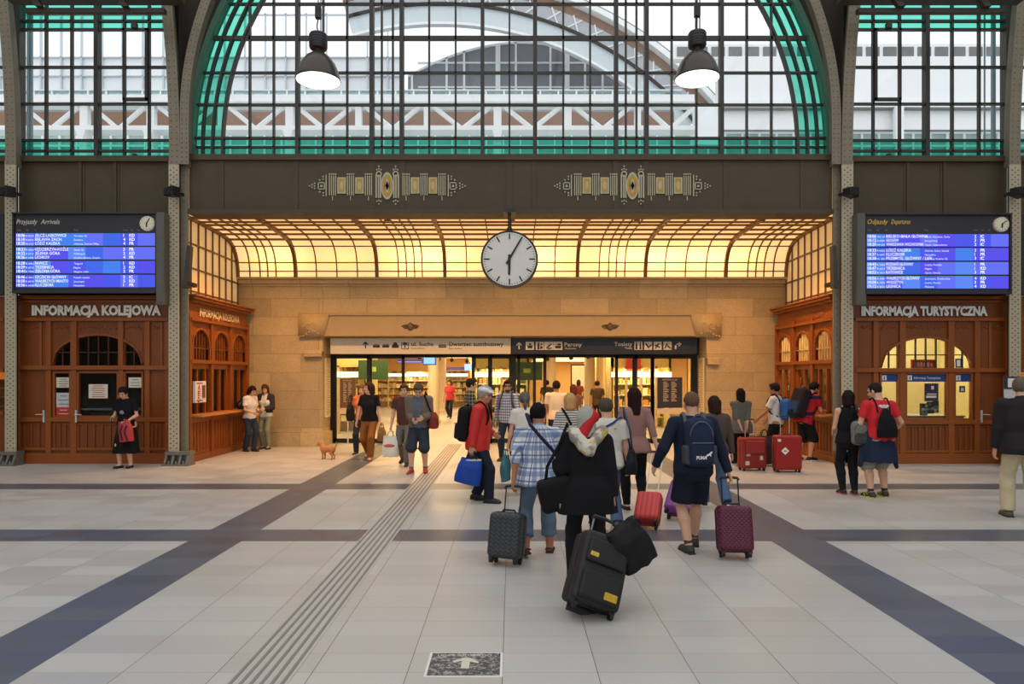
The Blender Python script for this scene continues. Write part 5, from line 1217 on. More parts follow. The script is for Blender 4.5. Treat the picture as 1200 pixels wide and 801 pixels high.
# ================================================================= figures: one implicit surface per body, garment, bag
class Vol:
    """signed-distance grid; add() joins shapes smoothly, cut() trims, mesh() polygonises (surface nets)"""
    def __init__(s, lo, hi, h):
        s.h = h; s.lo = np.array(lo, np.float32); n = np.ceil((np.array(hi) - s.lo) / h).astype(int) + 1
        s.d = np.full(n, 1.0, np.float32); s.ax = [s.lo[i] + h * np.arange(n[i], dtype=np.float32) for i in range(3)]
    def sl(s, lo, hi):
        r = []
        for i in range(3):
            a = max(0, int((lo[i] - s.lo[i]) / s.h)); b = min(s.d.shape[i], int((hi[i] - s.lo[i]) / s.h) + 2)
            if a >= b: return None
            r.append(slice(a, b))
        return tuple(r)
    def grid(s, r): return s.ax[0][r[0]][:, None, None], s.ax[1][r[1]][None, :, None], s.ax[2][r[2]][None, None, :]
    def put(s, lo, hi, fn, k=.02, op='u', m=None):
        m = (k + 4 * s.h) if m is None else m
        r = s.sl([v - m for v in lo], [v + m for v in hi])
        if r is None: return s
        d = fn(*s.grid(r)); o = s.d[r]
        if op == 'u':
            if k > 0: hh = np.maximum(k - np.abs(o - d), 0) / k; s.d[r] = np.minimum(o, d) - hh * hh * k * .25
            else: s.d[r] = np.minimum(o, d)
        elif op == 'c': s.d[r] = np.maximum(o, -d)
        return s
    def cone(s, a, b, ra, rb, k=.02, cutb=False, cuta=False, op='u', sy=1.0):
        a = np.array(a, np.float32); b = np.array(b, np.float32); v = b - a; L2 = float(v @ v) + 1e-9; L = math.sqrt(L2); R = max(ra, rb)
        lo, hi = np.minimum(a, b) - R, np.maximum(a, b) + R
        def fn(x, y, z):
            px, py, pz = x - a[0], y - a[1], z - a[2]
            t = (px * v[0] + py * v[1] + pz * v[2]) / L2; tc = np.clip(t, 0, 1)
            d = np.sqrt((px - tc * v[0]) ** 2 + (py - tc * v[1]) ** 2 + (pz - tc * v[2]) ** 2) - (ra + (rb - ra) * tc)
            if cutb: d = np.maximum(d, (t - 1) * L)
            if cuta: d = np.maximum(d, -t * L)
            return d
        return s.put(lo, hi, fn, k, op)
    def ell(s, c, r, R=None, k=.02, op='u', pw=2.0):
        c = np.array(c, np.float32); M = np.array(R if R is not None else np.eye(3), np.float32); q = max(r)
        def fn(x, y, z):
            px, py, pz = x - c[0], y - c[1], z - c[2]
            u = [(M[0, i] * px + M[1, i] * py + M[2, i] * pz) / r[i] for i in range(3)]
            n = (np.abs(u[0]) ** pw + np.abs(u[1]) ** pw + np.abs(u[2]) ** pw) ** (1 / pw)
            g = np.sqrt((u[0] / r[0]) ** 2 + (u[1] / r[1]) ** 2 + (u[2] / r[2]) ** 2) + 1e-6
            return n * (n - 1) / g if pw == 2.0 else (n - 1) * min(r)
        return s.put(c - q * 1.2, c + q * 1.2, fn, k, op)
    def rbox(s, c, hf, rr, R=None, k=.015, op='u'):
        c = np.array(c, np.float32); M = np.array(R if R is not None else np.eye(3), np.float32); q = math.sqrt(sum(v * v for v in hf)); hf = [max(v - rr, 0.0005) for v in hf]
        def fn(x, y, z):
            px, py, pz = x - c[0], y - c[1], z - c[2]
            u = [np.abs(M[0, i] * px + M[1, i] * py + M[2, i] * pz) - hf[i] for i in range(3)]
            out = np.sqrt(np.maximum(u[0], 0) ** 2 + np.maximum(u[1], 0) ** 2 + np.maximum(u[2], 0) ** 2)
            return out + np.minimum(np.maximum(np.maximum(u[0], u[1]), u[2]), 0) - rr
        return s.put(c - q, c + q, fn, k, op)
    def loft(s, prof, org, R, k=.03, pw=2.4, op='u'):
        """prof rows: z, rx, ry, cy  in a local frame (columns of R) at org"""
        o = np.array(org, np.float32); M = np.array(R, np.float32); P = np.array(prof, np.float32)
        z0, z1 = P[0, 0], P[-1, 0]; q = max(P[:, 1].max(), P[:, 2].max()) + .04
        ends = [o + M[:, 2] * z0, o + M[:, 2] * z1]; lo = np.minimum(*ends) - q; hi = np.maximum(*ends) + q
        def fn(x, y, z):
            px, py, pz = x - o[0], y - o[1], z - o[2]
            u = [M[0, i] * px + M[1, i] * py + M[2, i] * pz for i in range(3)]
            zz = np.clip(u[2], z0, z1); rx = np.interp(zz, P[:, 0], P[:, 1]).astype(np.float32); ry = np.interp(zz, P[:, 0], P[:, 2]).astype(np.float32); cyy = np.interp(zz, P[:, 0], P[:, 3]).astype(np.float32)
            n = (np.abs(u[0] / rx) ** pw + np.abs((u[1] - cyy) / ry) ** pw) ** (1 / pw)
            d = (n - 1) * np.minimum(rx, ry)
            return np.maximum(d, np.maximum(z0 - u[2], u[2] - z1))
        return s.put(lo, hi, fn, k, op)
    def half(s, p, nrm):              # keep the side where (x-p).nrm < 0
        n = np.array(nrm, np.float32); n /= np.linalg.norm(n); x, y, z = s.grid(tuple(slice(0, v) for v in s.d.shape))
        s.d = np.maximum(s.d, (x - p[0]) * n[0] + (y - p[1]) * n[1] + (z - p[2]) * n[2]); return s
    def wrinkle(s, amp, seed=0, f=1.0, vert=.5):
        rg = np.random.RandomState(seed); x, y, z = s.grid(tuple(slice(0, v) for v in s.d.shape)); w_ = 0
        for i in range(5):
            k = rg.normal(size=3) * np.array([22, 22, 22 * vert]) * f; w_ = w_ + np.sin(x * k[0] + y * k[1] + z * k[2] + rg.rand() * 6.3) / 5
        s.d = s.d + (amp * w_).astype(np.float32); return s
    def mesh(s, name, mats, parent=None, **props):
        d = s.d; h = s.h; ins = d < 0
        if not ins.any(): return None
        for ax in range(3):                       # keep the border outside
            for e in (0, -1):
                t = [slice(None)] * 3; t[ax] = e; d[tuple(t)] = np.maximum(d[tuple(t)], h * .5)
        ins = d < 0
        c = np.zeros(tuple(v - 1 for v in d.shape), np.int8); nx, ny, nz = c.shape
        for i in (0, 1):
            for j in (0, 1):
                for k in (0, 1): c += ins[i:nx + i, j:ny + j, k:nz + k]
        act = np.argwhere((c > 0) & (c < 8)); idx = np.full(c.shape, -1, np.int32); idx[tuple(act.T)] = np.arange(len(act))
        cor = [(i, j, k) for i in (0, 1) for j in (0, 1) for k in (0, 1)]
        val = {q: d[act[:, 0] + q[0], act[:, 1] + q[1], act[:, 2] + q[2]] for q in cor}
        pos = np.zeros((len(act), 3), np.float32); cnt = np.zeros(len(act), np.float32)
        for q in cor:
            for ax in range(3):
                if q[ax]: continue
                e = list(q); e[ax] = 1; a, b = val[q], val[tuple(e)]; x = (a < 0) != (b < 0); t = np.where(x, a / np.where(x, a - b, 1), 0)
                p = np.tile(np.array(q, np.float32), (len(act), 1)); p[:, ax] += t
                pos += p * x[:, None]; cnt += x
        pos = (pos / cnt[:, None] + act) * h + s.lo
        faces = []
        for ax in range(3):
            u, v = (ax + 1) % 3, (ax + 2) % 3
            a = [slice(None)] * 3; b = [slice(None)] * 3; a[ax] = slice(0, -1); b[ax] = slice(1, None)
            e = np.argwhere(ins[tuple(a)] != ins[tuple(b)])
            e = e[(e[:, u] > 0) & (e[:, v] > 0) & (e[:, u] < d.shape[u] - 1) & (e[:, v] < d.shape[v] - 1)]
            inside = ins[tuple(e.T)]
            def cell(du, dv): g = e.copy(); g[:, u] -= du; g[:, v] -= dv; return idx[tuple(g.T)]
            Q = np.stack([cell(0, 0), cell(1, 0), cell(1, 1), cell(0, 1)], 1); Q[~inside] = Q[~inside][:, ::-1]; faces.append(Q)
        Q = np.concatenate(faces); Q = Q[(Q >= 0).all(1)]
        # light smoothing
        nb = np.zeros_like(pos); cn = np.zeros(len(pos), np.float32)
        for i in range(4):
            a_, b_ = Q[:, i], Q[:, (i + 1) % 4]
            for ax in range(3): nb[:, ax] += np.bincount(a_, pos[b_, ax], len(pos)) + np.bincount(b_, pos[a_, ax], len(pos))
            cn += np.bincount(a_, minlength=len(pos)) + np.bincount(b_, minlength=len(pos))
        pos = pos * .55 + (nb / np.maximum(cn, 1)[:, None]) * .45
        me = bpy.data.meshes.new(name); me.vertices.add(len(pos)); me.vertices.foreach_set('co', pos.astype(np.float32).ravel())
        me.loops.add(len(Q) * 4); me.loops.foreach_set('vertex_index', Q.astype(np.int32).ravel()); me.polygons.add(len(Q))
        me.polygons.foreach_set('loop_start', np.arange(0, len(Q) * 4, 4, dtype=np.int32)); me.polygons.foreach_set('use_smooth', np.ones(len(Q), bool))
        me.update(calc_edges=True); me.validate()
        for m in (mats if isinstance(mats, (list, tuple)) else [mats]): me.materials.append(m)
        o = bpy.data.objects.new(name, me); COL.objects.link(o); o.parent = parent
        return tag(o, **props)

def rotx(a): c, s = math.cos(a), math.sin(a); return np.array([[1, 0, 0], [0, c, -s], [0, s, c]])
def roty(a): c, s = math.cos(a), math.sin(a); return np.array([[c, 0, s], [0, 1, 0], [-s, 0, c]])
def rotz(a): c, s = math.cos(a), math.sin(a); return np.array([[c, -s, 0], [s, c, 0], [0, 0, 1]])
def nrm(v): v = np.array(v, float); return v / (np.linalg.norm(v) + 1e-9)
def ik(a, t, l0, l1, pole):
    a, t = np.array(a, float), np.array(t, float); v = t - a; L = np.linalg.norm(v); L_ = min(L, (l0 + l1) * .999); u = v / (L + 1e-9); t = a + u * L_
    x = (l0 * l0 - l1 * l1 + L_ * L_) / (2 * L_); hgt = math.sqrt(max(0, l0 * l0 - x * x)); p = np.array(pole, float); p = p - u * (p @ u); p = nrm(p)
    return a + u * x + p * hgt, t

SKIN = {'light': (222, 172, 142), 'mid': (204, 150, 116), 'tan': (178, 120, 88)}
def skin(k): return mat(SKIN[k], .55, 0, .06, 14.0, spec=.35)
def plaid(name, base, c1, c2, sx, sz, w1=.3):
    t = NT(name); p = t.n('SeparateXYZ', {0: t.n('TexCoord').outputs['Object']})
    ang = t.math('MULTIPLY', t.math('ARCTAN2', p.outputs[0], t.math('ADD', p.outputs[1], .0001)), .17)
    u = t.math('FRACT', t.math('DIVIDE', t.math('ADD', ang, 8.0), sx)); v = t.math('FRACT', t.math('DIVIDE', t.math('ADD', p.outputs[2], 8.0), sz))
    cc = t.mix(t.math('MULTIPLY', t.math('LESS_THAN', u, w1), .62), lin(base), lin(c1)); cc = t.mix(t.math('MULTIPLY', t.math('LESS_THAN', v, w1), .62), cc, lin(c1))
    if c2 is not None:
        cc = t.mix(t.math('MULTIPLY', t.math('COMPARE', u, .62), 0.0), cc, lin(c2))
        for q in (u, v): cc = t.mix(t.math('MULTIPLY', t.math('LESS_THAN', t.math('ABSOLUTE', t.math('SUBTRACT', q, .62)), .06), .75), cc, lin(c2))
    return t.bsdf(cc, .9, spec=.2)
def stripes(name, a, b, sz, w_=.5):
    t = NT(name); p = t.n('SeparateXYZ', {0: t.n('TexCoord').outputs['Object']}); v = t.math('FRACT', t.math('DIVIDE', t.math('ADD', p.outputs[2], 8.0), sz))
    return t.bsdf(t.mix(t.math('LESS_THAN', v, w_), lin(a), lin(b)), .9, spec=.2)

def person(px, D, yaw, label, S=1.74, sex='m', skn='light', lean=0.0, head=(0, 0), feet=None, hands=None, hair='short', haircol=(58, 40, 30), top=None, bottom=None, shoes=None,
           build=1.0, curl=(.5, .5), group=None, extra=(), face=True, h=.009, hipdrop=0.0, hdir=(None, None), twist=0.0):
    """feet / hands: ((x,y,z),(x,y,z)) left then right, ankle and wrist positions in the figure's own frame (x right, y forward)"""
    root = empty('person', (X(px, D), D, 0), math.radians(yaw), label=label, cat='person', group=group)
    k = S / 1.75; f = sex == 'f'; shw = (.165 if f else .19) * k * (1 + (build - 1) * .5); J = {}
    feet = feet or ((-.11, .02, .08), (.11, -.02, .08)); fp = [np.array(q, float) * np.array([1, 1, 1]) for q in feet]
    for q in fp: q[2] *= k
    hipz = .925 * k - hipdrop
    need = max(math.hypot(q[1] , abs(q[0]) - .09) for q in fp); hipz = min(hipz, math.sqrt(max(.3, (.845 * k) ** 2 - need ** 2)) + min(q[2] for q in fp))
    pel = np.array([0, 0, hipz]); R = rotz(math.radians(twist)) @ rotx(-math.radians(lean))
    T = lambda v: pel + R @ (np.array(v, float) * k)
    sh = [pel + R @ np.array([sx * shw, -.008 * k, .488 * k]) for sx in (-1, 1)]
    nk = T((0, -.012, .565)); RH = rotz(math.radians(twist * .5 + head[0])) @ rotx(-math.radians(lean * .5 + head[1]))
    hc = nk + R @ np.array([0, .014, .014]) * k + RH @ (np.array([0, .018, .125]) * k)
    lo, hi = [9] * 3, [-9] * 3
    legs = []
    for i, sx in enumerate((-1, 1)):
        hp = pel + np.array([sx * .088 * k * (1.05 if f else 1), 0, -.02 * k]); pole = (sx * .12, 1, 0); kn, an = ik(hp, fp[i], .43 * k, .42 * k, pole); legs.append((hp, kn, an))
    arms = []
    hands = hands or ((-.27, .03, .80), (.27, .03, .80))
    for i, sx in enumerate((-1, 1)):
        hw = np.array(hands[i], float); hw = hw * np.array([1, 1, k]); el, wr = ik(sh[i], hw, .295 * k, .255 * k, (sx * .45, -1, -.25)); arms.append((sh[i], el, wr))
    pts = np.array([p for a in legs + arms for p in a] + [hc]); lo = pts.min(0) - .26; hi = pts.max(0) + .26; lo[2] = -.03; hi[2] = hc[2] + .2
    V = Vol(lo, hi, h)
    # torso
    b = build; hipw = .172 if f else .162; wst = .128 if f else .148; ch = .148 if f else .165
    tp = [(-.13, .10, .08, -.01), (-.05, hipw * b, .118 * b, -.012), (.03, hipw * .97 * b, .116 * b, -.006), (.15, wst * b, .098 * b + (b - 1) * .05, .01), (.3, ch * b, .115 * b, .0), (.42, ch * 1.02, .108, -.008), (.5, ch * .9, .085, -.015), (.56, .07, .06, -.015)]
    tp = [(a * k, x * k, y * k, c * k) for a, x, y, c in tp]
    V.loft(tp, pel, R, .03)
    if f:
        for sx in (-1, 1): V.ell(T((sx * .072, .07, .325)), (.06 * k, .048 * k, .06 * k), R, .05)
    for i, (a, e, wv) in enumerate(arms):
        ar = 1.0 if not f else .86
        V.cone(T((0, -.01, .515)), a, .055 * k, .048 * k * ar, .04); V.ell(a, (.054 * k * ar, .052 * k * ar, .056 * k * ar), None, .03)
        V.cone(a, e, .051 * k * ar * b, .038 * k * ar, .02); V.cone(e, e + (wv - e) * .35, .038 * k * ar, .04 * k * ar, .015); V.cone(e + (wv - e) * .3, wv, .04 * k * ar, .025 * k * ar, .015)
    for hp, kn, an in legs:
        V.cone(hp, kn, .088 * k * b, .054 * k, .03); cf = kn + (an - kn) * .32 + np.array([0, -.015 * k, 0]); V.cone(kn, cf, .052 * k * b, .058 * k * b, .02); V.cone(cf, an, .057 * k * b, .036 * k * b, .02)
    for hp, _, _ in legs: V.ell(hp + np.array([0, -.045 * k, .02 * k]), (.09 * k * b, .085 * k * b, .1 * k), None, .04)
    # bare feet inside shoes
    fdirs = []
    for i, (hp, kn, an) in enumerate(legs):
        fd = np.array([(-1, 1)[i] * .18, 1, 0]); pitch = min(.9, max(0, (an[2] - .08 * k) * 5.0)); fd = nrm(fd); fd = nrm(np.array([fd[0] * math.cos(pitch), fd[1] * math.cos(pitch), -math.sin(pitch)])); fdirs.append(fd)
        up = nrm(np.cross(np.cross(fd, [0, 0, 1]), fd)); V.cone(an - up * .035 * k - fd * .03 * k, an - up * .052 * k + fd * .13 * k, .034 * k, .022 * k, .02); V.cone(an, an - up * .045 * k + fd * .07 * k, .034 * k, .03 * k, .02)
    # neck and head
    V.cone(nk - R @ np.array([0, 0, .03]) * k, hc + RH @ np.array([0, -.03, -.06]) * k, .064 * k * (.85 if f else 1), .056 * k * (.85 if f else 1), .03)
    hs = k * (.98 if f else 1.02); E = lambda v: hc + RH @ (np.array(v, float) * hs)
    V.ell(E((0, -.012, .03)), (.076 * hs, .094 * hs, .092 * hs), RH, .02); V.ell(E((0, .02, -.05)), (.056 * hs, .068 * hs, .072 * hs), RH, .03)
    V.ell(E((0, .06, -.092)), (.026 * hs, .024 * hs, .02 * hs), RH, .025)
    for sx in (-1, 1):
        V.ell(E((sx * .034, .094, .008)), (.02 * hs, .016 * hs, .015 * hs), RH, .006, 'c'); V.ell(E((sx * .078, -.008, -.01)), (.012 * hs, .022 * hs, .033 * hs), RH, .008)
        V.ell(E((sx * .045, .06, -.03)), (.024 * hs, .024 * hs, .022 * hs), RH, .02)
    V.cone(E((0, .086, .012)), E((0, .11, -.03)), .009 * hs, .0145 * hs, .012); V.ell(E((0, .084, .033)), (.05 * hs, .012 * hs, .012 * hs), RH, .015); V.ell(E((0, .088, -.062)), (.024 * hs, .012 * hs, .011 * hs), RH, .008)
    # hands
    HF = []
    for i, sx in enumerate((-1, 1)):
        a, e, wv = arms[i]; fd = nrm(hdir[i]) if hdir[i] is not None else nrm(wv - e); pn = np.array([-sx, 0.15, 0.0]); pn = nrm(pn - fd * (pn @ fd)) if abs(pn @ fd) < .93 else nrm(np.cross(fd, [0, 1, 0])); th = sx * np.cross(fd, pn)
        M = np.stack([th, pn, fd], 1); hk = k * (.92 if f else 1.0); cu = curl[i]
        V.rbox(wv + fd * .052 * hk, (.04 * hk, .015 * hk, .05 * hk), .014 * hk, M, .018)
        for q in range(4):
            o = (.03 - .02 * q) * hk; L = (.07, .078, .074, .06)[q] * hk; p = wv + fd * .096 * hk + th * o; dr = fd.copy()
            for sgm in range(3):
                an_ = cu * (.55 + .35 * sgm) * (1 + .06 * q); dr2 = nrm(dr * math.cos(an_) + np.cross(np.cross(dr, pn), dr) * math.sin(an_)); p2 = p + dr2 * L * (.44, .32, .26)[sgm]; V.cone(p, p2, .0088 * hk, .0078 * hk, .005); p, dr = p2, dr2
        p = wv + fd * .03 * hk + th * .034 * hk; d1 = nrm(th * .75 + fd * .7 + pn * .25); p2 = p + d1 * .038 * hk; V.cone(p, p2, .0125 * hk, .0105 * hk, .012); d2 = nrm(fd * .9 + th * .25 + pn * (.2 + .5 * cu)); V.cone(p2, p2 + d2 * .034 * hk, .0102 * hk, .0085 * hk, .006)
        HF.append((wv + fd * .085 * hk + pn * .018 * hk, fd, pn, th))
    body = V.mesh('body', skin(skn), root)
    # facial features
    if face:
        for sx in (-1, 1):
            MB().ball((0, 0, 0), (.0115 * hs, .0115 * hs, .0085 * hs), 10, 6).build('eye', mat((70, 56, 48), .25, 0, .1), root, smooth=True, loc=tuple(E((sx * .034, .0835, .006))))
        br_ = MB()
        for sx in (-1, 1): br_.tube([tuple(E((sx * .018, .097, .027))), tuple(E((sx * .036, .094, .032))), tuple(E((sx * .054, .08, .025)))], .0042 * hs, 6)
        br_.build('eyebrows', mat(haircol, .8), root, smooth=True)
        lp = MB(); lp.tube([tuple(E((-.022, .092, -.062))), tuple(E((0, .1, -.06))), tuple(E((.022, .092, -.062)))], .0055 * hs, 6); lp.build('lips', mat((168, 92, 84), .5), root, smooth=True)
    # hair
    if hair:
        hm = mat(haircol, .8, 0, .35, 40.0, .4, 120.0, spec=.12, stretch=(1, 1, .25)); r_ = .008
        W = Vol(hc - .3 - np.array([0, 0, .25]), hc + .24, .007 if h < .012 else .009)
        t_ = {'buzz': .006, 'short': .017, 'bald': .004}.get(hair, .02)
        if hair != 'none':
            W.ell(E((0, -.014, .034)), ((.076 + t_) * hs, (.094 + t_) * hs, (.092 + t_) * hs), RH, .01)
            # keep the face clear
            fz = {'buzz': .075, 'bald': .085}.get(hair, .062)
            W.rbox(E((0, .13, -.05)), (.071 * hs, .098 * hs, (.05 + fz) * hs), .03, RH, 0, 'c')
            if hair in ('buzz', 'short', 'bald', 'fringe', 'bun', 'ponytail'):
                W.rbox(E((0, .09, -.14)), (.2, .09, .125 * hs), .02, RH, 0, 'c'); W.half(E((0, -.06, -.055 if hair != 'fringe' else -.075)), RH @ np.array([0, .25, -1.0]))
            if hair == 'short': W.ell(E((0, .055, .1)), (.05 * hs, .04 * hs, .024 * hs), RH, .03)
            if hair in ('long', 'bob', 'veil'):
                ln = {'long': .27, 'bob': .14, 'veil': .17}[hair]
                W.cone(E((0, -.055, .0)), E((0, -.085, -ln)), .088 * hs, .075 * hs, .03, cutb=True); W.cone(E((0, -.05, .02)), E((0, -.09, -ln * .9)), .08 * hs, .055 * hs, .02)
                for sx in (-1, 1): W.cone(E((sx * .07, -.02, .02)), E((sx * .078, -.03, -ln * .75)), .03 * hs, .024 * hs, .02)
            if hair == 'ponytail': W.ell(E((0, -.125, .0)), (.03 * hs, .03 * hs, .03 * hs), RH, .02); W.cone(E((0, -.135, -.01)), E((0, -.125, -.1)), .028 * hs, .034 * hs, .02); W.cone(E((0, -.125, -.1)), E((.01, -.1, -.23)), .034 * hs, .012 * hs, .02)
            if hair == 'bun': W.ell(E((0, -.115, .05)), (.045 * hs, .045 * hs, .045 * hs), RH, .01)
            if hair == 'topknot': W.ell(E((0, -.05, .13)), (.03 * hs, .03 * hs, .03 * hs), RH, .02)
        W.wrinkle(.006, 3, 3.0, .15); W.mesh('hair', hm, root)
    # ---------------- clothes: same skeleton, thicker, trimmed at hems
    ctx = dict(root=root, k=k, pel=pel, R=R, T=T, arms=arms, legs=legs, tp=tp, lo=lo, hi=hi, E=E, RH=RH, hs=hs, hc=hc, nk=nk, HF=HF, f=f, b=b, fdirs=fdirs, h=h, sh=sh, fp=fp, name=label)
    if top: garment_top(ctx, **top)
    if bottom: garment_bottom(ctx, **bottom)
    if shoes: make_shoes(ctx, **shoes)
    return ctx

def garment_top(c, m, sleeve='short', hem=-.06, thick=.016, name='shirt', neck=.085, wr=.006, flare=0.0, loose=0.0, seed=1, sides=True, collar=False, vneck=0.0):
    k, R, pel = c['k'], c['R'], c['pel']; V = Vol(c['lo'], c['hi'], max(.009, c['h'])); t = thick; c['hem'] = hem
    tp = []
    for (z, rx, ry, cy) in c['tp'][1:]:
        if z < hem * k: continue
        lo_ = max(0, (.3 * k - z) / (.3 * k)); tp.append((z, rx + t + loose * lo_, ry + t + loose * lo_, cy))
    hz = hem * k; f_ = tp[0]; base = [q for q in c['tp']]
    rx0 = np.interp(hz, [q[0] for q in base], [q[1] for q in base]); ry0 = np.interp(hz, [q[0] for q in base], [q[2] for q in base])
    if hem < -.1: rx0, ry0 = base[1][1], base[1][2]
    tp = [(hz, rx0 + t + loose + flare, ry0 + t + loose + flare, -.008 * k)] + [q for q in tp if q[0] > hz + .02]
    V.loft(tp, pel, R, .02)
    if c['f']:
        for sx in (-1, 1): V.ell(c['T']((sx * .07, .07, .325)), ((.06) * k + t * .8, .05 * k + t * .8, .062 * k + t * .6), R, .05)
    for a, e, w_ in c['arms']:
        ar = .86 if c['f'] else 1.0
        if sleeve == 'none': V.cone(c['T']((0, -.01, .5)), c['T']((0, -.01, .5)) + (a - c['T']((0, -.01, .5))) * .72, .06 * k + t * .6, .04 * k + t, .02); continue
        V.cone(c['T']((0, -.01, .515)), a, .055 * k + t * .7, .048 * k * ar + t * .8, .04); V.ell(a, (.054 * k * ar + t * .8,) * 3, None, .03)
        if sleeve == 'short': V.cone(a, a + (e - a) * .66, .051 * k * ar * c['b'] + t, .052 * k * ar + t * 1.3, .015, cutb=True)
        elif sleeve == 'elbow': V.cone(a, e, .054 * k * ar + t, .042 * k * ar + t, .015); V.cone(e, e + (w_ - e) * .3, .042 * k * ar + t, .042 * k * ar + t, .01, cutb=True)
        else: V.cone(a, e, .052 * k * ar * c['b'] + t, .043 * k * ar + t, .015); V.cone(e, w_ + (w_ - e) * .02, .043 * k * ar + t, .03 * k * ar + t * .8, .012, cutb=True)
    V.half(pel + R @ np.array([0, 0, hz + .004]), R @ np.array([0, 0, -1.0]))
    V.wrinkle(wr, seed)
    # neckline
    V.ell(c['T']((0, .014, .605)), (neck * k, neck * k * .95, .06 * k), R, 0, 'c')
    if vneck: V.cone(c['T']((0, .13, .55)), c['T']((0, .16, .55 - vneck)), .05 * k, .02, 0, op='c')
    V.half(c['T']((0, 0, .6)), R @ np.array([0, 0, 1.0]))
    o = V.mesh(name, m, c['root'])
    if collar:
        W = Vol(c['nk'] - .2, c['nk'] + .2, .008); W.cone(c['T']((0, -.015, .535)), c['T']((0, 0, .595)), .085 * k, .07 * k, .0, True, True); W.cone(c['T']((0, -.01, .52)), c['T']((0, .012, .62)), .066 * k, .058 * k, 0, op='c'); W.mesh('collar', m, c['root'])
    c['top'] = o; return o

def garment_bottom(c, m, kind='long', thick=.014, hemr=None, z=.08, wr=.006, name='trousers', seed=2, thighr=0.0, wr_f=1.0):
    k, R, pel = c['k'], c['R'], c['pel']; V = Vol(c['lo'], c['hi'], max(.009, c['h'])); t = thick; tp = c['tp']
    wz_ = min(.075, c.get('hem', 1) + .03) * k if c.get('hem', 1) < .02 and c.get('hem', 1) > -.12 else .075 * k
    if kind in ('skirt', 'tied'):
        rxh = tp[1][1] + t; ryh = tp[1][2] + t; zb = z - pel[2]
        pr = [(zb, rxh + .075 * (1 if kind == 'skirt' else .9), ryh + .075, .0), (zb * .5, rxh + .04, ryh + .045, -.0), (-.05 * k, rxh, ryh, -.01), (wz_ + .05, tp[3][1] + t, tp[3][2] + t, 0)]
        V.loft(pr, pel, np.eye(3), .02, 2.1)
        if wr: V.wrinkle(wr, seed, 1.0, .12)
        return V.mesh(name, m, c['root'])
    pr = [(tp[0][0], tp[0][1] + t + .03, tp[0][2] + t + .02, -.01)] + [(a, x + t, y + t, cy) for a, x, y, cy in tp[1:3]] + [(wz_, tp[2][1] * .96 + t, tp[2][2] * .96 + t, .0)]
    V.loft(pr, pel, R, .02)
    for hp, kn, an in c['legs']:
        b = c['b']; V.ell(hp + np.array([0, -.045 * k, .02 * k]), (.09 * k * b + t, .085 * k * b + t, .1 * k), None, .04)
        tr = .078 * k * b + t + thighr * .3; cf = kn + (an - kn) * .32 + np.array([0, -.015 * k, 0])
        if kind in ('long', 'crop'): V.cone(kn, cf, .053 * k * b + t, .059 * k * b + t, .02); V.cone(cf, kn + (an - kn) * .68, .058 * k * b + t, .047 * k + t, .02)
        hr = hemr if hemr else .05 * k + t
        if kind == 'long':
            V.cone(hp, kn, tr, .058 * k + t + thighr * .6, .03); V.cone(kn, an + (an - kn) * .02, .06 * k + t + thighr * .6, hr, .02, cutb=True)
        elif kind == 'crop': V.cone(hp, kn, tr, .058 * k + t, .03); V.cone(kn, kn + (an - kn) * .72, .06 * k + t, hr, .02, cutb=True)
        else:  # shorts, to height z
            fz = (kn[2] - z) / max(.01, kn[2] - an[2])
            if fz > 0: V.cone(hp, kn, tr, .082 * k + t + thighr, .03); V.cone(kn, kn + (an - kn) * fz, .082 * k + t + thighr, .092 * k + t + thighr, .02, cutb=True)
            else: e = hp + (kn - hp) * ((hp[2] - z) / (hp[2] - kn[2])); V.cone(hp, e, tr, .092 * k + t + thighr, .03, cutb=True)
    V.half(pel + R @ np.array([0, 0, wz_]), R @ np.array([0, 0, 1.0])); V.wrinkle(wr, seed, wr_f)
    c['bot'] = V.mesh(name, m, c['root']); return c['bot']

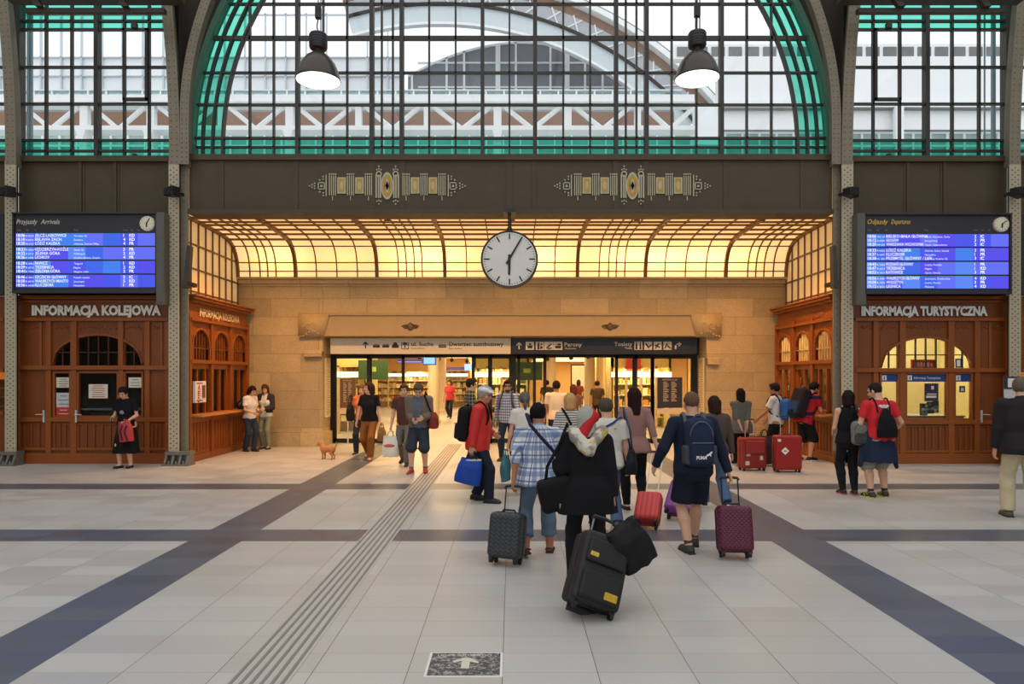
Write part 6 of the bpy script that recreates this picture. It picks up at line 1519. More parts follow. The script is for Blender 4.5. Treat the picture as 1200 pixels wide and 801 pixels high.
def make_shoes(c, m, kind='shoe', sole=(230, 228, 222), sock=None, name='shoe', accent=None):
    k = c['k'] * (.93 if c['f'] else 1.03)
    for i, (hp, kn, an) in enumerate(c['legs']):
        fd = c['fdirs'][i]; rt = nrm(np.cross(fd, [0, 0, 1])); up = np.cross(rt, fd); M = np.stack([rt, fd, up], 1); A = lambda x, y, z: an + M @ (np.array([x, y, z]) * k)
        V = Vol(an - .3, an + .3, .007)
        if kind == 'sandal':
            V.rbox(A(0, .055, -.072), (.046 * k, .132 * k, .012), .01, M, .01); o = V.mesh('sandal', m, c['root'])
            W = Vol(an - .3, an + .3, .006)
            for y in (.03, .11): W.cone(A(-.045, y, -.06), A(0, y + .01, -.012 if y < .1 else -.028), .011, .011, .01); W.cone(A(.045, y, -.06), A(0, y + .01, -.012 if y < .1 else -.028), .011, .011, .01)
            W.cone(A(-.04, -.05, -.03), A(0, -.072, -.02), .009, .009, .01); W.cone(A(.04, -.05, -.03), A(0, -.072, -.02), .009, .009, .01)
            W.mesh('strap', m, o); continue
        V.ell(A(0, -.035, -.045), (.042 * k, .05 * k, .04 * k), M, .02); V.cone(A(0, -.02, -.04), A(0, .13, -.055), .042 * k, .04 * k, .02); V.ell(A(0, .135, -.058), (.044 * k, .055 * k, .026 * k), M, .02); V.cone(A(0, -.01, -.01), A(0, .06, -.035), .043 * k, .036 * k, .02)
        V.half(A(0, 0, -.07), -up)
        if kind == 'flat': V.half(A(0, 0.01, -.028), nrm(up * 1 + fd * .0))
        else: V.half(A(0, 0, .012), up)
        o = V.mesh(name, m, c['root'])
        W = Vol(an - .3, an + .3, .007); W.rbox(A(0, -.03, -.074), (.043 * k, .055 * k, .012), .011, M, .02); W.rbox(A(0, .08, -.074), (.046 * k, .095 * k, .012), .011, M, .03); W.mesh('sole', mat(sole, .7), o)
        if accent:
            W = MB(); W.tube([A(-.043, .02, -.03), A(-.03, .07, -.01), A(.03, .07, -.01), A(.043, .02, -.03)], .008); W.tube([A(-.046, .07, -.05), A(-.03, .11, -.022), (A(.03, .11, -.022)), A(.046, .07, -.05)], .008); W.build('shoe_trim', mat(accent, .6), o, smooth=True)
        if sock: 
            W = Vol(an - .2, an + .2, .008); W.cone(an + (kn - an) * .0, an + (kn - an) * .14, .041 * k, .046 * k, .01, True, True); W.mesh('sock', cloth(sock), c['root'])

# ---------------------------------------------------------------- things carried
def world_of(c, p):      # figure-local point to world
    c['root'].rotation_euler; M = Matrix.Translation(c['root'].location) @ Matrix.Rotation(c['root'].rotation_euler.z, 4, 'Z'); return M @ Vector(tuple(float(v) for v in p))
def worn(c, name, label, cat, at):
    """top-level Empty with the figure's heading at figure-local point at; returns root and the offset to subtract"""
    r = empty(name, world_of(c, at), c['root'].rotation_euler.z, label=label, cat=cat); return r
def backpack(c, label, col, w_=.32, hgt=.46, dep=.17, zc=.30, style='day', trim=(70, 74, 84), logo=None, mesh_col=None, shoulder='both', xo=0.0, pocket=None):
    k = c['k']; R = c['R']; at = c['T']((xo, -.13 - dep * .5, zc)); r = worn(c, 'backpack', label, 'backpack', at)
    Mr = np.array(R); V = Vol((-.35, -.3, -.45), (.35, .3, .45), .009); hw, hh, hd = w_ / 2, hgt / 2, dep / 2
    if style == 'sack':
        V.loft([(-hh, hw * .95, hd, 0), (-hh * .5, hw, hd * 1.1, -.01), (hh * .3, hw * .72, hd * .9, 0), (hh, hw * .18, hd * .4, .02)], (0, 0, 0), Mr, .02); V.wrinkle(.008, 4, 1.5, .3)
    else:
        V.rbox((0, 0, 0), (hw, hd, hh), min(.075, hd * .9), Mr, .02); V.ell(Mr @ np.array([0, 0, hh * .35]), (hw * .96, hd * 1.02, hh * .68), Mr, .03); V.wrinkle(.005, 4, 1.2)
    mm = cloth(col); V.mesh('body', mm, r)
    if style != 'sack':
        W = Vol((-.35, -.35, -.45), (.35, .3, .45), .009); W.rbox(Mr @ np.array([0, -hd * .92, -hh * .42]), (hw * .8, .042, hh * .45), .035, Mr, .02); W.mesh('front_pocket', cloth(pocket or col), r)
        z = MB(); z.tube([tuple(Mr @ np.array([x * hw * .75, -hd * .92 - .046, -hh * .0 + .0 * x])) for x in (-1, -.5, 0, .5, 1)], .006, 6); z.tube([tuple(Mr @ np.array([hw * .8 * math.cos(a), -hd * .86 - .012 * math.sin(a), hh * .25 + hh * .62 * math.sin(a)])) for a in np.linspace(0, PI, 14)], .006, 6); z.build('zip', mat(trim, .5), r, smooth=True)
    if mesh_col:
        for sx in (-1, 1):
            W = Vol((-.35, -.3, -.45), (.35, .3, .45), .009); W.rbox(Mr @ np.array([sx * hw * .95, 0, -hh * .5]), (.03, hd * .8, hh * .4), .025, Mr, .02); W.mesh('side_pocket', cloth(mesh_col), r)
    # shoulder straps follow the body
    inv = np.array(at)
    for i, sx in enumerate((-1, 1)):
        if shoulder in ('left', 'right') and shoulder != ('left', 'right')[i]: continue
        P = [(xo + sx * w_ * .3, -.13, zc + hgt * .36 / 1), (sx * .105, -.105, .50), (sx * .108, -.035, .592), (sx * .11, .045, .565), (sx * .12, .122, .46), (sx * .14, .132, .33), (sx * .165, .05, .2), (xo + sx * w_ * .42, -.1, zc - hgt * .36)]
        s_ = MB(); pp = [c['T'](p) - inv for p in P]
        q = []
        for a in range(len(pp) - 1):
            for t in (0, .33, .66):
                p0 = pp[max(a - 1, 0)]; p1 = pp[a]; p2 = pp[a + 1]; p3 = pp[min(a + 2, len(pp) - 1)]
                q.append(.5 * (2 * p1 + (p2 - p0) * t + (2 * p0 - 5 * p1 + 4 * p2 - p3) * t * t + (3 * p1 - p0 - 3 * p2 + p3) * t ** 3))
        q.append(pp[-1]); s_.tube([tuple(v) for v in q], .012 if style == 'sack' else .02, 8); s_.build('shoulder_strap', cloth(trim if style != 'sack' else col), r, smooth=True)
    if style != 'sack':
        g = MB(); g.tube([tuple(Mr @ np.array([x, .02, hh * 1.0 + .045 * (1 - (x / .05) ** 2)])) for x in (-.05, -.025, 0, .025, .05)], .009); g.build('grab_handle', cloth(trim), r, smooth=True)
    if logo: logo(r, Mr, hw, hd, hh)
    return r
def tube_thing(name, label, cat, pts, r, m, parts=()):
    c0 = Vector(pts[0]); root = None
    o = MB().tube([tuple(Vector(p) - c0) for p in pts], r).build(name, m, None, smooth=True, loc=tuple(c0)); tag(o, label, cat); return o
def soft_bag(loc, rz, size, col, label, name='bag', cat='bag', handles=None, h=.009, pw=3.0, flare=.0, hcol=None, tilt=0.0, wr=.01, body='body'):
    """sack hanging at loc (top centre); handles: height of the grips above it"""
    r = empty(name, loc, rz, label=label, cat=cat); w_, d_, t_ = size; V = Vol((-w_, -d_, -t_ - .1), (w_, d_, .1), h)
    V.loft([(-t_, w_ / 2 + flare, d_ / 2, 0), (-t_ * .8, w_ / 2 + flare, d_ / 2 * 1.1, 0), (-t_ * .3, w_ / 2 * .97, d_ / 2, 0), (0, w_ / 2 * .86, d_ / 2 * .55, 0)], (0, 0, 0), roty(tilt), .02, pw); V.wrinkle(wr, 9, 1.3)
    V.mesh(body, cloth(col, .2, .6), r)
    if handles:
        for s in (-1, 1):
            g = MB(); g.tube([(-w_ * .24, s * d_ * .2, -.03), (-w_ * .14, s * d_ * .15, handles * .7), (0, s * .01, handles), (w_ * .14, s * d_ * .15, handles * .7), (w_ * .24, s * d_ * .2, -.03)], .009); g.build('handle', cloth(hcol or col), r, smooth=True)
    return r
def mat_case(name, col, pattern, rough=.38):
    t = NT(name); c = lin(col); p = t.n('SeparateXYZ', {0: t.n('TexCoord').outputs['Object']}); x, z = p.outputs[0], p.outputs[2]
    if pattern == 'chevron':
        hgt = t.math('PINGPONG', t.math('ADD', z, t.math('PINGPONG', t.math('ADD', x, 5.0), .028)), .02)
    elif pattern == 'diamond':
        a = t.math('PINGPONG', t.math('ADD', t.math('ADD', x, z), 5.0), .022); b = t.math('PINGPONG', t.math('SUBTRACT', t.math('ADD', x, 5.0), z), .022); hgt = t.math('MINIMUM', a, b)
    elif pattern == 'ribs': hgt = t.math('PINGPONG', t.math('ADD', x, 5.0), .03)
    else: hgt = t.noise(t.coord(), 160.0, 2)
    k = t.ramp(hgt, 0, .02) if pattern != 'plain' else hgt
    cc = t.mix(k, sc_(c, .62 if pattern in ('chevron', 'diamond') else .85), sc_(c, 1.15))
    return t.bsdf(cc, rough, 0, k, .7 if pattern != 'plain' else .15, .006, spec=.4)
def suitcase(loc, rz, size, m, label, tilt=0.0, roll=0.0, handle=.42, wheels=4, trim=(40, 40, 44), soft=False, grip=None, straps=True):
    w_, d_, t_ = size; wr = .032
    r = empty('suitcase', loc, 0, label=label, cat='suitcase'); r.rotation_mode = 'XYZ'
    r.rotation_euler = (Matrix.Rotation(rz, 3, 'Z') @ Matrix.Rotation(roll, 3, 'Y') @ Matrix.Rotation(tilt, 3, 'X')).to_euler()
    V = Vol((-w_, -d_, -.05), (w_, d_, t_ + .2), .0085); V.rbox((0, 0, wr * 2 + t_ / 2 - .01), (w_ / 2, d_ / 2, t_ / 2), .05 if not soft else .04, None, 0)
    if soft: V.wrinkle(.004, 5)
    V.mesh('shell', m, r); tm = mat(trim, .5)
    s_ = MB(); z0, z1 = wr * 2 - .01, wr * 2 + t_ - .01
    if straps:
        rc = .05; pts = []
        for cx_, cz_, a0 in ((w_ / 2 - rc, z1 - rc, 0), (-w_ / 2 + rc, z1 - rc, 90), (-w_ / 2 + rc, z0 + rc, 180), (w_ / 2 - rc, z0 + rc, 270)):
            for q in (0, 30, 60, 90): a = math.radians(a0 + q); pts.append((cx_ + (rc + .002) * math.cos(a), 0, cz_ + (rc + .002) * math.sin(a)))
        pts.append(pts[0]); s_.tube(pts, .006, 6); s_.build('zip_seam', tm, r, smooth=True)
    for sx in (-1, 1):
        for sy in ((-1, 1) if wheels == 4 else (-1,)):
            x, y = sx * (w_ / 2 - .045), sy * (d_ / 2 - .05)
            q = MB(); q.cyl((x - .014, y, wr), (x + .014, y, wr), wr, n=18); wo = q.build('wheel', mat((26, 26, 28), .5), r, smooth='auto')
            q = MB(); q.box(x - .024, x + .024, y - .022, y + .022, wr * 1.2, wr * 2 + .02); q.build('wheel_housing', tm, wo, bevel=.006)
    if wheels != 4:
        q = MB(); q.box(-w_ / 2 + .06, w_ / 2 - .06, d_ / 2 - .04, d_ / 2 - .015, 0.0, wr * 2); q.build('foot', tm, r, bevel=.004)
    if handle:
        q = MB(); hx = min(.085, w_ * .24); y = d_ / 2 - .03
        for sx in (-1, 1): q.cyl((sx * hx, y, z1 - .03), (sx * hx, y, z1 + handle), .008, n=10)
        hd = q.build('handle', mat(grip or (150, 150, 152), .35, .6), r, smooth='auto')
        q = MB(); q.tube([(-hx - .01, y, z1 + handle - .02), (-hx, y, z1 + handle + .005), (0, y, z1 + handle + .012), (hx, y, z1 + handle + .005), (hx + .01, y, z1 + handle - .02)], .015); q.build('grip', tm, hd, smooth=True)
    q = MB(); q.tube([(-.07, -.0, z1), (-.06, -.0, z1 + .025), (.06, -.0, z1 + .025), (.07, -.0, z1)], .011); q.build('carry_handle', tm, r, smooth=True)
    return r
# ================================================================= the people, from the walls to the camera
J_BLUE, J_DARK, BLK = cloth((84, 108, 140), .2), cloth((40, 46, 60), .2), cloth((26, 25, 28), .2)
WALK = lambda s, st=.24: ((-.09, s * st, .08 if s > 0 else .15), (.09, -s * st, .15 if s > 0 else .08))
PRAM = None
# 1 woman in black reading a phone at the left kiosk
c = person(148, 13.9, 178, 'woman in a black midi dress looking down at a phone by the left kiosk', 1.66, 'f', 'light', 3, (0, 28), ((-.09, 0, .08), (.10, .05, .08)), ((-.16, .22, 1.02), (.13, .27, 1.07)), 'bun', (38, 28, 24),
    dict(m=BLK, sleeve='short', hem=-.03, name='top'), None, dict(m=mat((30, 28, 30), .5), kind='flat', sole=(40, 38, 38)), 1.06, (.7, .9))
garment_bottom(c, BLK, 'skirt', z=.3, name='skirt', wr=.012)
pt = MB(); pt.ball((0, 0, 0), (.055, .008, .04), 10, 6); pt.build('shirt_print', mat((150, 146, 140), .8, 0, .4, 60), c['root'], smooth=True, loc=tuple(c['T']((0, .142, .28))))
def phone(c, i, label):
    p, fd, pn, th = c['HF'][i]; r = empty('phone', world_of(c, p + fd * .03 + pn * .01), c['root'].rotation_euler.z, label=label, cat='phone')
    q = MB(); u, v = fd, th; A = [np.array(p) * 0 + u * a * .07 + v * b * .036 + pn * d for d in (-.004, .004) for a, b in ((-1, -1), (1, -1), (1, 1), (-1, 1))]
    q.add([tuple(x) for x in A], [(0, 1, 2, 3), (7, 6, 5, 4), (0, 4, 5, 1), (1, 5, 6, 2), (2, 6, 7, 3), (3, 7, 4, 0)]); q.build('case', M_BLACK, r)
    q = MB(); q.add([tuple(x * .92 + pn * .0006) for x in A[4:]], [(0, 1, 2, 3)]); q.build('screen', mat((60, 70, 90), .1), r)
phone(c, 1, 'dark phone in the hand of the woman in black')
bp = soft_bag(world_of(c, (-.12, .26, .97)), math.radians(178), (.28, .17, .42), (186, 66, 70), 'pink-red patterned backpack held by the woman in black', 'backpack', 'backpack', .06, hcol=(40, 30, 34), flare=.0, pw=2.2, tilt=.12)
q = MB(); [q.tube([(-.12 + .1 * i, .1, -.38), (-.06 + .08 * i, .107, -.2), (-.1 + .09 * i, .09, -.08)], .012) for i in range(3)]; q.build('dark_pattern', mat((40, 28, 34), .8), bp, smooth=True)
# 2, 3 two women with phones in the niche corner
c = person(293, 16.9, -118, 'woman in a white t-shirt and dark jeans leaning at the wooden kiosk with a phone', 1.63, 'f', 'light', 2, (0, 22), ((-.02, .1, .08), (.10, -.06, .08)), ((-.09, .25, 1.07), (.10, .24, 1.03)), 'bob', (48, 26, 22),
    dict(m=cloth((226, 220, 212)), sleeve='short', hem=-.05), dict(m=cloth((46, 54, 72), .2), kind='long', hemr=.06), dict(m=M_BLACK, sole=(40, 40, 40)), .94, (.8, .8)); phone(c, 0, 'phone held by the woman in the white t-shirt')
c = person(311.5, 17.5, 172, 'long-haired woman in a dark open jacket and grey-green trousers by the stone wall', 1.66, 'f', 'light', 0, (8, 22), ((-.13, .1, .08), (.07, -.02, .08)), ((-.1, .25, 1.09), (.08, .27, 1.12)), 'long', (88, 54, 36),
    dict(m=cloth((228, 222, 208)), sleeve='none', hem=-.07, loose=.01), dict(m=cloth((132, 134, 112)), kind='long', hemr=.056), dict(m=mat((60, 40, 36), .5), kind='flat', sole=(60, 40, 36)), .95, (.8, .8))
def open_jacket(c, m, hem=.02, sleeve='long', gap=.075, thick=.026, name='jacket'):
    k, R, pel = c['k'], c['R'], c['pel']; V = Vol(c['lo'], c['hi'], .009); t = thick
    tp = [(z, rx + t, ry + t, cy) for z, rx, ry, cy in c['tp'] if z > hem * k]; b0 = c['tp'][2]; tp = [(hem * k, b0[1] + t + .015, b0[2] + t + .015, 0)] + tp
    V.loft(tp, pel, R, .02)
    for a, e, w_ in c['arms']:
        V.cone(c['T']((0, -.01, .5)), a, .064 * k + t * .6, .054 * k + t, .03); V.cone(a, e, .052 * k + t, .044 * k + t, .015)
        V.cone(e, w_, .044 * k + t, .03 * k + t, .012, cutb=True)
    V.wrinkle(.007, 6); V.half(pel + R @ np.array([0, 0, hem * k]), R @ np.array([0, 0, -1.])); V.rbox(c['T']((0, .2, .2)), (gap * k, .17 * k, .6), .03, R, 0, 'c'); V.ell(c['T']((0, .02, .6)), (.09 * k, .09 * k, .085 * k), R, 0, 'c'); V.half(c['T']((0, 0, .6)), R @ np.array([0, 0, 1.0]))
    return V.mesh(name, m, c['root'])
open_jacket(c, cloth((58, 54, 60)), .06); phone(c, 1, 'phone in both hands of the long-haired woman')
# 4 little dog
def dog(px, D, yaw, label):
    r = empty('dog', (X(px, D), D, 0), math.radians(yaw), label=label, cat='dog'); V = Vol((-.12, -.28, -.02), (.12, .34, .42), .006)
    V.cone((0, -.12, .235), (0, .1, .225), .062, .078, .03); V.ell((0, .09, .215), (.07, .075, .085), None, .03); V.ell((0, -.13, .235), (.062, .07, .068), None, .03)
    V.cone((0, .12, .25), (0, .185, .315), .05, .042, .03); V.ell((0, .2, .335), (.045, .055, .045), None, .02); V.cone((0, .23, .325), (0, .275, .312), .026, .02, .015); V.ell((0, .292, .315), (.009, .008, .008), None, .004)
    for s in (-1, 1):
        V.ell((s * .04, .195, .365), (.014, .02, .032), rotx(.3) @ roty(s * .5), .01)
        V.cone((s * .042, .1, .19), (s * .044, .095, .1), .028, .02, .02); V.cone((s * .044, .095, .1), (s * .044, .1, .022), .018, .014, .01); V.ell((s * .044, .112, .014), (.017, .024, .014), None, .01)
        V.cone((s * .042, -.13, .21), (s * .046, -.1, .13), .042, .026, .02); V.cone((s * .046, -.1, .13), (s * .046, -.155, .085), .022, .016, .012); V.cone((s * .046, -.155, .085), (s * .046, -.145, .022), .014, .013, .01); V.ell((s * .046, -.13, .014), (.017, .026, .014), None, .01)
    V.cone((0, -.18, .26), (0, -.23, .33), .022, .014, .015); V.cone((0, -.23, .33), (0, -.22, .39), .014, .008, .01); V.wrinkle(.006, 2, 4.0)
    V.mesh('body', mat((196, 132, 76), .85, 0, .3, 30, .4, 150), r)
    for s in (-1, 1): MB().ball((0, 0, 0), .008).build('eye', M_BLACK, r, smooth=True, loc=(s * .024, .243, .345))
    MB().ball((0, 0, 0), (.012, .01, .009)).build('nose', M_BLACK, r, smooth=True, loc=(0, .297, .317))
dog(384, 15.3, 70, 'small fluffy light brown dog walking by the stone wall')
# 5, 6 woman in brown trousers and companion
c = person(433, 15.3, 172, 'woman in a black t-shirt and brown trousers looking aside as she walks out', 1.74, 'f', 'light', 2, (-52, -3), WALK(1, .2), ((-.26, .05, .84), (.27, .08, .83)), 'bob', (62, 40, 32),
    dict(m=BLK, sleeve='short', hem=-.04, loose=.012), dict(m=cloth((142, 88, 40)), kind='long', hemr=.075, thighr=.012), dict(m=mat((200, 150, 110), .6), kind='flat', sole=(150, 110, 80)), 1.02, (.9, .9))
soft_bag(world_of(c, (-.31, .08, .72)), math.radians(80), (.3, .13, .3), (132, 100, 74), 'brown shoulder bag hanging from the hand of the woman in brown trousers', 'handbag', 'bag', .1)
c = person(424, 16.3, 176, 'woman in an orange top half hidden behind the woman in brown trousers', 1.66, 'f', 'light', 0, (10, 5), WALK(-1, .15), ((-.24, .1, .85), (.24, .05, .85)), 'bob', (112, 70, 44), dict(m=cloth((216, 122, 72)), sleeve='short', hem=-.06), dict(m=J_DARK, kind='long'), dict(m=M_BLACK), 1, (.6, .6))
soft_bag(world_of(c, (.26, .05, 1.2)), math.radians(90), (.34, .16, .4), (34, 30, 32), 'black shoulder bag of the woman in the orange top', 'handbag', 'bag', .22)
# 7, 8 man in grey jacket and the person behind
c = person(491, 13.2, 178, 'man in an open grey jacket and dark shorts with red shoes looking at his hands', 1.76, 'm', 'light', 4, (6, 32), ((-.13, .03, .08), (.12, .16, .08)), ((-.12, .28, 1.06), (.07, .26, 1.02)), 'short', (92, 76, 60),
    dict(m=cloth((96, 104, 116)), sleeve='short', hem=-.05), dict(m=cloth((52, 58, 66)), kind='shorts', z=.48, thighr=.012, name='shorts'), dict(m=mat((160, 44, 40), .6), sole=(220, 214, 206), sock=(120, 110, 100)), 1.06, (.9, .8))
open_jacket(c, cloth((116, 104, 92)), -.03, gap=.085, thick=.03)
b_ = soft_bag(world_of(c, (-.28, -.02, 1.16)), math.radians(95), (.4, .18, .3), (132, 52, 44), 'dark red shoulder bag at the hip of the man in the grey jacket', 'shoulder_bag', 'bag', None)
q = MB(); A = world_of(c, (-.28, -.02, 1.16)); q.tube([tuple(world_of(c, p) - A) for p in ((-.27, -.08, 1.12), (-.2, -.12, 1.35), (-.12, -.03, 1.56), (-.13, .1, 1.48), (-.22, .14, 1.25), (-.27, .06, 1.12))], .016); so = q.build('strap', BLK, None, smooth=True); so.parent = b_; so.matrix_parent_inverse = Matrix.Rotation(-math.radians(95), 4, 'Z')
c = person(474.5, 14.3, 174, 'person in a dark t-shirt and jeans walking behind the man in the grey jacket', 1.72, 'm', 'light', 2, (0, 10), WALK(1, .2), ((-.26, .05, .8), (.28, .08, .8)), 'short', (80, 60, 46), dict(m=cloth((88, 58, 50)), sleeve='short', hem=-.07), dict(m=cloth((112, 108, 104)), kind='long'), dict(m=M_BLACK), 1, (.6, 1.0))
b_ = soft_bag(world_of(c, (.28, .11, .62)), math.radians(174), (.32, .16, .44), (226, 222, 210), 'white plastic carrier bag with a red band', 'carrier_bag', 'bag', .11, flare=.015, wr=.012)
q = MB(); q.ball((0, 0, 0), (.12, .012, .035), 14, 6); q.build('red_print', mat((206, 96, 92), .7, 0, .3, 30), b_, smooth=True, loc=(0, .085, -.2))
# 10, 11 men by the middle doors
person(551.5, 14.4, -82, 'man in a green checked shirt seen in profile behind the red jacket', 1.8, 'm', 'light', 0, (0, 2), ((-.1, .03, .08), (.1, -.05, .08)), ((-.26, .1, .84), (.26, .12, .84)), 'short', (44, 34, 28), dict(m=plaid('green_check', (70, 80, 62), (34, 40, 36), (176, 172, 140), .042, .07), sleeve='long', hem=-.1, collar=True, loose=.015), dict(m=J_DARK, kind='long'), dict(m=M_BLACK), 1.05)
c = person(595, 15.0, 165, 'bearded man in a blue and white checked shirt with glasses standing by the glass doors', 1.77, 'm', 'mid', 0, (14, 4), ((-.15, .1, .08), (.14, -.02, .08)), ((-.25, .1, .84), (.25, .06, .83)), 'short', (46, 34, 28), dict(m=plaid('blue_check', (214, 214, 216), (46, 54, 78), None, .05, .06, .5), sleeve='long', hem=-.1, collar=True, loose=.012), dict(m=cloth((42, 52, 70)), kind='long', hemr=.062), dict(m=mat((64, 46, 36), .5), sole=(50, 40, 34)), 1.06, (.5, .5))
W = Vol(c['hc'] - .2, c['hc'] + .2, .007); W.ell(c['E']((0, .03, -.085)), (.058 * c['hs'], .066 * c['hs'], .045 * c['hs']), c['RH'], .02); W.ell(c['E']((0, .1, -.06)), (.028, .02, .012), c['RH'], 0, 'c'); W.mesh('beard', mat((70, 50, 40), .8, 0, .2, 40), c['root'])
q = MB()
for s in (-1, 1): q.tube([tuple(c['E']((s * .034 + .022 * math.cos(a), .1, .006 + .017 * math.sin(a)))) for a in np.linspace(0, 2 * PI, 13)], .0028, 6); q.tube([tuple(c['E']((s * .056, .1, .01))), tuple(c['E']((s * .08, .0, .012)))], .0028, 6)
q.build('glasses', M_BLACK, c['root'], smooth=True)
backpack(c, 'dark backpack worn by the man in the blue checked shirt', (40, 44, 52), zc=.3)
# 9 red jacket man
c = person(561, 10.15, -98, 'man in a bright red jacket and white flat cap striding to the right', 1.73, 'm', 'mid', 5, (-12, 8), ((-.1, -.06, .1), (.09, .17, .08)), ((-.24, .18, 1.0), (.27, -.06, .80)), 'short', (170, 160, 150),
    dict(m=mat((206, 40, 34), .55, 0, .12, 6, .15, 60), sleeve='long', hem=-.13, thick=.03, name='jacket', collar=True, loose=.015, wr=.01), dict(m=cloth((36, 40, 54)), kind='long', hemr=.075, thighr=.008), dict(m=mat((42, 34, 32), .5), sole=(30, 28, 28)), 1.12, (.9, 1.2))
W = Vol(c['hc'] - .22, c['hc'] + .24, .007); E, hs, RH = c['E'], c['hs'], c['RH']; W.ell(E((0, -.005, .07)), (.095 * hs, .112 * hs, .06 * hs), RH, .02); W.half(E((0, 0, .045)), RH @ np.array([0, 0, -1.])); W.ell(E((0, .105, .058)), (.065 * hs, .05 * hs, .014 * hs), RH, .02); W.mesh('flat_cap', cloth((226, 224, 220)), c['root'])
backpack(c, 'black backpack on the back of the man in the red jacket', (30, 28, 30), .34, .52, .2, .24, pocket=(38, 34, 36), trim=(22, 22, 24))
p = c['HF'][1][0]; b_ = soft_bag(world_of(c, p + np.array([0, 0, -.1])), math.radians(-10), (.36, .18, .36), (36, 74, 164), 'bright blue carrier bag carried by the man in the red jacket', 'carrier_bag', 'bag', .1, flare=.015, hcol=(30, 40, 70), tilt=.2, wr=.006)
q = MB(); q.tube([(.14 * math.cos(a), .05 * math.sin(a), -.012) for a in np.linspace(0, 2 * PI, 20)], .012); q.build('pale_rim', mat((196, 204, 196), .6), b_, smooth=True)
# 17 far man in white, and a woman beside him, at the right doorway
c = person(652, 16.2, 4, 'man in a cream t-shirt walking in through the right doorway', 1.76, 'm', 'tan', 0, (0, 0), WALK(1, .2), ((-.27, .08, .85), (.27, .0, .84)), 'short', (40, 30, 26), dict(m=cloth((232, 206, 170)), sleeve='short', hem=-.08, loose=.015), dict(m=J_DARK, kind='long'), dict(m=M_BLACK), 1.1)
person(672, 17.6, 6, 'brown-haired woman just ahead of the man in the cream t-shirt', 1.66, 'f', 'mid', 0, (0, 0), WALK(-1, .2), None, 'bob', (92, 52, 34), dict(m=cloth((120, 88, 70)), sleeve='short', hem=-.08), dict(m=J_DARK, kind='long'), dict(m=M_BLACK))
# 12 grey ponytail woman
c = person(615, 10.7, 4, 'woman with a grey ponytail in a loose white top seen from behind', 1.62, 'f', 'light', 3, (0, 3), WALK(1, .16), ((-.27, .02, .78), (.25, .12, .82)), 'ponytail', (104, 96, 92), dict(m=cloth((230, 222, 208)), sleeve='short', hem=-.16, loose=.03, flare=.02), dict(m=cloth((200, 196, 186)), kind='long', hemr=.08), dict(m=M_WHITE), 1.05, (1.0, .6))
soft_bag(world_of(c, (-.3, .02, .62)), math.radians(70), (.3, .1, .4), (74, 132, 142), 'teal shopping bag in the left hand of the grey-ponytail woman', 'carrier_bag', 'bag', .1)
# 15 blonde
c = person(668, 10.2, 2, 'blonde woman in a grey striped top half hidden behind the headscarf', 1.62, 'f', 'light', 2, (0, 4), WALK(-1, .18), None, 'bob', (196, 150, 96), dict(m=stripes('grey_stripes', (226, 218, 206), (112, 108, 106), .035), sleeve='short', hem=-.1, loose=.02), dict(m=J_DARK, kind='long'), dict(m=M_BLACK), 1.05)
q = MB(); o_ = c['T']((0, -.14, .5)); q.tube([tuple(c['T'](p) - o_) for p in ((-.13, -.03, .59), (-.08, -.12, .5), (.02, -.15, .3), (.14, -.13, .08))], .018); b_ = q.build('strap', BLK, None, smooth=True); 
r_ = worn(c, 'shoulder_bag', 'dark bag slung across the back of the blonde woman', 'bag', o_); b_.parent = r_; V = Vol((-.1, -.25, -.7), (.45, .2, -.2), .01); V.rbox((.2, -.03, -.46), (.15, .06, .12), .04, None, 0); V.mesh('body', BLK, r_)
# 18 mauve sweater woman with the red suitcase
c = person(744, 9.4, 3, 'dark-haired woman in a mauve sweater and black trousers seen from behind', 1.71, 'f', 'light', 2, (0, 2), ((-.08, .16, .08), (.08, -.14, .15)), ((-.25, .1, .88), (.29, -.16, .82)), 'long', (44, 26, 24), dict(m=cloth((158, 118, 108)), sleeve='elbow', hem=-.08, loose=.03, flare=.012, wr=.008), dict(m=BLK, kind='long', hemr=.05, thick=.01), dict(m=M_BLACK, kind='flat', sole=(40, 38, 36)), 1.0, (.6, 1.2))
hw = world_of(c, c['HF'][1][0])
def case_to(hand, tipD, px, size, m, label, **kw):
    """suitcase whose wheels stand at (px, tipD) and whose grip reaches the hand"""
    loc = Vector((X(px, tipD), tipD, 0)); d = Vector(hand) - loc; w_, dd, t_ = size; y0 = dd / 2 - .03
    L = math.sqrt(max(.05, d.length ** 2 - y0 ** 2)); handle = L - (.054 + t_) - .01
    hz = math.hypot(d.x, d.y); rz = math.atan2(-d.x, d.y); ang = math.atan2(hz, d.z) - math.atan2(y0, L); rz = rz if hz > .05 else 0
    s_ = suitcase((0, 0, 0), rz, size, m, label, tilt=-ang, handle=max(.1, handle), **kw)
    # set the wheels on the floor
    Mr = s_.rotation_euler.to_matrix(); low = min((Mr @ Vector((sx * (w_ / 2 - .045), sy * (dd / 2 - .05), .032))).z for sx in (-1, 1) for sy in ((-1, 1) if kw.get('wheels', 4) == 4 else (-1,))) - .032
    s_.location = loc - Vector((0, 0, low)); return s_
case_to(hw, 8.25, 757, (.31, .21, .43), mat_case('case_coral', (204, 62, 58), 'ribs'), 'coral red ribbed trolley case behind the woman in the mauve sweater', grip=(214, 206, 196), trim=(90, 40, 40))
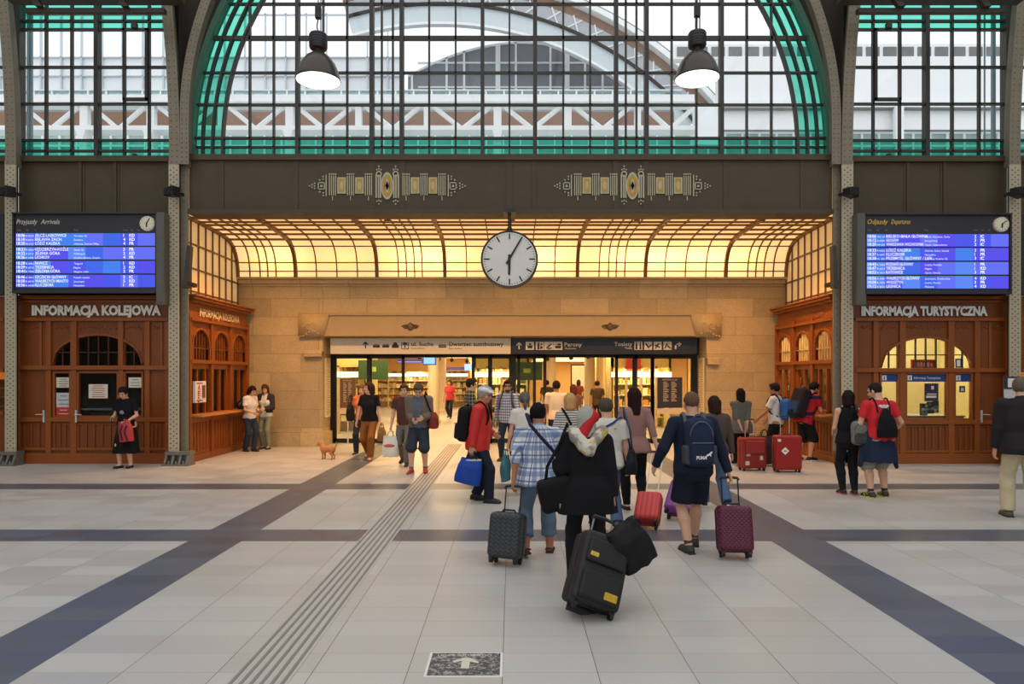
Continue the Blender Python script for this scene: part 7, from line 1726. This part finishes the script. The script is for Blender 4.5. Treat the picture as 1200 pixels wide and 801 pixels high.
# 20 person behind, with the purple case
c = person(838, 9.6, 4, 'dark-haired person in a brown jacket just beyond the man with the navy backpack', 1.60, 'f', 'light', 2, (0, 3), WALK(1, .2), ((-.3, -.14, .8), (.26, .05, .84)), 'bob', (50, 34, 28), dict(m=cloth((92, 74, 66)), sleeve='long', hem=-.06, thick=.025, name='jacket'), dict(m=J_BLUE, kind='long', hemr=.075), dict(m=M_BLACK), 1.05, (1.2, .6))
case_to(world_of(c, c['HF'][0][0]), 8.75, 795, (.40, .24, .47), mat_case('case_purple', (132, 66, 140), 'ribs'), 'purple trolley case between the red case and the man with the navy backpack', grip=(60, 60, 64), trim=(50, 30, 60))
# 16 man in the white top
c = person(711, 8.3, 4, 'grey-haired man in a white top with a navy shoulder seam and blue jeans', 1.61, 'm', 'light', 3, (0, 4), ((-.1, .2, .08), (.1, -.12, .13)), ((-.27, .12, .84), (.28, .02, .80)), 'short', (84, 74, 66), dict(m=cloth((222, 216, 204)), sleeve='short', hem=-.1, loose=.025), dict(m=J_BLUE, kind='long', hemr=.075), dict(m=mat((90, 80, 76), .6)), 1.12, (.6, .8))
q = MB(); q.tube([tuple(c['T'](p)) for p in ((-.04, -.125, .46), (.06, -.128, .51), (.15, -.09, .575), (.2, -.02, .585))], .014); q.build('navy_seam', cloth((60, 78, 116)), c['root'], smooth=True)
q = MB(); q.ball((0, 0, 0), (.018, .006, .014)); q.build('yellow_badge', mat((206, 186, 60), .6), c['root'], smooth=True, loc=tuple(c['T']((.09, -.148, .44))))
b_ = soft_bag(world_of(c, (.3, -.02, .98)), math.radians(80), (.3, .12, .3), (34, 36, 42), 'black shoulder bag at the right hip of the man in the white top', 'shoulder_bag', 'bag', None)
q = MB(); A = world_of(c, (.3, -.02, .98)); q.tube([tuple(world_of(c, p) - A) for p in ((.3, -.06, .95), (.27, -.08, 1.2), (.2, -.02, 1.48), (.24, .06, 1.3), (.3, .04, .97))], .013); so = q.build('strap', cloth((70, 80, 100)), None, smooth=True); so.parent = b_; so.matrix_parent_inverse = Matrix.Rotation(-math.radians(80), 4, 'Z')
# 13 man in the blue plaid shirt
c = person(631, 7.15, 3, 'man in a blue and white plaid shirt and rolled jeans pulling a grey case', 1.58, 'm', 'tan', 4, (0, 6), ((-.14, -.10, .12), (.13, .10, .08)), ((-.29, -.18, .76), (.26, .1, .80)), 'short', (26, 22, 24),
    dict(m=plaid('plaid_blue', (224, 228, 234), (104, 128, 172), (70, 92, 140), .1, .13, .4), sleeve='elbow', hem=-.12, loose=.03, flare=.015, wr=.008, collar=True), dict(m=cloth((104, 122, 142), .22), kind='crop', hemr=.085, thighr=.02), dict(m=mat((72, 50, 38), .6), kind='sandal'), 1.22, (1.2, .6))
case_to(world_of(c, c['HF'][0][0]), 6.75, 592, (.345, .23, .44), mat_case('case_grey', (62, 66, 70), 'chevron'), 'dark grey chevron-patterned trolley case pulled by the man in the plaid shirt', grip=(70, 70, 74))
r_ = worn(c, 'shoulder_bag', 'black shoulder bag worn across the plaid shirt', 'bag', (.26, -.08, .92)); V = Vol((-.3, -.2, -.3), (.3, .2, .2), .009); V.rbox((0, 0, -.06), (.15, .065, .13), .05, roty(.25), 0); V.wrinkle(.008, 3, 1.4); V.mesh('body', BLK, r_)
o_ = np.array((.26, -.08, .92)); q = MB(); q.tube([tuple(np.array(p) - o_) for p in ((.22, -.13, .98), (.12, -.185, 1.12), (-.0, -.2, 1.25), (-.1, -.17, 1.37), (-.13, -.06, 1.47), (-.08, .06, 1.43), (.05, .17, 1.2), (.2, .17, 1.0), (.27, .0, .95))], .018); q.build('strap', cloth((40, 44, 60)), r_, smooth=True)
# 21 woman in grey by the stone wall, red cases
c = person(868, 14.0, 0, 'black-haired woman in a loose dark grey top, hands clasped behind her', 1.60, 'f', 'mid', 0, (0, 2), None, ((-.05, -.2, .86), (.05, -.21, .84)), 'veil', (20, 18, 20), dict(m=cloth((92, 88, 82)), sleeve='elbow', hem=-.16, loose=.045, flare=.02, wr=.008), dict(m=BLK, kind='long', hemr=.075, thighr=.01), dict(m=mat((190, 186, 176), .6)), 1.12, (.7, .7))
M_RC = mat_case('case_red', (156, 34, 34), 'plain', .5)
s1 = suitcase((X(881, 13.5), 13.5, 0), .12, (.50, .28, .60), mat_case('case_wine', (138, 36, 34), 'plain', .5), 'wine red suitcase with stickers standing behind the woman in grey', handle=.34, soft=True, grip=(206, 196, 180))
for bx in ((-.18, -.1, .3, .36), (.1, .16, .22, .3), (-.2, -.12, .12, .2)): MB().box(bx[0], bx[1], -.146, -.138, bx[2], bx[3]).build('sticker', mat((206, 190, 176), .6, 0, .2, 40), s1)
q = MB(); q.box(-.2, .2, -.175, -.13, .34, .6); q.build('upper_pocket', mat_case('case_wine_pocket', (146, 40, 36), 'plain', .5), s1, bevel=.02)
s2 = suitcase((X(922, 13.3), 13.3, 0), -.05, (.50, .28, .66), M_RC, 'large bright red suitcase with a white diamond sticker by the ticket kiosk', handle=.36, soft=True, grip=(220, 214, 206))
q = MB(); q.add([(x, -.15, .42 + z) for x, z in ((0, -.075), (.075, 0), (0, .075), (-.075, 0))], [(0, 1, 2, 3)]); q.add([(x, -.148, .42 + z) for x, z in ((0, -.075), (.075, 0), (0, .075), (-.075, 0))], [(3, 2, 1, 0)]); q.build('diamond_sticker', M_WHITE, s2, loc=(-.08, 0, 0))
q = MB(); q.box(-.03, .03, -.152, -.147, -.012, .012); q.build('sticker_print', mat((200, 90, 80), .6), s2, loc=(-.08, 0, .42))
MB().box(-.22, -.16, -.148, -.138, .6, .65).build('sticker', M_CREAM, s2)
# 22 man in white tee with the blue backpack
c = person(909, 14.5, 48, 'man in a pale t-shirt with a blue backpack facing the stone wall', 1.70, 'm', 'tan', 0, (5, 5), None, ((-.2, .3, .98), (.18, .28, .92)), 'short', (30, 26, 26), dict(m=cloth((206, 202, 196)), sleeve='short', hem=-.07, loose=.015), dict(m=BLK, kind='long', hemr=.07), dict(m=mat((110, 130, 140), .6), sole=(200, 210, 214)))
backpack(c, 'blue and black backpack of the man in the pale t-shirt', (54, 96, 158), .3, .44, .18, .27, trim=(30, 32, 38), pocket=(40, 46, 58))
soft_bag((X(896, 14.2), 14.2, .62), 0, (.38, .24, .58), (52, 36, 34), 'dark travel bag standing between the two red suitcases', 'travel_bag', 'bag', .14)
# 23 man in red leaning on the counter
c = person(943, 15.1, -72, 'man in a red and navy shirt leaning on the kiosk counter with a large backpack', 1.76, 'm', 'mid', 20, (0, 6), ((-.1, -.12, .08), (.1, .05, .08)), ((-.14, .44, 1.08), (.16, .46, 1.08)), 'short', (30, 24, 24), dict(m=stripes('red_navy', (176, 36, 44), (44, 36, 66), .36, .22), sleeve='short', hem=-.12, loose=.02), dict(m=BLK, kind='shorts', z=.42, thighr=.012, name='shorts'), dict(m=M_BLACK), 1.06, (.4, .4), hdir=((.1, 1, -.1), (-.1, 1, -.1)))
backpack(c, 'large black and blue trekking backpack of the man at the counter', (36, 32, 36), .38, .66, .26, .28, trim=(26, 26, 28), pocket=(40, 62, 96))
# 24 woman in the black tank top
c = person(994, 10.75, -4, 'woman in a black tank top and leggings standing with her head turned', 1.63, 'f', 'light', 0, (-28, 8), ((-.07, .02, .08), (.09, -.02, .08)), ((-.14, .24, 1.02), (.17, .27, 1.04)), 'bob', (36, 26, 26), dict(m=BLK, sleeve='none', hem=-.1, thick=.016, loose=.012, neck=.125, wr=.003), dict(m=cloth((30, 30, 33)), kind='long', thick=.011, hemr=.046, wr=.003, name='leggings'), dict(m=mat((40, 36, 40), .6), sole=(186, 96, 110)), 1.03, (.8, .8))
q = MB(); [q.tube([tuple(c['T'](p)) for p in ((s * .02, -.122, .42), (s * .06, -.118, .5), (s * .1, -.05, .582))], .011) for s in (-1, 1)]; q.build('tank_strap', BLK, c['root'], smooth=True)
backpack(c, 'small grey backpack slung on one shoulder of the woman in the tank top', (124, 122, 117), .25, .37, .15, .13, trim=(66, 64, 62), pocket=(74, 72, 70), shoulder='right', xo=.1)
# 25 man in the red shirt
c = person(1030, 10.5, 6, 'man in a red t-shirt with a navy jacket tied round his waist and grey shorts', 1.76, 'm', 'light', 2, (30, 14), ((-.13, .0, .08), (.13, .05, .08)), ((-.24, .26, 1.02), (.3, .12, .98)), 'buzz', (42, 34, 32), dict(m=mat((212, 34, 42), .85, 0, .1), sleeve='short', hem=-.06, loose=.02), dict(m=cloth((150, 146, 140)), kind='shorts', z=.47, name='shorts', thighr=.012), dict(m=mat((50, 54, 46), .6), sole=(196, 196, 70), accent=(190, 190, 60), sock=(60, 60, 60)), 1.1, (.8, .5))
V = Vol(c['lo'] - .1, c['hi'] + .1, .01); pz = c['pel'][2]
V.loft([(.56 - pz, .25, .19, -.05), (.72 - pz, .235, .175, -.035), (.9 - pz, .2, .15, -.015), (1.06 - pz, .178, .138, 0)], c['pel'], np.eye(3), .02, 2.2); V.cone((-.19, .03, .95), (-.29, .03, .5), .06, .035, .04); V.cone((.19, .03, .95), (.3, .02, .46), .06, .03, .04)
V.rbox((0, .2, .62), (.11, .2, .3), .05, None, 0, 'c'); V.wrinkle(.014, 8, 1.1, .2); V.mesh('tied_jacket', cloth((36, 46, 68)), c['root'], label='navy jacket tied round the waist')
def shirt_print(c):
    q = MB(); pts = [(-.09, .0), (-.055, .022), (-.02, .008), (0, .03), (.02, .008), (.055, .022), (.09, 0), (.04, -.03), (-.04, -.03)]
    f_ = [tuple(c['T']((x, -.146 - .0 + abs(x) * .12, .475 + z))) for x, z in pts]; q.add(f_, [tuple(range(9))]); b2 = [tuple(Vector(v) + Vector((0, .01, 0))) for v in f_]; q.add(b2, [tuple(range(8, -1, -1))]); q.build('shirt_print', M_WHITE, c['root'])
shirt_print(c)
backpack(c, 'black drawstring bag on the back of the man in the red t-shirt', (26, 26, 30), .33, .44, .13, .22, style='sack')
# 26 man cut by the right edge
person(1197, 9.0, -24, 'man in a dark jacket and beige trousers cut off by the right frame edge', 1.84, 'm', 'light', 0, (-10, 4), ((-.14, .03, .08), (.13, -.05, .08)), ((-.28, .04, .86), (.28, .05, .86)), 'short', (110, 96, 84), dict(m=cloth((46, 42, 44)), sleeve='long', hem=-.13, thick=.032, name='jacket', collar=True, loose=.02), dict(m=cloth((206, 190, 156)), kind='long', hemr=.085, thighr=.02), dict(m=mat((90, 76, 62), .5), sole=(60, 50, 44)), 1.12)
# 19 man with the navy backpack
c = person(812, 7.3, 4, 'bald-cropped man in a navy sweater and dark shorts with a navy backpack seen from behind', 1.72, 'm', 'light', 3, (-4, 4), ((-.07, -.08, .08), (.09, .22, .08)), ((-.37, .12, .92), (.37, -.05, .86)), 'buzz', (112, 84, 66), dict(m=cloth((36, 42, 60)), sleeve='long', hem=-.06, thick=.02, name='sweater', loose=.015), dict(m=cloth((32, 36, 50)), kind='shorts', z=.53, thighr=.02, name='shorts'), dict(m=mat((62, 56, 54), .6), sole=(50, 46, 44), sock=(84, 70, 64)), 1.12, (.5, 1.2))
def paw_logo(r, Mr, hw, hd, hh):
    y = -hd * .92 - .047; q = MB(); t_ = MB(); put_text(t_, 'PUMA', -.02, y, -hh * .66, .034, .11, 'c', bold=.05)
    cat = [(.01, 0), (.03, .028), (.055, .04), (.075, .06), (.09, .056), (.085, .045), (.072, .028), (.075, .008), (.068, .006), (.058, .02), (.04, .012), (.022, -.004)]
    t_.add([(x + .005, y - .003, -hh * .58 + z) for x, z in cat], [tuple(range(len(cat) - 1, -1, -1))]); t_.v = [tuple(Mr @ np.array(v)) for v in t_.v]; t_.build('logo', M_WHITE, r)
backpack(c, 'navy backpack with a white leaping-cat logo and mesh side pockets', (40, 50, 74), .3, .5, .17, .29, trim=(92, 100, 116), logo=paw_logo, mesh_col=(74, 78, 84))
case_to(world_of(c, c['HF'][1][0]), 6.95, 862, (.35, .24, .46), mat_case('case_plum', (104, 34, 62), 'diamond'), 'plum quilted trolley case pulled by the man with the navy backpack', grip=(50, 46, 50), trim=(50, 24, 36))
# 14 woman in the headscarf with the black case
c = person(688, 6.15, 2, 'woman in a grey and red headscarf and black coat pulling a black case', 1.60, 'f', 'tan', 5, (0, 6), ((-.1, .12, .08), (.1, -.12, .12)), ((-.2, .16, .95), (.24, -.16, .68)), None, (40, 30, 30), dict(m=BLK, sleeve='long', hem=-.22, thick=.035, name='coat', loose=.04, flare=.03, wr=.01), dict(m=cloth((34, 32, 36)), kind='long', hemr=.07), dict(m=M_BLACK), 1.12, (.6, 1.2))
E, hs, RH = c['E'], c['hs'], c['RH']
W = Vol(c['hc'] - .4, c['hc'] + .3, .008); W.ell(E((0, -.015, .032)), (.096 * hs, .112 * hs, .108 * hs), RH, .02); W.cone(E((0, -.04, -.02)), E((0, -.05, -.16)), .085 * hs, .1 * hs, .03); W.rbox(E((0, .14, -.02)), (.062 * hs, .09 * hs, .095 * hs), .03, RH, 0, 'c'); W.wrinkle(.008, 5, 1.6); W.mesh('headscarf', cloth((170, 168, 156), .3), c['root'])
W = Vol(c['hc'] - .5, c['hc'] + .3, .009); W.cone(E((.08, -.07, .03)), E((-.09, -.135, -.2)), .045, .055, .02); W.cone(E((.06, -.03, .09)), E((.08, -.075, .0)), .035, .04, .02); W.wrinkle(.012, 7, 1.6); W.mesh('red_shawl', cloth((186, 44, 46), .25), c['root'], label='red fold of the scarf')
W = Vol(c['hc'] - .6, c['hc'] + .35, .009); W.cone(E((-.13, -.14, -.17)), E((-.02, -.19, -.32)), .055, .055, .03); W.cone(E((.14, -.12, -.13)), E((-.01, -.19, -.32)), .045, .06, .03); W.cone(E((-.15, -.1, -.12)), E((-.1, .05, -.16)), .05, .045, .03); W.cone(E((.15, -.1, -.12)), E((.1, .05, -.16)), .05, .045, .03); W.wrinkle(.014, 11, 1.6)
def mat_shawl():
    t = NT('printed_shawl'); v = t.coord((1, 1, 1)); a = t.noise(v, 9.0, 2); b = t.noise(t.coord((1.3, 1, .8)), 14.0, 2)
    cc = t.mix(t.ramp(a, .45, .55), lin((214, 206, 186)), lin((150, 140, 132))); cc = t.mix(t.ramp(b, .56, .62), cc, lin((206, 178, 84))); return t.bsdf(cc, .85, spec=.2)
W.mesh('printed_shawl', mat_shawl(), c['root'], label='pale and yellow printed end of the scarf')
r_ = worn(c, 'handbag', 'black handbag on the left arm of the woman in the headscarf', 'bag', (-.28, -.02, .86)); V = Vol((-.3, -.3, -.35), (.3, .3, .25), .009); V.rbox((0, 0, -.05), (.16, .09, .15), .06, roty(-.25), 0); V.wrinkle(.01, 6, 1.3); V.mesh('body', cloth((30, 28, 30)), r_)
q = MB(); q.tube([(-.1, 0, .05), (-.08, .0, .2), (.03, .0, .4), (.1, 0, .58), (.13, .06, .5), (.08, .05, .1)], .014); q.build('strap', BLK, r_, smooth=True); q = MB(); q.box(.02, .14, -.1, -.085, -.16, -.12); q.build('tag', mat((196, 182, 160), .6), r_)
s_ = suitcase((X(688, 5.25), 5.25, 0), .18, (.40, .26, .56), mat_case('case_black', (40, 38, 38), 'plain', .55), 'black soft trolley case with yellow trim tilted behind the woman in the headscarf', tilt=-.42, roll=.4, handle=.18, wheels=2, soft=True)
Mr = s_.rotation_euler.to_matrix(); s_.location.z = .032 - min((Mr @ Vector((sx * .155, -.08, .032))).z for sx in (-1, 1))
for bx, cl_ in (((.03, .14, -.178, -.165, .11, .17), (206, 166, 40)), ((-.15, -.08, -.173, -.16, .4, .435), (214, 186, 60))): MB().box(*bx).build('yellow_patch', mat(cl_, .6, 0, .3, 30), s_, bevel=.01)
q = MB(); q.box(-.17, .17, -.17, -.12, .08, .3); q.box(-.17, .17, -.165, -.12, .36, .55); q.build('front_pocket', mat_case('case_black_pocket', (34, 32, 33), 'plain', .6), s_, bevel=.02)
tp_ = s_.location + Mr @ Vector((.06, -.14, .66))
b_ = soft_bag(tuple(tp_ + Vector((.0, 0, .05))), .3, (.34, .2, .36), (30, 29, 31), 'black bag strapped on top of the tilted black case', 'travel_bag', 'bag', None, tilt=-.5, wr=.016)
# far travellers in the passage
far = [(527, 30, 170, (206, 70, 86), 'f', 'small far figure in a pink-red top in the left passage'), (641, 27, 5, (70, 60, 60), 'm', 'far dark figure at the left side of the right doorway'), (700, 25, 8, (90, 72, 60), 'm', 'far figure in brown ahead in the right passage'), (514, 38, 160, (60, 58, 60), 'm', 'distant dark figure beyond the left doorway'), (678, 31, -10, (120, 60, 50), 'f', 'distant figure in a rust top in the right passage')]
for px, D, yw, cl_, sx, lb in far:
    person(px, D, yw, lb, 1.7, sx, 'mid', 0, (0, 0), WALK(1, .2), None, 'short' if sx == 'm' else 'bob', (50, 36, 30), dict(m=cloth(cl_), sleeve='short', hem=-.08, loose=.02), dict(m=J_DARK, kind='long'), dict(m=M_BLACK), 1, h=.013, face=False)
